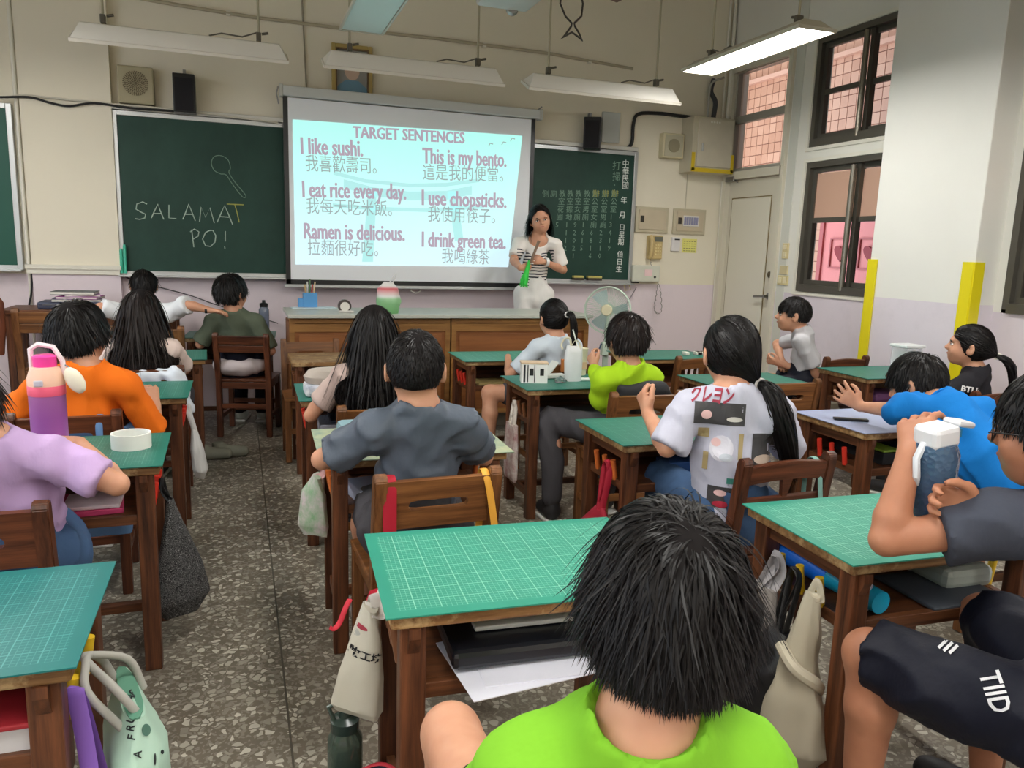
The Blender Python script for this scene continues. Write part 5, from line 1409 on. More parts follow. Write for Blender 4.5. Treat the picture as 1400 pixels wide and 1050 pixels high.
    if shoes is not None and not nofeet:
        for ft in feet:
            C = SDF(ft-.18, ft+.18, .010); C.cap(ft+[0, 0, -.035], ft+fwd*.115*S_+[0, 0, -.045], .040*S_, .034*S_, .02); C.cap(ft+[0, 0, -.03], ft, .040*S_, .036*S_, .02); C.cut((0, 0, .012), (0, 0, -1)); C.cut(ft+[0, 0, .02], (0, 0, 1))
            so = sdf_obj(C, 'shoe', shoes, th)
            MB().box(ft*[1, 1, 0]+fwd*.04+[0, 0, .008], (.085*S_, .22*S_, .016), Matrix.Rotation(face, 3, 'Z'), bevel=.006).obj('sole', plain(230, 228, 222), so)
    if eyes:
        EYEW = MATS.get('eye_white') or newmat('eye_white', rgb(225, 220, 214), .25); IR = MATS.get('iris') or newmat('iris', rgb(28, 18, 14), .15)
        LIP = MATS.get('lip') or newmat('lip', rgb(176, 96, 88), .45); BR = MATS.get('brow') or newmat('brow', rgb(34, 26, 24), .7); LID = skin
        for s1 in (-1, 1):
            e = skull+hf*.0755*hs-hu*.005*hs+hr_*s1*.029*hs
            m = MB(); m.sphere(e, (.013*hs, .0085*hs, .0068*hs), rot=Matrix([list(r_) for r_ in H]), n=14); m.sphere(e+hf*.0062*hs, (.0054*hs, .0034*hs, .0058*hs), rot=Matrix([list(r_) for r_ in H]), n=12, mi=1)
            m.obj('eye', [EYEW, IR], th, smooth=True)
            pts = [e+hf*(.012-.006*abs(t_))*hs+hu*(.0185-.006*t_*t_)*hs+hr_*t_*.017*hs for t_ in (-1, -.5, 0, .5, 1)]
            MB().tube(pts, [.0012*hs, .0026*hs, .003*hs, .0026*hs, .001*hs], 6).obj('eyebrow', BR, th, smooth=True)
            pts = [e+hf*(.0085-.004*abs(t_))*hs+hu*(.0058-.0045*t_*t_)*hs+hr_*t_*.014*hs for t_ in (-1, -.5, 0, .5, 1)]
            MB().tube(pts, .0014*hs, 5).obj('eyelid', BR, th, smooth=True)
        pts = [skull+hf*(.0875-.010*t_*t_)*hs-hu*(.0535-.001*abs(t_))*hs+hr_*t_*.021*hs for t_ in (-1, -.6, -.2, .2, .6, 1)]
        MB().tube(pts, [.001, .0036*hs, .0044*hs, .0044*hs, .0036*hs, .001], 8).obj('lips', LIP, th, smooth=True)
    return P
def hair(P, style='short', **kw):
    kw['puff'] = kw.get('puff', .012)*.75
    if kw.get('n', 0) < 20000: kw['n'] = int(kw.get('n', 2500)*.82); kw['width'] = kw.get('width', .002)*1.12
    return grow_hair(P['th'], P['head']+P['H'][:, 2]*.012*P['hs']-P['H'][:, 1]*.006*P['hs'], P['H'], P['rad']+.003, kw.pop('mat', HAIR), style, **kw)
def glasses(P, mat=None, parent=None):
    H, c, hs = P['H'], P['head'], P['hs']; r, f, u = H[:, 0], H[:, 1], H[:, 2]; m = MB()
    for s1 in (-1, 1):
        e = c+f*.094*hs-u*.008*hs+r*s1*.032*hs
        m.tube([e+r*.024*hs*math.cos(a)+u*.019*hs*math.sin(a)-f*.006*abs(math.cos(a))*hs*(1 if math.cos(a)*s1 > 0 else 0) for a in [2*PI*i/18 for i in range(18)]], .0017, 6, closed=True)
        m.tube([e+r*s1*.024*hs, c+f*.05*hs-u*.004*hs+r*s1*.074*hs, c-f*.005*hs+r*s1*.082*hs-u*.0*hs, c-f*.02*hs+r*s1*.08*hs-u*.02*hs], .0017, 6)
    m.tube([c+f*.095*hs-u*.006*hs-r*.009*hs, c+f*.098*hs-u*.003*hs, c+f*.095*hs-u*.006*hs+r*.009*hs], .0016, 6)
    g = m.obj('glasses', mat or BLACKP, P['th'], smooth=True)
    return g
# ================================================================== THE PEOPLE
def PD(px, py, d):
    r_ = ray(px, py)*d; return np.array([r_[0], r_[1], r_[2]+CAM_H])
A = lambda v: np.array([v[0], v[1], v[2]])
LIME = fabric('lime_jersey', rgb(122, 184, 44)); LIME2 = fabric('yellow_lime_jersey', rgb(166, 208, 34)); SATIN = fabric('shiny_slate_jersey', rgb(84, 92, 104), .42)
LAV = fabric('pale_lavender_grey_cotton', rgb(192, 192, 208)); TAUPE = fabric('taupe_cotton', rgb(190, 168, 160)); ORANGE = fabric('orange_cotton', rgb(232, 112, 22))
CREAMP = fabric('cream_pink_knit', rgb(230, 208, 200)); WHT = fabric('white_cotton', rgb(226, 228, 232)); OLIVE = fabric('olive_grey_cotton', rgb(88, 96, 80)); LILAC = fabric('lilac_cotton', rgb(196, 166, 212))
LGREY = fabric('light_grey_cotton', rgb(188, 186, 190)); BLUE = fabric('bright_blue_cotton', rgb(18, 118, 198)); BLACKC = fabric('black_cotton', rgb(34, 33, 38)); SLATE = fabric('dark_slate_cotton', rgb(66, 70, 82))
NAVY = fabric('navy_polyester', rgb(18, 20, 34), .6); DGREY = fabric('charcoal_cotton', rgb(70, 68, 72)); PALEB = fabric('pale_blue_print_cotton', rgb(206, 216, 226)); DENIM = fabric('denim', rgb(66, 92, 128)); WPANT = fabric('white_twill', rgb(224, 220, 216))
SHOE_D = plain(40, 38, 40, .6); SHOE_W = plain(196, 200, 190, .6)

# --- boy in the foreground, lime shirt
P = person('boy in lime green shirt with thick black hair, back to the viewer, nearest', (.405, .74, .50), (.39, .68, .68), (.372, .612, .868), (.417, .660, .985), -.30, S_=1.04, face=-.22, head_pitch=-.12,
           wrists={'L': (.30, 1.02, .50), 'R': (.66, .98, .50)}, elb_hint={'L': (-.6, -.5, -1), 'R': (.6, -.5, -1)}, girth=.86, shoulder_w=.112, shirt=LIME, shorts=NAVY, short_len=.60, knees=((.335, 1.20, .495), (.62, 1.16, .49)), feet=((.34, 1.16, .09), (.62, 1.12, .09)), shoes=SHOE_D,
           h=.006, cloth_h=.0075, folds=.006, loose=1.5, seed=3, headscale=1.0, hands={'L': {}, 'R': {}})
hair(P, 'short', n=22000, seed=4, wn=.42, width=.0010, length=.090, steps=11, puff=.016, whorl=(.12, -.62, .78), nape=-.62)
# --- boy in shiny grey
P = person('boy in shiny slate grey shirt with close-cropped hair and both ears showing', (.50, 2.24, .49), (.492, 2.20, .68), (.487, 2.13, .885), (.473, 2.15, 1.005), -.22, S_=1.08, face=-.05, head_pitch=-.05,
           wrists={'L': (.36, 2.47, .715), 'R': (.70, 2.47, .715)}, elbows={'L': A(PY(440, 628, 2.25)), 'R': A(PY(661, 624, 2.25))}, shirt=SATIN, sleeve=.80, shorts=DGREY, knees=((.40, 2.60, .50), (.62, 2.60, .50)), feet=((.40, 2.62, .09), (.62, 2.62, .09)), shoes=SHOE_D,
           folds=.0075, seed=8, headscale=1.03, loose=1.5, hands={'L': {'n': (0, 0, -1)}, 'R': {'n': (0, 0, -1)}}, hem=.02)
hair(P, 'short', n=6000, seed=5, width=.0014, length=.030, steps=5, puff=.008, nape=-.50)
# --- long-haired girl in taupe
P = person('girl in taupe shirt with long straight black hair, at the cloth pencil bag desk', (.53, 3.20, .49), (.53, 3.20, .68), (.525, 3.20, .865), (.535, 3.24, .995), -.25, S_=1.0, face=-.1, wrists={'L': (.36, 3.45, .71), 'R': (.66, 3.45, .71)}, shirt=TAUPE, sleeve=.7, shorts=DGREY, trouser=True, shoes=SHOE_D, folds=.006, seed=9, h=.009, cloth_h=.011, eyes=False, hem=.0, loose=1.3)
hair(P, 'long', n=4200, seed=6, width=.0026, length=.38, steps=16, puff=.014, whorl=(.05, .1, 1), nape=-.75, body=[(np.array([.525, 3.20, .74]), np.array([.165, .125, .12])), (np.array([.525, 3.20, .60]), np.array([.125, .125, .30]))])
# --- pony-tailed girl in printed grey shirt
P = gg = person('girl with long black ponytail in pale grey shirt with comic prints on the back', (1.56, 2.10, .49), (1.53, 2.09, .69), (1.500, 2.07, .912), (1.520, 2.12, 1.040), -.32, S_=1.12, face=-.40, head_pitch=-.05,
           wrists={'L': A(PZ(886, 566, .80)), 'R': (1.86, 2.35, .72)}, elbows={'L': A(PY(912, 612, 2.12)), 'R': (1.80, 2.14, .70)}, shirt=LAV, sleeve=1.0, shorts=DENIM, trouser=True, knees=((1.52, 2.48, .50), (1.74, 2.46, .50)), shoes=SHOE_W, folds=.007, seed=12, headscale=1.10, loose=1.7, hem=.08,
           hands={'L': {'d': (-.1, .5, .8), 'n': (.8, 0, .2), 'curl': 1.1}})
tie = np.array([1.578, 2.035, .945])
hair(P, 'tied', n=6000, seed=7, width=.0018, length=.26, steps=12, puff=.012, whorl=(0, .6, .8), nape=-.80, tie=tie,
     tail=([tie, tie+[.02, -.035, -.02], tie+[.045, -.055, -.09], tie+[.085, -.06, -.20], tie+[.13, -.05, -.32]], .010, .042, 2600))
glasses(P)
MB().tube([tie+np.array([.018*math.cos(a), -.004, .018*math.sin(a)]) for a in [2*PI*i/12 for i in range(12)]], .005, 6, closed=True).obj('hair_tie', plain(196, 190, 186, .3), P['th'], smooth=True)
# prints on the back of the shirt: lettering, plain comic panels without figures
vd = np.array([.50, .85, -.10]); rt = nrm(np.cross(vd, [0, 0, 1])); R3 = plain(150, 34, 58); BLKP = plain(62, 60, 62); PINKP = plain(226, 186, 184); GOLDP = plain(176, 156, 110); TEALP = plain(60, 130, 116)
def back_pt(px, py): return PY(px, py, 1.93)
def print_on(P_, me, mat, nm, vd_): decal(me, P_['shirt'], vd_); mesh_obj(nm, me, mat, P_['shirt'])
c0 = back_pt(946, 554); c1 = back_pt(1018, 556)
print_on(gg, fine_text('クレヨン', .062, basis(c0, c1-c0, (0, 0, 1)), bold=.002, shear=.2, squeeze=.62), R3, 'shirt_lettering', vd)
for (px, py, w, h_, mt, nm) in ((988, 571, .158, .072, BLKP, 'comic_panel'), (1052, 622, .10, .12, BLKP, 'comic_panel'), (989, 690, .085, .072, BLKP, 'comic_panel'), (1016, 616, .014, .085, GOLDP, 'gold_strip'), (968, 640, .016, .060, GOLDP, 'gold_strip'), (966, 600, .036, .032, GOLDP, 'gold_burst'), (1003, 665, .03, .020, TEALP, 'green_zigzag')):
    c = back_pt(px, py); print_on(gg, patch(c, rt, (0, 0, 1), w, h_), mt, nm, vd)
for (px, py, w, h_, mt, of) in ((970, 573, .034, .030, PINKP, .0045), (1008, 578, .050, .016, plain(200, 196, 190), .0045), (990, 620, .075, .085, plain(214, 212, 222), .003), (983, 612, .030, .028, PINKP, .0045), (996, 632, .045, .026, plain(190, 196, 206), .0045), (1046, 632, .06, .03, plain(196, 176, 160), .0045), (988, 684, .040, .022, PINKP, .0045), (988, 700, .05, .022, plain(176, 36, 60), .0045)):
    me = patch(back_pt(px, py), rt, (0, 0, 1), w, h_, shape='round'); decal(me, gg['shirt'], vd, of); mesh_obj('print_patch', me, mt, gg['shirt'])
print_on(gg, patch(back_pt(1060, 650), rt, (0, 0, 1), .05, .012), R3, 'red_strip', vd)
# --- boy in yellow-lime with glasses
P = person('boy in yellow-lime long-sleeved shirt and glasses holding a pen', (1.745, 3.28, .49), (1.745, 3.26, .66), (1.742, 3.21, .815), (1.735, 3.24, .952), -.02, S_=1.02, face=.05, head_pitch=-.12,
           wrists={'L': A(PY(813, 503, 3.46)), 'R': (1.90, 3.55, .72)}, elbows={'L': A(PY(822, 545, 3.26)), 'R': (1.95, 3.36, .66)}, shirt=LIME2, long_sleeve=True, shorts=DGREY, trouser=True, knees=((1.46, 3.50, .50), (1.80, 3.58, .50)), feet=((1.46, 3.42, .09), (1.8, 3.5, .09)), shoes=SHOE_D, folds=.008, seed=14, h=.0075, headscale=1.12, loose=1.2, hem=.02,
           hands={'L': {'d': (-.1, .5, .75), 'n': (.9, .1, 0), 'curl': .8}})
hair(P, 'short', n=6500, seed=8, width=.0019, length=.085, steps=9, puff=.018, mat=HAIRB, nape=-.58)
glasses(P)
hp = A(PY(812, 499, 3.50)); pen = MB().cyl(Vector(hp)+Vector((.035, 0, .11)), Vector(hp)+Vector((-.005, .0, -.01)), .0045, n=8).cyl(Vector(hp)+Vector((-.005, 0, -.01)), Vector(hp)+Vector((-.009, 0, -.022)), .0045, .001, n=8).obj('pen', plain(40, 60, 90, .4)); tag(pen, 'dark blue pen held by the boy in yellow-lime', 'pen')
# --- small pony-tailed girl by the counter
P = person('girl in pale blue top and face mask with a straight ponytail, by the teacher counter', (1.775, 4.26, .49), (1.775, 4.24, .66), (1.770, 4.18, .835), (1.760, 4.22, .955), .05, S_=.98, face=.05, head_pitch=-.1, wrists={'L': (1.55, 4.42, .70), 'R': (1.9, 4.45, .70)}, shirt=PALEB, sleeve=.8, shorts=DGREY, knees=((1.40, 4.30, .50), (1.82, 4.56, .50)), feet=((1.38, 4.24, .09), (1.82, 4.5, .09)), shoes=SHOE_W, folds=.004, seed=15, h=.009, cloth_h=.010, headscale=1.05, hem=.02, eyes=False)
tie = np.array([1.80, 4.115, .985])
hair(P, 'tied', n=3500, seed=9, width=.002, length=.24, steps=10, puff=.010, whorl=(0, .6, .8), nape=-.65, tie=tie, tail=([tie, tie+[.012, -.04, .0], tie+[.025, -.05, -.07], tie+[.03, -.045, -.16], tie+[.035, -.04, -.24]], .008, .020, 900))
MB().tube([tie+np.array([.014*math.cos(a), -.006, .014*math.sin(a)]) for a in [2*PI*i/10 for i in range(10)]], .005, 6, closed=True).obj('hair_tie', plain(230, 228, 226, .4), P['th'], smooth=True)
C = SDF(P['head']-.14, P['head']+.14, .007); C.ell(P['head']+P['H'][:, 1]*.068-P['H'][:, 2]*.045, (.052, .040, .046), P['H'], 0); sdf_obj(C, 'face_mask', plain(226, 196, 200, .8), P['th'])
# --- orange boy
P = person('boy in orange shirt with black bowl haircut, seen from behind', (-.57, 3.28, .49), (-.565, 3.26, .68), (-.555, 3.21, .855), (-.572, 3.25, .992), -.62, S_=1.12, face=-.15, wrists={'L': (-.76, 3.50, .71), 'R': A(PY(212, 556, 3.38))}, elbows={'L': (-.84, 3.30, .66), 'R': A(PY(212, 592, 3.26))}, shirt=ORANGE, sleeve=.95, shorts=DENIM, trouser=True, shoes=SHOE_D, folds=.009, seed=16, h=.0075, headscale=1.08, loose=1.7, hem=.05, hands={'R': {'d': (-.25, .35, .85), 'n': (-.4, .8, 0), 'curl': .9}})
hair(P, 'short', n=6500, seed=10, width=.0019, length=.095, steps=10, puff=.020, nape=-.60)
# --- long-haired girl in white/cream
P = person('girl in cream pink top with long dark brown hair, second from the wall', (-.47, 4.30, .49), (-.465, 4.28, .68), (-.462, 4.24, .855), (-.462, 4.27, .985), -.45, S_=1.03, face=-.2, wrists={'L': (-.62, 4.6, .70), 'R': (-.34, 4.62, .71)}, shirt=CREAMP, sleeve=.85, shorts=DGREY, trouser=True, shoes=SHOE_D, folds=.005, seed=17, h=.009, cloth_h=.011, headscale=1.02, loose=1.3, eyes=False)
hair(P, 'long', n=4200, seed=11, width=.0028, length=.34, steps=15, puff=.014, whorl=(-.1, .1, 1), nape=-.75, mat=HAIRB, body=[(np.array([-.462, 4.24, .735]), np.array([.165, .12, .12])), (np.array([-.462, 4.26, .60]), np.array([.125, .12, .30]))])
glasses(P)
# --- pupil in white by the wall, arms spread
P = person('pupil in white T-shirt with arms spread, farthest back at the wall', (-.56, 5.62, .50), (-.57, 5.64, .70), (-.595, 5.62, .915), (-.60, 5.72, 1.03), 0.1, S_=1.08, face=0, head_pitch=-.45, wrists={'L': A(PY(112, 432, 5.55)), 'R': A(PY(286, 424, 5.5))}, elbows={'L': A(PY(138, 420, 5.58)), 'R': A(PY(258, 417, 5.52))}, shirt=WHT, sleeve=1.0, shorts=NAVY, shoes=SHOE_D, folds=.007, seed=18, h=.009, cloth_h=.012, loose=1.7, hem=.02, eyes=False, hands={'R': {'d': (1, -.1, -.1), 'n': (0, 0, -1)}})
hair(P, 'short', n=3000, seed=12, width=.0024, length=.07, steps=7, puff=.014)
wq = P['joints']['R'][2]; MB().lathe([(.020, -.008), (.022, -.008), (.022, .008), (.020, .008)], wq-np.array([.02, 0, 0]), 14, rot=Matrix.Rotation(PI/2, 3, 'Y')).obj('wristwatch', BLACKP, P['th'])
# --- olive boy
P = person('boy in olive grey shirt looking right, on the dark two-rail chair', (-.01, 5.68, .49), (-.02, 5.66, .68), (-.035, 5.60, .858), (-.052, 5.62, 1.00), -.72, S_=1.12, face=-.2, wrists={'L': (-.2, 5.85, .70), 'R': (.18, 5.72, .60)}, elbows={'L': (-.26, 5.66, .64), 'R': (.20, 5.56, .60)}, shirt=OLIVE, sleeve=.95, shorts=NAVY, trouser=True, shoes=SHOE_W, folds=.006, seed=19, h=.008, cloth_h=.010, headscale=1.18, loose=1.5, hem=-.06, hands={'R': {}})
hair(P, 'short', n=4000, seed=13, width=.0023, length=.085, steps=8, puff=.020, nape=-.55)
C = SDF((-.22, 5.46, .36), (.22, 5.86, .62), .01); C.ell((0, 5.66, .49), (.19, .15, .085), None, 0).folds(.006, 3).cut((0, 0, .425), (0, 0, -1)); sdf_obj(C, 'tied_jacket', plain(206, 194, 196, .8), P['th'])
# --- lilac girl
P = person('girl in lilac shirt with elbow on the desk, cut by the left edge', (-.57, 2.28, .49), (-.57, 2.24, .67), (-.590, 2.15, .845), (-.655, 2.15, .950), -.15, S_=1.05, face=-.12, wrists={'L': (-.75, 2.48, .71), 'R': A(PZ(108, 606, .745))}, elbows={'L': (-.80, 2.26, .66), 'R': A(PZ(160, 662, .72))}, shirt=LILAC, sleeve=.78, shorts=DENIM, trouser=False, knees=((-.76, 2.60, .50), (-.56, 2.56, .50)), feet=((-.76, 2.62, .09), (-.58, 2.56, .09)), shoes=SHOE_W, folds=.009, seed=20, h=.0065, headscale=1.05, loose=1.5, hem=.03, hands={'R': {'d': (-.9, .35, .15), 'n': (-.2, -.4, -1), 'curl': .9}})
hair(P, 'short', n=6000, seed=14, width=.002, length=.11, steps=10, puff=.016, nape=-.75, mat=HAIRB)
# --- boy in light grey by the right wall
P = person('boy in light grey V-neck shirt in profile with clasped hands, by the right wall', (3.60, 4.16, .50), (3.585, 4.17, .68), (3.548, 4.185, .868), (3.490, 4.215, .980), .95, S_=1.02, face=.80, head_pitch=.05, wrists={'L': A(PY(1066, 497, 4.28)), 'R': A(PY(1068, 491, 4.34))}, elbows={'L': A(PY(1118, 512, 4.05)), 'R': A(PY(1062, 470, 4.50))}, shirt=LGREY, sleeve=.75, shorts=NAVY, knees=((3.32, 4.28, .50), (3.42, 4.46, .50)), feet=((3.30, 4.3, .09), (3.42, 4.46, .09)), shoes=SHOE_D, folds=.007, seed=21, h=.0065, cloth_h=.008, headscale=1.10, loose=1.1, hem=.07, hands={'L': {'d': (-.75, .5, .25), 'n': (.2, .6, .5), 'curl': .9}, 'R': {'d': (-.3, -.6, -.5), 'n': (0, -.2, -1), 'curl': .9}})
hair(P, 'short', n=4500, seed=15, width=.0019, length=.038, steps=6, puff=.011, hairline=.25, nape=-.35)
# --- boy in blue leaning over his desk
P = bl = person('boy in bright blue shirt leaning forward with outstretched arm', (2.62, 1.80, .50), (2.56, 1.97, .66), (2.505, 2.15, .820), (2.522, 2.29, .880), .35, S_=1.08, face=.15, head_pitch=-.35, wrists={'L': A(PY(1176, 556, 2.52)), 'R': A(PY(1232, 582, 2.55))}, elbows={'L': A(PY(1232, 562, 2.30)), 'R': (2.62, 2.36, .71)}, shirt=BLUE, sleeve=.72, shorts=NAVY, shoes=SHOE_D, knees=((2.52, 2.18, .50), (2.74, 2.16, .50)), feet=((2.52, 2.1, .09), (2.74, 2.1, .09)), folds=.011, seed=22, h=.006, headscale=1.10, loose=1.7, hem=.10,
                shoulders=((2.36, 2.20, .800), (2.63, 2.10, .795)), hands={'L': {'d': (-.62, .45, .5), 'n': (.3, .7, .3), 'curl': .35, 'spread': .35}, 'R': {'d': (-.4, .7, -.1), 'n': (0, 0, -1), 'curl': .9}})
hair(P, 'short', n=6000, seed=16, width=.0018, length=.060, steps=8, puff=.013, nape=-.40)
# --- girl in black
P = bk = person('girl in black T-shirt with tied hair, in profile beside the pillar', (3.74, 3.04, .50), (3.73, 3.03, .66), (3.735, 3.02, .785), (3.700, 3.05, .915), .68, S_=1.0, face=.45, head_pitch=.12, wrists={'L': (3.50, 3.28, .68), 'R': (3.80, 3.4, .70)}, shirt=BLACKC, sleeve=.8, shorts=NAVY, shoes=SHOE_D, knees=((3.56, 3.34, .50), (3.7, 3.40, .50)), feet=((3.56, 3.3, .09), (3.7, 3.38, .09)), folds=.008, seed=23, h=.0065, headscale=1.08, loose=1.4, hem=.0, hands={'L': {}})
tie = np.array([3.795, 2.955, .870])
hair(P, 'tied', n=4500, seed=17, width=.0019, length=.24, steps=10, puff=.012, whorl=(0, .7, .7), nape=-.70, hairline=.34, tie=tie, tail=([tie, tie+[.03, -.03, -.02], tie+[.06, -.05, -.08], tie+[.08, -.05, -.2]], .008, .022, 900))
MB().tube([tie+np.array([.014*math.cos(a), -.012*math.cos(a), .014*math.sin(a)]) for a in [2*PI*i/10 for i in range(10)]], .005, 6, closed=True).obj('hair_tie', plain(230, 226, 214, .4), P['th'], smooth=True)
vdb = nrm([.75, .66, -.05]); rtb = nrm(np.cross(vdb, [0, 0, 1])); cb = PY(1313, 533, 2.98)
me = fine_text('BTLE', .040, basis(cb, Vector(rtb)+Vector((0, 0, -.1)), (0, 0, 1)), bold=.0015); decal(me, bk['shirt'], vdb); mesh_obj('shirt_lettering', me, plain(226, 224, 224), bk['shirt'])
# --- boy in dark slate with the bottle, right edge
P = b15 = person('boy in dark slate shirt and glasses lifting a water bottle, cut by the right edge', (1.52, .86, .50), (1.50, .88, .72), (1.462, .90, .915), (1.412, .955, 1.055), .45, S_=1.12, face=.30, head_pitch=-.05, skin=SKIN_T,
           wrists={'L': A(PD(1243, 622, 1.50)), 'R': A(PD(1345, 696, 1.45))}, elbows={'L': A(PD(1212, 738, 1.49)), 'R': (1.52, 1.14, .78)}, shoulders=((1.335, .985, .872), (1.60, .93, .86)), shirt=SLATE, sleeve=.52, shorts=NAVY, short_len=.98,
           knees=((1.305, 1.22, .485), (1.70, 1.26, .50)), feet=((1.30, 1.20, .09), (1.70, 1.2, .09)), shoes=SHOE_D, folds=.0085, seed=24, h=.0055, cloth_h=.007, headscale=1.08, loose=1.5, hem=.02,
           hands={'L': {'d': (.45, .35, .62), 'n': (.5, -.1, -.75), 'curl': .55, 'sc': 1.0}, 'R': {'d': (-.8, .5, .1), 'n': (-.4, -.7, -.1), 'curl': .75, 'sc': 1.0}})
hair(P, 'short', n=6000, seed=18, width=.0018, length=.06, steps=8, puff=.014, nape=-.45)
glasses(P)
vs = nrm([-.2, .75, -.62])
for (txt, px, py, sz, ang) in (('TIID', 1338, 920, .055, -1.25),):
    c = PD(px, py, 1.50); dirr = CM[0]*math.cos(ang)+CM[1]*math.sin(ang); upd = -CM[0]*math.sin(ang)+CM[1]*math.cos(ang)
    me = fine_text(txt, sz, basis(c, dirr, upd), bold=.001 if sz > .03 else .0004, shear=.2, squeeze=.8); decal(me, b15['shorts'], nrm(c-np.array([0, 0, CAM_H])), .004); mesh_obj('shorts_lettering', me, plain(222, 222, 226), b15['shorts'])
for (px, py, l_) in ((1289, 880, .024), (1297, 883, .022), (1305, 886, .018), (1293, 887, .012), (1301, 890, .012)):
    c = PD(px, py, 1.50); rg = CM[0]*math.cos(.75)+CM[1]*math.sin(.75)
    me = patch(c, rg, CM[1], l_, .0065, 6, 2); decal(me, b15['shorts'], nrm(c-np.array([0, 0, CAM_H])), .004); mesh_obj('small_print', me, plain(222, 222, 226), b15['shorts'])
# --- the teacher
TS = newmat('white_yoke_striped_knit', rgb(232, 226, 218), .8); t = NT(TS)
tc = t.node('ShaderNodeTexCoord'); sp = t.node('ShaderNodeSeparateXYZ'); t.link(tc.outputs['Object'], sp.inputs[0])
zz = t.math('ADD', sp.outputs[2], t.math('MULTIPLY', t.noise(t.coord('Object'), 7, 2), .03))
st = t.math('LESS_THAN', t.math('FRACT', t.math('MULTIPLY', zz, 42.0)), .42)
inx = t.math('LESS_THAN', t.math('ABSOLUTE', sp.outputs[0]), .150); low = t.math('LESS_THAN', t.math('ADD', sp.outputs[2], t.math('MULTIPLY', t.math('ABSOLUTE', sp.outputs[0]), -.45)), 1.300)
t.link(t.mix(t.math('MULTIPLY', t.math('MULTIPLY', st, inx), low), rgb(232, 226, 220), rgb(34, 36, 52)), t.b.inputs['Base Color'])
fa = 2.77
P = te = person('teacher in white and navy striped top and white trousers by the screen', (2.325, 6.02, .98), (2.325, 6.02, 1.22), (2.345, 6.02, 1.455), (2.340, 5.98, 1.600), fa+.10, S_=1.12, face=fa, head_pitch=-.08, head_roll=.20, adult=True, shoulder_w=.135,
           wrists={'L': A(PY(744, 358, 5.83)), 'R': A(PY(711, 366, 5.80))}, elbows={'L': A(PY(770, 369, 5.98)), 'R': A(PY(702, 356, 5.98))}, shirt=TS, sleeve=.80, girth=.80, shorts=WPANT, trouser=True, knees=((2.42, 6.0, .56), (2.24, 5.98, .56)), feet=((2.43, 6.04, .24), (2.22, 6.03, .24)), shoes=SHOE_W, folds=.006, seed=25, h=.0065, cloth_h=.008, headscale=1.10, loose=1.3, hem=-.06,
           hands={'L': {'d': (-.9, -.1, .12), 'n': (.0, 1, -.2), 'curl': .9, 'sc': .95}, 'R': {'d': (.9, -.1, -.15), 'n': (-.1, 1, .2), 'curl': .9, 'sc': .95}})
hair(P, 'tied', n=6000, seed=19, width=.0019, length=.24, steps=11, puff=.010, whorl=(-.2, .55, .8), nape=-.62, hairline=.50, tie=P['head']-P['H'][:, 1]*.10-P['H'][:, 2]*.06, mat=HAIR)
hair(P, 'long', n=3000, seed=29, width=.0024, length=.19, steps=12, puff=.012, whorl=(-.2, .3, .9), nape=-.7, keep=lambda d: (d[:, 1] < .18) & (d[:, 2] < .75), name='loose_hair')
wq = P['joints']['L'][2]; MB().lathe([(.027, -.012), (.031, -.012), (.031, .012), (.027, .012)], wq+np.array([.025, 0, 0]), 18, rot=Matrix.Rotation(PI/2, 3, 'Y')).obj('bracelet', plain(236, 236, 236, .4), P['th'], smooth=True)
g = MB(); gp = [PY(x, y, 5.77) for x, y in ((724, 356), (721, 368), (717, 382), (716, 391))]
g.tube(gp[:3], [.012, .018, .022], 12)
for k in range(26): g.tube([gp[1]+Vector((.010*math.cos(k*2.4), .008*math.sin(k*2.4), .0)), gp[2]+Vector((.030*math.cos(k*2.4)*(k%3+1)/3, .02*math.sin(k*2.4), .0)), gp[3]+Vector((.052*math.cos(k*2.4)*(k%4+1)/4, .025*math.sin(k*2.4), -.012+.012*(k%3)))], [.005, .005, .003], 5)
o = g.obj('green_tassel', plain(48, 200, 70, .6), smooth=True); tag(o, 'bright green bristly bundle held in the hands of the teacher', 'toy')
o = MB().cyl(PY(737, 329, 5.74), PY(725, 360, 5.76), .012, .010).obj('wooden_stick', plain(130, 104, 84, .5)); tag(o, 'brown stick held upright by the teacher', 'stick')
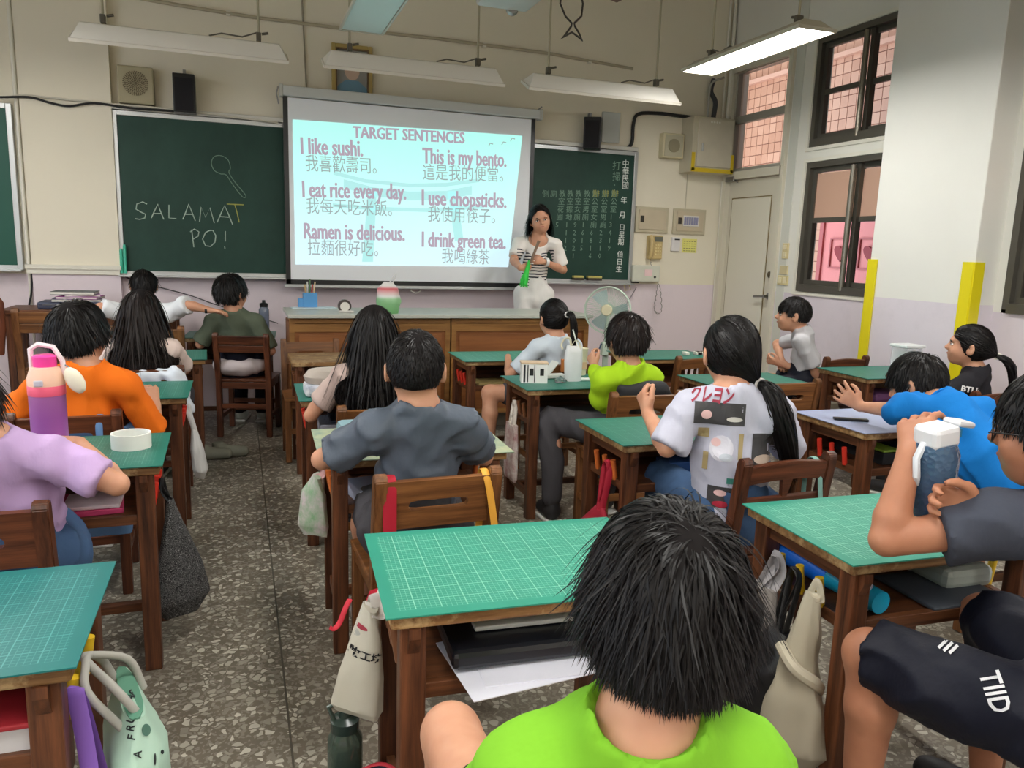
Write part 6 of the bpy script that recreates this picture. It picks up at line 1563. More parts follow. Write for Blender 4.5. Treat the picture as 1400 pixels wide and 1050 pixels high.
# slits of the trousers hidden behind the counter are left to the mesh
# ================================================================== SMALL THINGS
def pouch(secs, n=28, crumple=.004, seed=0, power=2.6, M=None):
    """closed cloth body through horizontal sections (x, y, z, half width, half depth[, turn])"""
    rs = random.Random(seed); m = MB(); b = bmesh.new(); rings = []
    ph = [rs.uniform(0, 6) for _ in range(6)]
    P_ = []
    for i in range(len(secs)-1):
        for k in range(5):
            t_ = k/5; t_ = t_*t_*(3-2*t_)*.5+t_*.5; P_.append([a+(c-a)*t_ for a, c in zip(secs[i], secs[i+1])])
    P_.append(list(secs[-1]))
    for j, s_ in enumerate(P_):
        x, y, z, w, d = s_[:5]; tw = s_[5] if len(s_) > 5 else 0; ring = []
        for i in range(n):
            a = 2*PI*i/n; ca, sa = math.cos(a), math.sin(a)
            r = (abs(ca)**power+abs(sa)**power)**(-1/power)
            cr = 1+crumple*18*(math.sin(3*a+ph[0]+j*.25)*.5+math.sin(7*a+ph[1]-j*.4)*.3+math.sin(11*a+ph[2]+j*.7)*.2)
            px, py = w*r*ca*cr, d*r*sa*cr
            ring.append(b.verts.new((x+px*math.cos(tw)-py*math.sin(tw), y+px*math.sin(tw)+py*math.cos(tw), z+.004*math.sin(2*a+ph[3]))))
        rings.append(ring)
    for A_, B_ in zip(rings, rings[1:]):
        for i in range(n): k = (i+1) % n; b.faces.new((A_[i], A_[k], B_[k], B_[i]))
    b.faces.new(rings[0][::-1]); b.faces.new(rings[-1]); bmesh.ops.recalc_face_normals(b, faces=b.faces[:])
    m._merge(b, M or Matrix(), 0); return m
def strap(m, pts, w=.012, t_=.0025, mi=0): return m.tube(smooth_path(pts, 5), .01, 8, mi=mi, flat=(w, t_))
def L2W(key, lx, ly, lz=0):
    x, y, rz = DESK[key]; v = Matrix.Rotation(rz, 3, 'Z') @ Vector((lx, ly, 0)); return Vector((x+v.x, y+v.y, DH+lz if lz is not None else 0))
TOPZ = .0040
CLR = newmat('clear_plastic', rgb(226, 232, 236), .08, trans=.85, spec=.5); CLR.node_tree.nodes['Principled BSDF'].inputs['IOR'].default_value = 1.2
# pedestal fan
fx, fy = 2.515, 5.02
th = thing('pedestal_fan', 'pale green pedestal fan standing by the right end of the counter', 'fan', (fx, fy, 0))
FG_ = newmat('pale_mint_plastic', rgb(190, 206, 190), .4)
c = PY(827, 424, fy)
fdir = nrm([-.55, -.83, .06]); ax = Vector(fdir); q = ax.to_track_quat('Z', 'Y').to_matrix()
MB().lathe([(0, 0), (.17, 0), (.18, .02), (.08, .045), (.03, .06), (0, .06)], (fx, fy, 0), 28).obj('base', FG_, th, smooth=True)
MB().cyl((fx, fy, .05), (fx, fy, c.z-.04), .016).cyl((fx, fy, .3), (fx, fy, .62), .022).obj('pole', FG_, th, smooth=True)
MB().box((fx-.02, fy-.03, .66), (.06, .05, .10), bevel=.01).obj('control_box', FG_, th)
cc = Vector((fx, fy, c.z)); R0 = .165
MB().cyl(cc-ax*.02, cc-ax*.14, .05, .04, 20).obj('motor', FG_, th, smooth=True)
mb = MB()
for off, rr in ((.03, R0), (.0, R0*1.02), (-.03, R0)):
    mb.tube([cc+ax*off+q@Vector((rr*math.cos(a), rr*math.sin(a), 0)) for a in [2*PI*i/36 for i in range(36)]], .004, 6, closed=True)
mb.obj('cage_ring', FG_, th, smooth=True)
mb = MB()
for i in range(60):
    a = 2*PI*i/60
    for sg in (1, -1):
        mb.tube([cc+ax*sg*.062+q@Vector((.04*math.cos(a), .04*math.sin(a), 0)), cc+ax*sg*.055+q@Vector((.10*math.cos(a+.1), .10*math.sin(a+.1), 0)), cc+ax*sg*.028+q@Vector((R0*math.cos(a+.2), R0*math.sin(a+.2), 0))], .0011, 4)
g = mb.obj('cage_wires', FG_, th); g['kind'] = 'stuff'
MB().cyl(cc+ax*.055, cc+ax*.07, .042, .036, 20).obj('badge', newmat('cream_badge', rgb(214, 204, 170), .4), th, smooth=True)
for k in range(3):
    mb = MB(); bm = bmesh.new(); pts = []
    for i in range(7):
        for j in range(4):
            a = 2*PI*k/3 + (j/3-.5)*.95*(1-.15*i/6); r_ = .03+.115*i/6
            pts.append(bm.verts.new(cc+q@Vector((r_*math.cos(a), r_*math.sin(a), (j/3-.5)*.03))))
    for i in range(6):
        for j in range(3): bm.faces.new((pts[i*4+j], pts[i*4+j+1], pts[i*4+j+5], pts[i*4+j+4]))
    bmesh.ops.solidify(bm, geom=bm.faces[:], thickness=.003); mb._merge(bm, Matrix(), 0)
    mb.obj('blade', newmat('blade_blue_%d' % k, rgb(186, 204, 206), .3), th, smooth=True)

# things on the counter
def TOPC(px, py, z=.8815): return PZ(px, py, z)
c = TOPC(424, 421); th = thing('pen_holder', 'blue pen holder with brushes on the counter', 'pen holder', c); BLU = plain(84, 150, 206, .5)
MB().box((c.x, c.y, c.z+.055), (.10, .07, .11), bevel=.004).box((c.x-.06, c.y, c.z+.035), (.05, .06, .07), bevel=.004).obj('holder', BLU, th)
for k in range(5): MB().cyl((c.x-.03+k*.014, c.y+.01*(k % 2), c.z+.09), (c.x-.035+k*.018, c.y, c.z+.17+.02*(k % 3)), .005, n=8).obj('brush', plain(*((196, 160, 110), (220, 220, 214), (90, 120, 80), (200, 70, 60), (220, 190, 150))[k]), th)
o = MB().box((c.x+.02, c.y-.05, c.z+.004), (.32, .12, .008), Matrix.Rotation(.15, 3, 'Z'), bevel=.003).obj('paper_tray', plain(206, 220, 226)); tag(o, 'pale blue paper tray in front of the blue pen holder', 'tray')
c = TOPC(459, 419); c.y = 5.42; c.z = .8812; th = thing('tape_dispenser', 'round black and white tape dispenser on the counter', 'tape dispenser', c)
MB().cyl((c.x, c.y-.02, c.z+.045), (c.x, c.y+.02, c.z+.045), .045, n=20).obj('body', plain(70, 60, 58, .4), th, smooth=True); MB().cyl((c.x, c.y-.026, c.z+.042), (c.x, c.y-.02, c.z+.042), .032, n=20).obj('roll', plain(226, 222, 214), th, smooth=True)
MB().box((c.x+.01, c.y, c.z+.008), (.10, .05, .016), bevel=.004).obj('foot', plain(210, 206, 200), th)
c = TOPC(531, 428); th = thing('plastic_bag', 'white, red and green plastic carrier bag on the counter', 'plastic bag', c)
PB = newmat('green_white_plastic_film', rgb(226, 226, 222), .3); t = NT(PB)
tcg = t.node('ShaderNodeNewGeometry'); sp = t.node('ShaderNodeSeparateXYZ'); t.link(tcg.outputs['Position'], sp.inputs[0]); mr = t.node('ShaderNodeMapRange', i_From_Min=.88, i_From_Max=1.12); t.link(sp.outputs[2], mr.inputs['Value'])
t.link(t.ramp(mr.outputs[0], [(0, rgb(110, 170, 110)), (.42, rgb(150, 200, 150)), (.5, rgb(226, 226, 222)), (.72, rgb(214, 90, 100)), (.8, rgb(230, 226, 224))]), t.b.inputs['Base Color'])
pouch([(c.x, c.y, c.z+.002, .07, .05), (c.x, c.y, c.z+.08, .085, .06), (c.x-.01, c.y, c.z+.17, .07, .045), (c.x, c.y, c.z+.215, .03, .02)], seed=2, crumple=.006).obj('bag', PB, th, smooth=True)
m = MB(); strap(m, [(c.x+.0, c.y, c.z+.20), (c.x+.03, c.y, c.z+.25), (c.x+.055, c.y, c.z+.275), (c.x+.04, c.y, c.z+.23), (c.x+.02, c.y, c.z+.20)], .010, .003); m.obj('handle', plain(232, 230, 228), th, smooth=True)

# bottle at the desk of the olive boy
def bottle(label, base, H_, r, body_mat, cap_mat, cat='bottle', waist=False, name='water_bottle', loop=None):
    th = thing(name, label, cat, base)
    x, y, z = base
    prof = [(0, 0), (r*.92, 0), (r, H_*.03), (r*.97 if waist else r, H_*.30), (r*(.86 if waist else 1), H_*.45), (r*(.97 if waist else 1), H_*.60), (r*.98, H_*.72), (r*.70, H_*.80), (r*.62, H_*.82), (0, H_*.82)]
    MB().lathe(prof, (x, y, z), 24).obj('bottle_body', body_mat, th, smooth=True)
    MB().lathe([(0, H_*.80), (r*.80, H_*.80), (r*.82, H_*.90), (r*.35, H_*.93), (r*.30, H_), (0, H_)], (x, y, z), 24).obj('cap', cap_mat, th, smooth=True)
    if loop: MB().tube([(x-r*.6, y, z+H_*.9), (x-r*.9, y, z+H_*1.04), (x, y, z+H_*1.1), (x+r*.9, y, z+H_*1.04), (x+r*.6, y, z+H_*.9)], .006, 8).obj('carry_loop', loop, th, smooth=True)
    return th
p = PZ(388, 452, DH+TOPZ); p = Vector((.17, 5.93, DH+TOPZ))
bottle('clear grey bottle with black lid left of the counter', p, .25, .037, newmat('smoky_clear_plastic', rgb(150, 165, 190), .1, trans=.6), BLACKP)
p = PZ(139, 412, .851); bottle('pink translucent bottle by the wall next to the books', p, .21, .05, newmat('pink_clear_plastic', rgb(226, 186, 180), .12, trans=.4), plain(224, 168, 166, .3), waist=True)
# books piled on the side table
bx_, by_ = PZ(103, 418, .86).x, 6.08
for k, (w, d, h_, col, dx, rz, lab) in enumerate(((.40, .24, .05, (62, 66, 88), 0, .02, 'dark blue zipped case at the bottom of the pile by the wall'), (.30, .22, .018, (120, 120, 140), .03, .1, 'grey book second in the pile by the wall'), (.26, .20, .016, (176, 80, 160), .05, -.12, 'magenta book third in the pile by the wall'), (.22, .17, .014, (196, 150, 200), .06, .2, 'pale lilac book fourth in the pile by the wall'), (.27, .19, .02, (96, 98, 100), .02, -.05, 'dark grey book on top of the pile by the wall'))):
    z0 = .8502+sum((.05, .018, .016, .014)[:k])
    R9 = Matrix.Rotation(rz, 3, 'Z')
    th = thing('pencil_case' if k == 0 else 'book', lab, 'case' if k == 0 else 'book', (bx_+dx, by_, z0), 0, 'pile by the wall')
    MB().box((bx_+dx, by_, z0+h_/2), (w-.006, d-.006, h_-.004 if k else h_), R9, bevel=.001 if k else .012).obj('pages' if k else 'body', plain(228, 224, 214) if k else plain(*col), th)
    if k: MB().box((bx_+dx, by_, z0+.001), (w, d, .002), R9).box((bx_+dx, by_, z0+h_-.001), (w, d, .002), R9).obj('cover', plain(*col), th)
    else: MB().box((bx_+dx, by_-d/2, z0+.03), (w*.8, .003, .004), R9).obj('zip', STEEL, th)
# brown bag on the far left chair
th = thing('leather_bag', 'brown leather bag hanging on a chair at the left edge', 'bag', (-1.55, 5.6, .5))
pouch([(-1.52, 5.58, .60, .12, .06), (-1.52, 5.58, .75, .14, .07), (-1.52, 5.58, .92, .13, .06), (-1.52, 5.58, 1.0, .09, .03)], seed=5, crumple=.003).obj('bag', plain(120, 66, 44, .45), th, smooth=True)
m = MB(); strap(m, [(-1.60, 5.56, .96), (-1.52, 5.54, 1.03), (-1.42, 5.56, .96), (-1.40, 5.56, .80)]); m.obj('strap', plain(84, 46, 32, .5), th, smooth=True)

# ---- things on the desks
# D2: tape roll, tumbler
p = PZ(180, 611, DH+TOPZ); R1_, R2_ = .060, .053
o = MB().lathe([(R2_, 0), (R1_, 0), (R1_, .048), (R2_, .048), (R2_, 0)], (p.x, p.y, DH+TOPZ), 40).obj('tape_roll', plain(236, 234, 228, .4), smooth=True); tag(o, 'large white roll of tape lying on the desk beside the girl in lilac', 'tape roll')
tx, ty, tz = PY(66, 560, 2.535).x, 2.535, DH+.0045
th = thing('tumbler', 'tall pink and purple tumbler with carry handle on the left desk', 'tumbler', (tx, ty, tz)); r = .048
PUR = newmat('purple_gradient_enamel', rgb(150, 90, 170), .35); t = NT(PUR); tcg = t.node('ShaderNodeNewGeometry'); sp = t.node('ShaderNodeSeparateXYZ'); t.link(tcg.outputs['Position'], sp.inputs[0]); mr = t.node('ShaderNodeMapRange', i_From_Min=.68, i_From_Max=.92); t.link(sp.outputs[2], mr.inputs['Value'])
t.link(t.ramp(mr.outputs[0], [(0, rgb(170, 104, 190)), (.6, rgb(150, 84, 160)), (1, rgb(160, 100, 150))]), t.b.inputs['Base Color'])
MB().lathe([(0, 0), (r*.86, 0), (r*.9, .01), (r, .09), (r, .215), (0, .215)], (tx, ty, tz), 28).obj('tumbler_body', PUR, th, smooth=True)
MB().lathe([(r*1.01, .212), (r*1.03, .215), (r*1.03, .240), (r*1.0, .243), (0, .243)], (tx, ty, tz), 28).obj('pink_band', plain(240, 100, 130, .35), th, smooth=True)
MB().lathe([(r*1.02, .240), (r*1.02, .262), (r*.82, .292), (r*.60, .296), (0, .296)], (tx, ty, tz), 28).obj('peach_collar', plain(240, 196, 170, .35), th, smooth=True)
MB().lathe([(r*.62, .285), (r*.66, .325), (r*.5, .330), (0, .330)], (tx, ty, tz), 24).obj('lid', plain(244, 70, 160, .3), th, smooth=True)
MB().tube([(tx-r*.7, ty, tz+.285), (tx-r*.72, ty, tz+.345), (tx-r*.3, ty, tz+.360), (tx+r*.5, ty, tz+.352), (tx+r*.95, ty, tz+.31), (tx+r*1.0, ty, tz+.26)], .0075, 8).obj('carry_handle', plain(240, 222, 226, .35), th, smooth=True)
MB().box((tx-.01, ty-r-.001, tz+.252), (.024, .006, .018), bevel=.003).obj('latch', plain(200, 196, 206, .3), th)
kc = Vector((tx+.078, ty-.02, tz+.255)); th2 = MB().sphere(kc, (.024, .016, .042), rot=Matrix.Rotation(-.45, 3, 'Y')).obj('plush_charm', plain(232, 228, 206, .9), th, smooth=True)
MB().tube([(tx+r, ty, tz+.30), (tx+r+.012, ty-.01, tz+.295), kc+Vector((-.012, 0, .036))], .002, 6).obj('charm_cord', plain(90, 120, 130), th2)
# M2 pencil case and paper
p = Vector((.42, 2.72, DH+.004)); th = thing('pencil_case', 'blue grey zipped pencil case on the paper-covered desk', 'pencil case', p)
MB().box((p.x, p.y, p.z+.024), (.20, .11, .048), Matrix.Rotation(.05, 3, 'Z'), bevel=.018).obj('case', plain(128, 158, 166, .6), th, smooth=True); MB().tube([(p.x-.1, p.y-.05, p.z+.04), (p.x+.1, p.y-.05, p.z+.042)], .003, 6).obj('zip', plain(226, 226, 222), th)
# M3 cloth pencil bag on a box
p = PZ(434, 527, DH+TOPZ); th = thing('lunch_bag', 'grey furry pouch on a white patterned box left of the long-haired girl', 'bag', (p.x, 3.50, DH+TOPZ))
MB().box((p.x+.02, 3.50, DH+TOPZ+.028), (.20, .14, .055), bevel=.014).obj('patterned_box', paper_print('white_check_print', rgb(226, 226, 228), rgb(150, 160, 180)), th)
pouch([(p.x+.01, 3.50, DH+TOPZ+.056, .085, .06), (p.x+.01, 3.50, DH+TOPZ+.085, .092, .065), (p.x+.02, 3.50, DH+TOPZ+.115, .075, .05), (p.x+.02, 3.50, DH+TOPZ+.122, .04, .03)], seed=4).obj('furry_pouch', plain(176, 166, 156, .95), th, smooth=True)
# N2: paper box, tote, tray, cup, carton, eraser, film
z = DH+TOPZ
def on2(px, py): q_ = PZ(px, py, z); return q_
p = on2(733, 524); th = thing('paper_box_model', 'white paper box craft with black window marks on the desk', 'craft', p)
Rz = Matrix.Rotation(-.25, 3, 'Z')
MB().box((p.x, p.y+.04, z+.05), (.135, .08, .10), Rz).obj('box', plain(236, 234, 232), th); MB().box((p.x, p.y+.04, z+.103), (.14, .085, .008), Rz).obj('rim', plain(216, 190, 160), th)
for k, (dx, w) in enumerate(((-.052, .010), (-.035, .005), (.0, .004))): MB().box(Vector((p.x, p.y+.04, z+.05))+Rz@Vector((dx, -.041, 0)), (w, .002, .09), Rz).obj('black_stripe', plain(30, 30, 40), th)
for dx in (-.016, .038): MB().box(Vector((p.x, p.y+.04, z+.05))+Rz@Vector((dx, -.041, .008)), (.020, .002, .036), Rz).obj('black_window', plain(24, 24, 26), th)
p = on2(746, 505); th = thing('tote_bag', 'small white cloth tote standing with looped handles on the craft desk', 'bag', p)
pouch([(p.x, 3.66, z, .045, .025), (p.x, 3.66, z+.10, .05, .028), (p.x, 3.66, z+.16, .046, .02), (p.x+.0, 3.66, z+.185, .044, .008)], seed=6).obj('bag', plain(216, 218, 220), th, smooth=True)
m = MB(); strap(m, [(p.x-.02, 3.66, z+.19), (p.x-.03, 3.655, z+.225), (p.x-.06, 3.65, z+.225), (p.x-.078, 3.65, z+.195), (p.x-.07, 3.65, z+.17)], .006, .002); strap(m, [(p.x-.02, 3.66, z+.18), (p.x, 3.65, z+.215), (p.x+.025, 3.65, z+.20), (p.x+.03, 3.65, z+.15)], .006, .002); m.obj('handle', plain(226, 220, 196), th, smooth=True)
p = on2(757, 519); o = MB().box((p.x, p.y+.07, z+.040), (.12, .09, .004), Matrix.Rotation(-.9, 3, 'Y')).box((p.x+.02, p.y+.05, z+.012), (.12, .06, .02), bevel=.004).obj('open_case', plain(222, 222, 216, .5)); tag(o, 'open white case leaning behind the paper box', 'case')
p = on2(766, 523); o = pouch([(p.x, p.y, z, .028, .02), (p.x, p.y, z+.02, .03, .022), (p.x, p.y, z+.03, .012, .01)], seed=9, crumple=.012).obj('crumpled_film', CLR, smooth=True); tag(o, 'ball of crumpled clear film between craft box and cup', 'wrapper')
p = on2(797, 514); th = thing('paper_cup', 'tall cream printed cup with a straw on the craft desk', 'cup', (p.x, p.y+.05, z)); cy_ = p.y+.05
MB().lathe([(0, 0), (.036, 0), (.043, .145), (.045, .148), (0, .148)], (p.x, cy_, z), 24).obj('cup', plain(226, 220, 186, .5), th, smooth=True)
MB().cyl((p.x-.012, cy_, z+.14), (p.x-.05, cy_, z+.25), .004, n=8).obj('straw', plain(236, 236, 226), th)
m = MB(); m.box((p.x+.012, cy_-.0395, z+.055), (.030, .003, .04), bevel=.001); m.obj('printed_patch', plain(208, 176, 140), th)
p = on2(777, 510); o = MB().box((p.x, p.y+.05, z+.035), (.045, .04, .07), Rz, bevel=.002).obj('small_carton', plain(196, 120, 60)); tag(o, 'small orange brown carton left of the cream cup', 'carton')
p = on2(802, 521); o = MB().box((p.x, p.y+.01, z+.008), (.055, .022, .014), Rz, bevel=.003).obj('eraser', plain(232, 236, 228)); tag(o, 'white eraser in front of the cream cup', 'eraser')
# P desk bits
for k, (px, py, w) in enumerate(((947, 482, .05), (920, 481, .03), (958, 484, .04))):
    p = PZ(px, py, z); o = MB().box((min(p.x, 2.96), 4.50, z+.012), (w, .05, .022), bevel=.003).obj('paper_packet', plain(226, 222, 210)); tag(o, ('white packet in the middle of', 'small white packet at the left of', 'white packet at the right of')[k]+' the desk below the fan', 'packet')
# R3: straw tub, dark tub
p = PZ(1197, 501, z); th = thing('straw_tub', 'clear square tub full of white drinking straws by the pillar', 'tub', p); tb = (p.x-.02, 3.60)
MB().box((tb[0], tb[1], z+.080), (.135, .12, .16), bevel=.01).obj('tub', newmat('hazy_clear_plastic', rgb(236, 240, 242), .15, alpha=.30), th)
MB().box((tb[0], tb[1], z+.168), (.15, .135, .018), bevel=.005).obj('lid_rim', newmat('milky_plastic', rgb(226, 230, 230), .3), th)
for k in range(24):
    x_ = tb[0]-.05+.02*(k % 6); y_ = tb[1]-.04+.026*(k//6); MB().cyl((x_, y_, z+.006), (x_+rnd.uniform(-.006, .006), y_+rnd.uniform(-.005, .005), z+.135), .0052, n=6).obj('straw', plain(232, 236, 238, .4), th)
p = PZ(1228, 503, z); o = MB().lathe([(0, 0), (.07, 0), (.078, .03), (.072, .034), (0, .034)], (3.92, 3.64, z), 24).obj('round_tub', plain(96, 112, 118, .4), smooth=True); tag(o, 'low dark grey round box beside the straw tub', 'box')
# R2: ring of tape / dark thing under the hand
p = PZ(1160, 577, DH+TOPZ); o = MB().box((p.x+.03, p.y+.02, z+.006), (.14, .03, .010), Matrix.Rotation(-.5, 3, 'Z'), bevel=.003).obj('black_ruler_case', BLACKP); tag(o, 'thin black case under the fingers of the boy in blue', 'case')
# bottle held by the boy at the right
bc = PD(1276, 652, 1.50); th = thing('sports_bottle', 'large blue grey bottle with white lid held by the boy at the right edge', 'bottle', (bc[0], bc[1], bc[2]-.09))
tilt = Matrix.Rotation(-.12, 3, 'Y') @ Matrix.Rotation(.05, 3, 'X')
BB = newmat('smoky_blue_bottle', rgb(74, 104, 136), .12, trans=.35, spec=.6); t = NT(BB)
nb = t.node('ShaderNodeTexVoronoi', i_Scale=110.0); t.link(t.coord('Object'), nb.inputs['Vector']); t.bump(nb.outputs['Distance'], .4, .004)
MB().lathe([(0, -.085), (.030, -.085), (.034, -.07), (.041, .0), (.043, .05), (.036, .072), (0, .072)], bc, 28, rot=tilt).obj('bottle_body', BB, th, smooth=True)
top = Vector(bc)+tilt@Vector((0, 0, .09))
LW = newmat('white_lid_plastic', rgb(222, 222, 226), .35)
MB().box(top-tilt@Vector((0, 0, .004)), (.064, .058, .044), tilt, bevel=.010).obj('lid', LW, th); MB().box(top+tilt@Vector((.055, .0, .012)), (.045, .04, .012), tilt@Matrix.Rotation(.25, 3, 'Y'), bevel=.005).obj('spout_flap', LW, th)
MB().box(top+tilt@Vector((.036, -.01, .0)), (.010, .02, .018), tilt).obj('blue_seal', plain(40, 130, 180, .4), th)
MB().tube([Vector(bc)+tilt@Vector(v_) for v_ in ((-.030, 0, .075), (-.052, -.005, .05), (-.054, -.01, .015), (-.044, 0, -.005))], .007, 8).obj('grip_loop', plain(210, 214, 220, .3), th, smooth=True)
# floor bottle and navy bag
p = PZ(474, 1005, .22); fx_, fy_ = .165, 1.20
fb = PZ(472, 1052, .10)
bottle('dark green clear bottle standing on the floor beside the front desk leg', Vector((fb.x, fb.y, .0015)), .26, .042, newmat('dark_green_clear', rgb(92, 112, 100), .08, trans=.55), plain(50, 66, 60, .25), loop=plain(80, 96, 88, .25))
p = PZ(500, 1050, .14); th = thing('navy_bag', 'navy sports bag with red piping on the floor, cut by the bottom edge', 'bag', (p.x, p.y-.04, 0))
pouch([(p.x, p.y-.06, .002, .17, .10), (p.x, p.y-.06, .08, .18, .11), (p.x, p.y-.06, .135, .13, .07), (p.x, p.y-.06, .15, .06, .03)], seed=11, crumple=.003).obj('bag', plain(26, 36, 66, .7), th, smooth=True)
m = MB(); strap(m, [(p.x-.02, p.y-.0, .135), (p.x+.04, p.y-.03, .162), (p.x+.10, p.y-.10, .135)], .006, .003); m.obj('red_piping', plain(200, 40, 60), th, smooth=True)

# ---- bags hanging on desk pegs
def hang_bag(label, key, side, ly, secs, mat, strap_mat=None, name='hanging_bag', seed=1, cr=.004, sw=.010, power=2.6, top=None, lx=0, turn=0):
    """secs relative to the peg: (dx outward, dy, dz, half width along y, half thickness)"""
    peg = L2W(key, side*(DW/2-.022), ly); peg.z = DH-.115
    th = thing(name, label, 'bag', (peg.x, peg.y, peg.z+secs[-1][2] if False else peg.z-.3))
    S_ = [(peg.x+side*(s_[0]+.012), peg.y+s_[1], peg.z+s_[2], s_[4], s_[3], turn*min(1, i_/1.5)) for i_, s_ in enumerate(secs)]
    pouch(S_[::-1], seed=seed, crumple=cr, power=power).obj('bag', mat, th, smooth=True)
    t0 = S_[0]; m = MB(); sx = side*.012
    for s2 in (-1, 1):
        strap(m, [(t0[0]-side*.004*s2, t0[1]+s2*t0[4]*.6, t0[2]-.01), (peg.x+sx*(1.3 if s2 > 0 else .9), peg.y+s2*.018, peg.z-.02), (peg.x+sx, peg.y, peg.z+.020), (peg.x+sx, peg.y-s2*.014, peg.z-.01), (t0[0]+side*.006, t0[1]+s2*t0[4]*.2, t0[2]-.01)], sw, .003)
    m.obj('strap', strap_mat or mat, th, smooth=True)
    return th, S_
BP = newmat('black_cloth_white_scribble', rgb(24, 24, 26), .9); t = NT(BP)
vv = t.node('ShaderNodeTexVoronoi', feature='DISTANCE_TO_EDGE', i_Scale=26.0); nn_ = t.node('ShaderNodeTexNoise', i_Scale=20.0); t.link(t.coord('Object'), nn_.inputs['Vector']); t.link(nn_.outputs['Color'], vv.inputs['Vector'])
ms = t.math('LESS_THAN', vv.outputs['Distance'], .035); t.link(t.mix(t.math('MULTIPLY', ms, .6), rgb(22, 22, 24), rgb(190, 190, 190)), t.b.inputs['Base Color'])
hang_bag('black cloth bag with pale scribble pattern hanging beside the aisle at left', 'D2', 1, -.02, [(.02, 0, -.05, .03, .012), (.03, .0, -.16, .05, .02), (.04, 0, -.30, .085, .030), (.05, 0, -.40, .10, .034), (.045, 0, -.455, .06, .02)], BP, plain(18, 18, 20), seed=21, turn=-.9)
hang_bag('white plastic bag hanging beside the desk of the boy in orange', 'D3', 1, .12, [(.02, 0, -.10, .02, .012), (.03, 0, -.20, .05, .03), (.04, 0, -.30, .06, .035), (.04, 0, -.34, .03, .02)], plain(220, 220, 218, .4), seed=22)
FLP = paper_print('floral_plastic', rgb(226, 214, 218), rgb(150, 196, 150))
hang_bag('small floral pastel bag hanging on the left side of the paper-covered desk', 'M2', -1, .10, [(.02, 0, -.02, .04, .014), (.03, 0, -.08, .06, .022), (.035, 0, -.20, .062, .026), (.03, 0, -.24, .05, .015)], FLP, plain(206, 160, 160), seed=23, turn=.8)
hang_bag('crimson bag hanging from long straps on the orange pegs', 'N1', -1, -.06, [(.02, 0, -.16, .03, .014), (.03, .0, -.22, .07, .025), (.03, 0, -.36, .10, .03), (.03, 0, -.42, .07, .02)], plain(150, 20, 44, .8), plain(166, 22, 48, .7), seed=24, sw=.014, turn=.8)
CREAM_B = plain(212, 206, 190, .8)
th, S_ = hang_bag('off-white printed tote with brush lettering on the left side of the front desk', 'M1', -1, .10, [(.016, -.0, -.005, .034, .016), (.026, -.0, -.08, .042, .022), (.040, -.0, -.17, .056, .028), (.050, 0, -.245, .066, .030), (.048, 0, -.265, .056, .018)], CREAM_B, plain(230, 226, 220, .8), seed=25, cr=.003, sw=.022, turn=.8)
cb = Vector((S_[3][0]-.05, S_[3][1]-.09, S_[3][2]+.045))
tgt = th.children[0]
vt = nrm([.10, .99, -.05]); rt2 = nrm(np.cross(vt, [0, 0, 1]))
c_ = PY(449, 915, S_[3][1]-.08)
me = fine_text('幸福牧工坊', .023, basis(c_, Vector(rt2)+Vector((0, 0, -.18)), (0, 0, 1)), bold=.0007); decal(me, tgt, vt, .003); mesh_obj('brush_lettering', me, plain(24, 22, 26), tgt)
for (px, py, w, h_, mt) in ((470, 868, .055, .040, plain(160, 164, 180)), (496, 882, .028, .012, plain(176, 60, 76)), (482, 893, .04, .018, plain(180, 180, 172))):
    me = patch(PY(px, py, S_[2][1]-.10), rt2, (0, 0, 1), w, h_, shape='round'); decal(me, tgt, vt, .002); mesh_obj('print_patch', me, mt, tgt)
m = MB(); strap(m, [PY(478, 820, 1.50), PY(472, 832, 1.48), PY(464, 852, 1.47), PY(456, 860, 1.46), PY(451, 858, 1.46)], .006, .003); o = m.obj('red_ribbon', plain(176, 24, 44, .7), th, smooth=True)
# D1: mint tote with handles, purple-strapped beige bag
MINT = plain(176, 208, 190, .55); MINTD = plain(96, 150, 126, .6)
peg = L2W('D1', DW/2-.022, -.03); peg.z = DH-.11
th = thing('tote_bag', 'mint green tote printed with fruit party lettering, lower left', 'bag', (peg.x+.1, peg.y, .2))
tt = [(peg.x+.075, peg.y-.03, .22, .050, .13, .25), (peg.x+.085, peg.y-.03, .32, .055, .135, .25), (peg.x+.085, peg.y-.02, .44, .050, .12, .25), (peg.x+.080, peg.y-.01, .515, .018, .100, .25)]
mb = pouch(tt, seed=31, crumple=.0035); tb_ = mb.obj('bag', MINT, th, smooth=True)
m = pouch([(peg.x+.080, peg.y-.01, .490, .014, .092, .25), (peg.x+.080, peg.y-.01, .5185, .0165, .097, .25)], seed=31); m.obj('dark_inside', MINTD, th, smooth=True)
GRP = plain(170, 168, 160, .6)
for s2 in (-1, 1):
    pts = [(peg.x+.095+s2*.020, peg.y-.075, .485), (peg.x+.045+s2*.022, peg.y-.07, .56), (peg.x+.014, peg.y-.02+.01*s2, .588), (peg.x+.012, peg.y+.02, .586), (peg.x+.05+s2*.02, peg.y+.055, .55), (peg.x+.075+s2*.020, peg.y+.055, .485)]
    MB().tube(smooth_path(pts, 5), .0075, 10).obj('rope_handle', GRP, th, smooth=True)
vt = nrm(np.array([peg.x+.08, peg.y-.06, .40])-np.array([0, 0, 1.35])); vt = nrm([-.85, .42, -.25])
def dec_px(txt, px, py, size, ang, tgt, mat, yplane, name, view=None, **kw):
    c_ = PY(px, py, yplane); rgt = CM[0]*math.cos(ang)+CM[1]*math.sin(ang); upd = -CM[0]*math.sin(ang)+CM[1]*math.cos(ang)
    me = fine_text(txt, size, basis(c_, rgt, upd), **kw); v_ = nrm(np.array(c_)-np.array([0, 0, CAM_H])) if view is None else view
    decal(me, tgt, v_, .003); mesh_obj(name, me, mat, tgt)
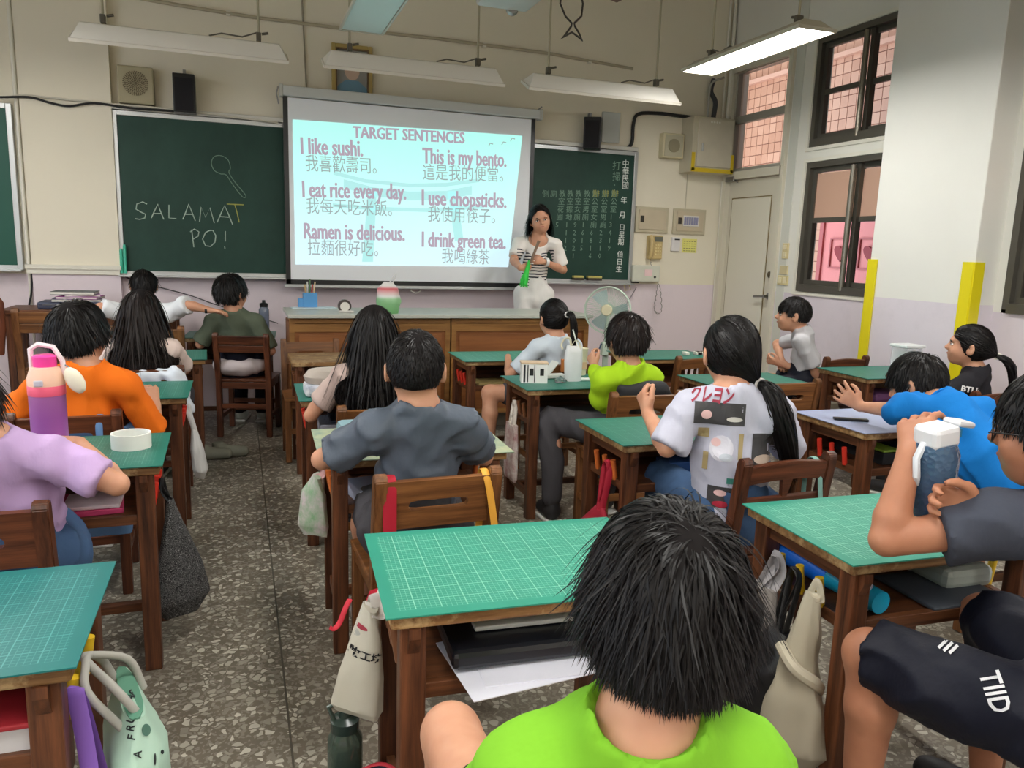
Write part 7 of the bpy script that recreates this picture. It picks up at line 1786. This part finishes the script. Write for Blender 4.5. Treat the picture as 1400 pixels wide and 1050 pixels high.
INK = plain(30, 40, 40)
for ch, px, py, an in (('A', 193, 1037, 1.50), ('F', 184, 1013, 1.35), ('R', 182, 1001, 1.30), ('U', 182, 990, 1.25), ('I', 183, 982, 1.2), ('T', 183, 976, 1.15), ('P', 176, 968, 1.0), ('A', 179, 960, .9), ('R', 183, 953, .85), ('T', 188, 946, .8), ('Y', 193, 940, .75)):
    dec_px(ch, px, py, .020, an, tb_, INK, peg.y-.06, 'tote_lettering', bold=.0004)
for (px, py, w, h_, mt) in ((200, 998, .016, .022, plain(70, 110, 96)), (222, 1028, .006, .008, INK), (212, 1038, .004, .022, INK)):
    me = patch(PY(px, py, peg.y-.06), CM[0], CM[1], w, h_, shape='round'); decal(me, tb_, nrm(np.array(PY(px, py, peg.y-.06))-np.array([0, 0, CAM_H])), .003); mesh_obj('tote_print', me, mt, tb_)
th = thing('strapped_bag', 'beige bag hanging by wide purple straps below the mint tote handles', 'bag', (peg.x+.03, peg.y-.12, .2))
pouch([(peg.x+.035, peg.y-.115, .10, .035, .06), (peg.x+.035, peg.y-.115, .25, .038, .065), (peg.x+.035, peg.y-.115, .36, .03, .058)], seed=33).obj('bag', plain(206, 194, 164, .8), th, smooth=True)
m = MB(); strap(m, [(peg.x+.04, peg.y-.15, .36), (peg.x+.022, peg.y-.115, .50), (peg.x+.010, peg.y-.100, .585), (peg.x+.018, peg.y-.085, .55), (peg.x+.05, peg.y-.09, .36)], .014, .003); m.obj('purple_strap', plain(132, 92, 186, .7), th, smooth=True)
# R1: three bags on yellow pegs
hang_bag('grey cloth bag on the farthest yellow peg beside the front boy', 'R1', -1, .075, [(.03, 0, -.06, .04, .02), (.05, 0, -.18, .07, .03), (.05, 0, -.32, .09, .035), (.05, 0, -.36, .05, .02)], plain(126, 120, 116, .8), plain(140, 136, 138, .7), seed=41, sw=.018)
hang_bag('black shiny bag on the middle yellow peg', 'R1', -1, 0, [(.03, 0, -.14, .04, .02), (.07, 0, -.24, .08, .045), (.08, 0, -.36, .11, .05), (.07, 0, -.42, .06, .03)], plain(14, 14, 17, .35), plain(18, 18, 20, .5), seed=42, turn=.8)
th, S_ = hang_bag('knotted beige cloth bag on the nearest yellow peg', 'R1', -1, -.085, [(.008, 0, -.01, .020, .012), (.02, 0, -.10, .032, .022), (.03, 0, -.18, .040, .030), (.035, -.01, -.28, .065, .045), (.035, -.01, -.40, .075, .050), (.03, 0, -.46, .05, .03)], plain(176, 168, 148, .85), seed=43, cr=.010, turn=.8)
q0 = Vector((S_[2][0], S_[2][1], S_[2][2]))
MB().tube(smooth_path([q0+Vector((-.035, .03, .03)), q0+Vector((-.04, -.03, .0)), q0+Vector((.0, -.055, -.03)), q0+Vector((.03, -.04, -.06)), q0+Vector((.035, -.01, -.10))], 5), [.016]*21, 8).obj('knotted_band', plain(184, 176, 156, .85), th, smooth=True)
# N2 printed tote under the desk, white tote under far right chair
hang_bag('white tote with pinkish print hanging in front of the craft desk legs', 'N2', -1, .02, [(.01, 0, -.10, .07, .012), (.012, 0, -.20, .08, .016), (.012, 0, -.38, .08, .016), (.012, 0, -.40, .07, .010)], paper_print('pinkish_print', rgb(222, 216, 210), rgb(170, 120, 120)), plain(214, 206, 196), seed=44, cr=.002, power=5)
# straps and bags on chairs
def chair_strap(label, x, y, ztop, col, w=.018, drop=.24, both=None, bagcol=None, skew=0):
    th = thing('strapped_bag', label, 'bag', (x, y+.02, ztop-drop-.2)); m = MB()
    strap(m, [(x, y+.030, ztop-drop), (x, y+.028, ztop-.04), (x, y+.008, ztop+.006), (x, y-.030, ztop-.005), (x+skew*.3, y-.034, ztop-.08), (x+skew, y-.032, ztop-drop)], w, .003)
    m.obj('strap', col, th, smooth=True)
    pouch([(x+skew*.5, y+.0-.075, ztop-drop-.20, .09, .03), (x+skew*.5, y-.075, ztop-drop-.10, .10, .035), (x+skew*.5, y-.06, ztop-drop+.0, .06, .02)], seed=int(x*100)).obj('bag', bagcol or col, th, smooth=True)
    return th
chair_strap('bag hanging by a wide crimson strap on the left of the middle front chair', .375, 2.045, .712, plain(178, 16, 44, .7), .019, .30)
chair_strap('bag hanging by yellow-orange straps on the right of the middle front chair', .655, 2.050, .712, plain(232, 168, 60, .6), .011, .30, skew=.05)
chair_strap('white cloth bag on the chair beyond the straws', 3.60, 3.985, .690, plain(226, 222, 206, .8), .012, .26, bagcol=plain(214, 208, 184, .8))
chair_strap('bag hanging by a white strap on the chair of the girl in black', 3.475, 2.785, .690, plain(230, 226, 214, .8), .014, .2)
chair_strap('bag hanging by a thin teal strap on the dark curved chair', 1.765, 1.97, .700, plain(130, 176, 166, .6), .010, .22, skew=.03)
chair_strap('bag hanging by a blue strap on the chair of the boy in orange', -.49, 3.075, .70, plain(96, 134, 180, .7), .012, .22)
# draped jacket and black garment
th = thing('draped_jacket', 'white jacket draped over the chair behind the long-haired girl at left', 'jacket', (-.45, 4.08, .45))
S = SDF((-.72, 3.98, .42), (-.18, 4.24, .86), .009); S.cap((-.60, 4.10, .67), (-.30, 4.10, .69), .035, .035, .03).cap((-.60, 4.07, .66), (-.58, 4.06, .50), .035, .03, .04).cap((-.30, 4.07, .68), (-.26, 4.06, .52), .04, .035, .04).cap((-.58, 4.07, .58), (-.30, 4.07, .60), .03, .03, .06).folds(.009, 9, freq=55)
sdf_obj(S, 'cloth', plain(214, 220, 230, .85), th)
th = thing('black_garment', 'black garment hung over the chair of the boy in yellow-lime', 'jacket', (1.74, 3.06, .6))
S = SDF((1.54, 2.98, .56), (1.98, 3.2, .84), .009); S.cap((1.66, 3.115, .72), (1.86, 3.115, .73), .035, .035, .02).cap((1.62, 3.11, .66), (1.90, 3.11, .67), .028, .028, .05).folds(.006, 4); sdf_obj(S, 'cloth', plain(22, 22, 26, .7), th)
# ---- in the desk shelves
SZ = DH-.1595
def in_shelf(key, lx, ly, dims, col, label, name, cat, rz=0, dz=0, rough=.6, bevel=.003):
    v_ = L2W(key, lx, ly); R9 = Matrix.Rotation(DESK[key][2]+rz, 3, 'Z')
    o = MB().box((v_.x, v_.y, SZ+dz+dims[2]/2), dims, R9, bevel=bevel).obj(name, plain(*col, rough)); return tag(o, label, cat)
in_shelf('M1', .06, -.02, (.42, .30, .018), (214, 214, 226), 'stack of white papers in the shelf of the front green desk', 'paper_stack', 'papers')
v_ = L2W('M1', -.02, -.235); o = MB(); 
for k, (dx, dy, r9, dz) in enumerate(((.0, 0, .10, .020), (.05, .012, -.06, .0235))):
    o.box((v_.x+dx, v_.y+.08+dy, SZ+dz), (.30, .21, .002), Matrix.Rotation(r9, 3, 'Z') @ Matrix.Rotation(.05, 3, 'X'))
tag(o.obj('loose_sheets', plain(226, 226, 238)), 'loose white sheets sticking out of the shelf of the front green desk', 'papers')
in_shelf('M1', .04, -.10, (.44, .20, .040), (16, 18, 24), 'long black folder on the papers in the front desk', 'black_folder', 'folder', dz=.028, rough=.35, bevel=.012)
in_shelf('M1', .05, -.02, (.34, .22, .010), (196, 196, 190), 'grey notebook above the black folder in the front desk', 'notebook', 'notebook', dz=.070)
in_shelf('D2', .05, -.06, (.26, .20, .018), (196, 60, 110), 'pink patterned book in the shelf under the tape roll', 'pink_book', 'book', rz=.1)
in_shelf('D2', .10, -.08, (.16, .14, .012), (226, 206, 210), 'pale case on the pink book', 'pale_case', 'case', dz=.019)
in_shelf('D1', .12, -.06, (.24, .22, .05), (206, 204, 206), 'white notebooks in the shelf of the corner desk', 'notebooks', 'notebooks')
in_shelf('D1', .12, -.08, (.25, .22, .010), (150, 30, 40), 'dark red notebook under a lid in the corner desk', 'red_notebook', 'notebook', dz=.052)
in_shelf('M3', -.08, -.08, (.28, .22, .045), (170, 172, 184), 'grey papers in the shelf left of the long-haired girl', 'paper_stack', 'papers')
in_shelf('M3', -.05, -.08, (.24, .18, .012), (70, 80, 96), 'dark blue folder on the grey papers', 'folder', 'folder', dz=.046)
in_shelf('M2', -.1, -.10, (.22, .16, .05), (176, 184, 206), 'white and blue packet in the shelf of the paper-covered desk', 'packet', 'packet', rz=.2)
in_shelf('N1', .0, -.08, (.14, .10, .06), (50, 90, 150), 'blue box in the shelf beside the printed grey shirt', 'blue_box', 'box')
in_shelf('N1', .14, -.08, (.12, .16, .05), (196, 196, 196), 'grey cloth in the shelf beside the printed grey shirt', 'grey_cloth', 'cloth', bevel=.02)
in_shelf('N3', -.1, -.08, (.20, .16, .02), (170, 150, 96), 'yellowish book in the shelf before the counter', 'book', 'book')
in_shelf('N3', .08, -.08, (.16, .14, .03), (130, 110, 150), 'purplish case in the shelf before the counter', 'case', 'case')
in_shelf('N2', .0, -.08, (.40, .2, .025), (84, 84, 90), 'dark grey folder in the shelf of the craft desk', 'folder', 'folder')
in_shelf('R2', -.08, .0, (.10, .28, .05), (24, 26, 30), 'black case in the shelf under the lavender mat', 'black_case', 'case')
in_shelf('R2', -.08, .0, (.09, .27, .010), (150, 190, 70), 'lime green strip on the black case under the lavender mat', 'green_ruler', 'ruler', dz=.052)
in_shelf('R2', .12, -.06, (.20, .22, .05), (40, 38, 44), 'dark pouch at the right of the shelf under the lavender mat', 'dark_pouch', 'pouch', bevel=.015)
in_shelf('R3', -.05, -.06, (.24, .18, .06), (108, 66, 110), 'purple pouch in the shelf under the straw tub', 'purple_pouch', 'pouch', bevel=.02)
in_shelf('R1', .10, -.08, (.24, .20, .010), (70, 76, 86), 'grey tray case in the shelf below the elbow', 'tray_case', 'case', bevel=.004)
in_shelf('R1', .18, -.02, (.16, .16, .06), (186, 196, 190), 'pale bag in the shelf below the elbow', 'pale_bag', 'bag', bevel=.02)
v_ = L2W('R1', -.19, 0); th = thing('folded_umbrella', 'bright blue rolled umbrella lying in the shelf behind the yellow pegs', 'umbrella', (v_.x, v_.y, SZ))
MB().cyl((v_.x, v_.y+.17, SZ+.040), (v_.x+.005, v_.y-.02, SZ+.038), .036, .034, 20).obj('canopy', plain(16, 104, 214, .4), th, smooth=True)
MB().cyl((v_.x+.005, v_.y-.02, SZ+.038), (v_.x+.01, v_.y-.17, SZ+.036), .033, .028, 20).obj('cyan_end', plain(20, 150, 186, .35), th, smooth=True)
MB().sphere((v_.x, v_.y+.175, SZ+.040), (.036, .016, .036)).obj('end_cap', plain(30, 120, 226, .4), th, smooth=True)
in_shelf('R1', -.20, -.125, (.05, .05, .085), (206, 210, 226), 'crumpled white tissue pack behind the nearest yellow peg', 'tissue_pack', 'tissues', bevel=.015)
# things along the counter foot
for k, (x_, col) in enumerate(((1.28, (40, 40, 42)), (1.36, (226, 226, 222)), (1.44, (30, 30, 32)), (1.52, (214, 210, 206)), (1.60, (36, 34, 36)))):
    pz = .0015; o = pouch([(x_, 5.07, pz, .034, .05), (x_, 5.07, .10, .036, .05), (x_, 5.07, .15, .02, .03)], seed=50+k).obj('cloth_bundle', plain(*col), smooth=True); tag(o, ('leftmost black', 'left white', 'middle black', 'right white', 'rightmost black')[k]+' cloth bundle on the floor before the counter', 'bundle')
# sneakers on the floor near the aisle
for k, (x_, y_) in enumerate(((-.20, 4.98), (-.10, 5.02))):
    S = SDF((x_-.16, y_-.1, -.01), (x_+.2, y_+.1, .14), .007); S.cap((x_-.04, y_, .045), (x_+.10, y_, .035), .042, .034, .02).cap((x_-.04, y_, .05), (x_-.05, y_, .09), .038, .036, .02).cut((0, 0, .004), (0, 0, -1)).cut((0, 0, .10), (0, 0, 1))
    so = sdf_obj(S, 'sneaker', plain(126, 126, 112, .8), None); tag(so, ('left', 'right')[k]+' grey sneaker on the floor by the aisle', 'shoe', 'pair of grey sneakers')
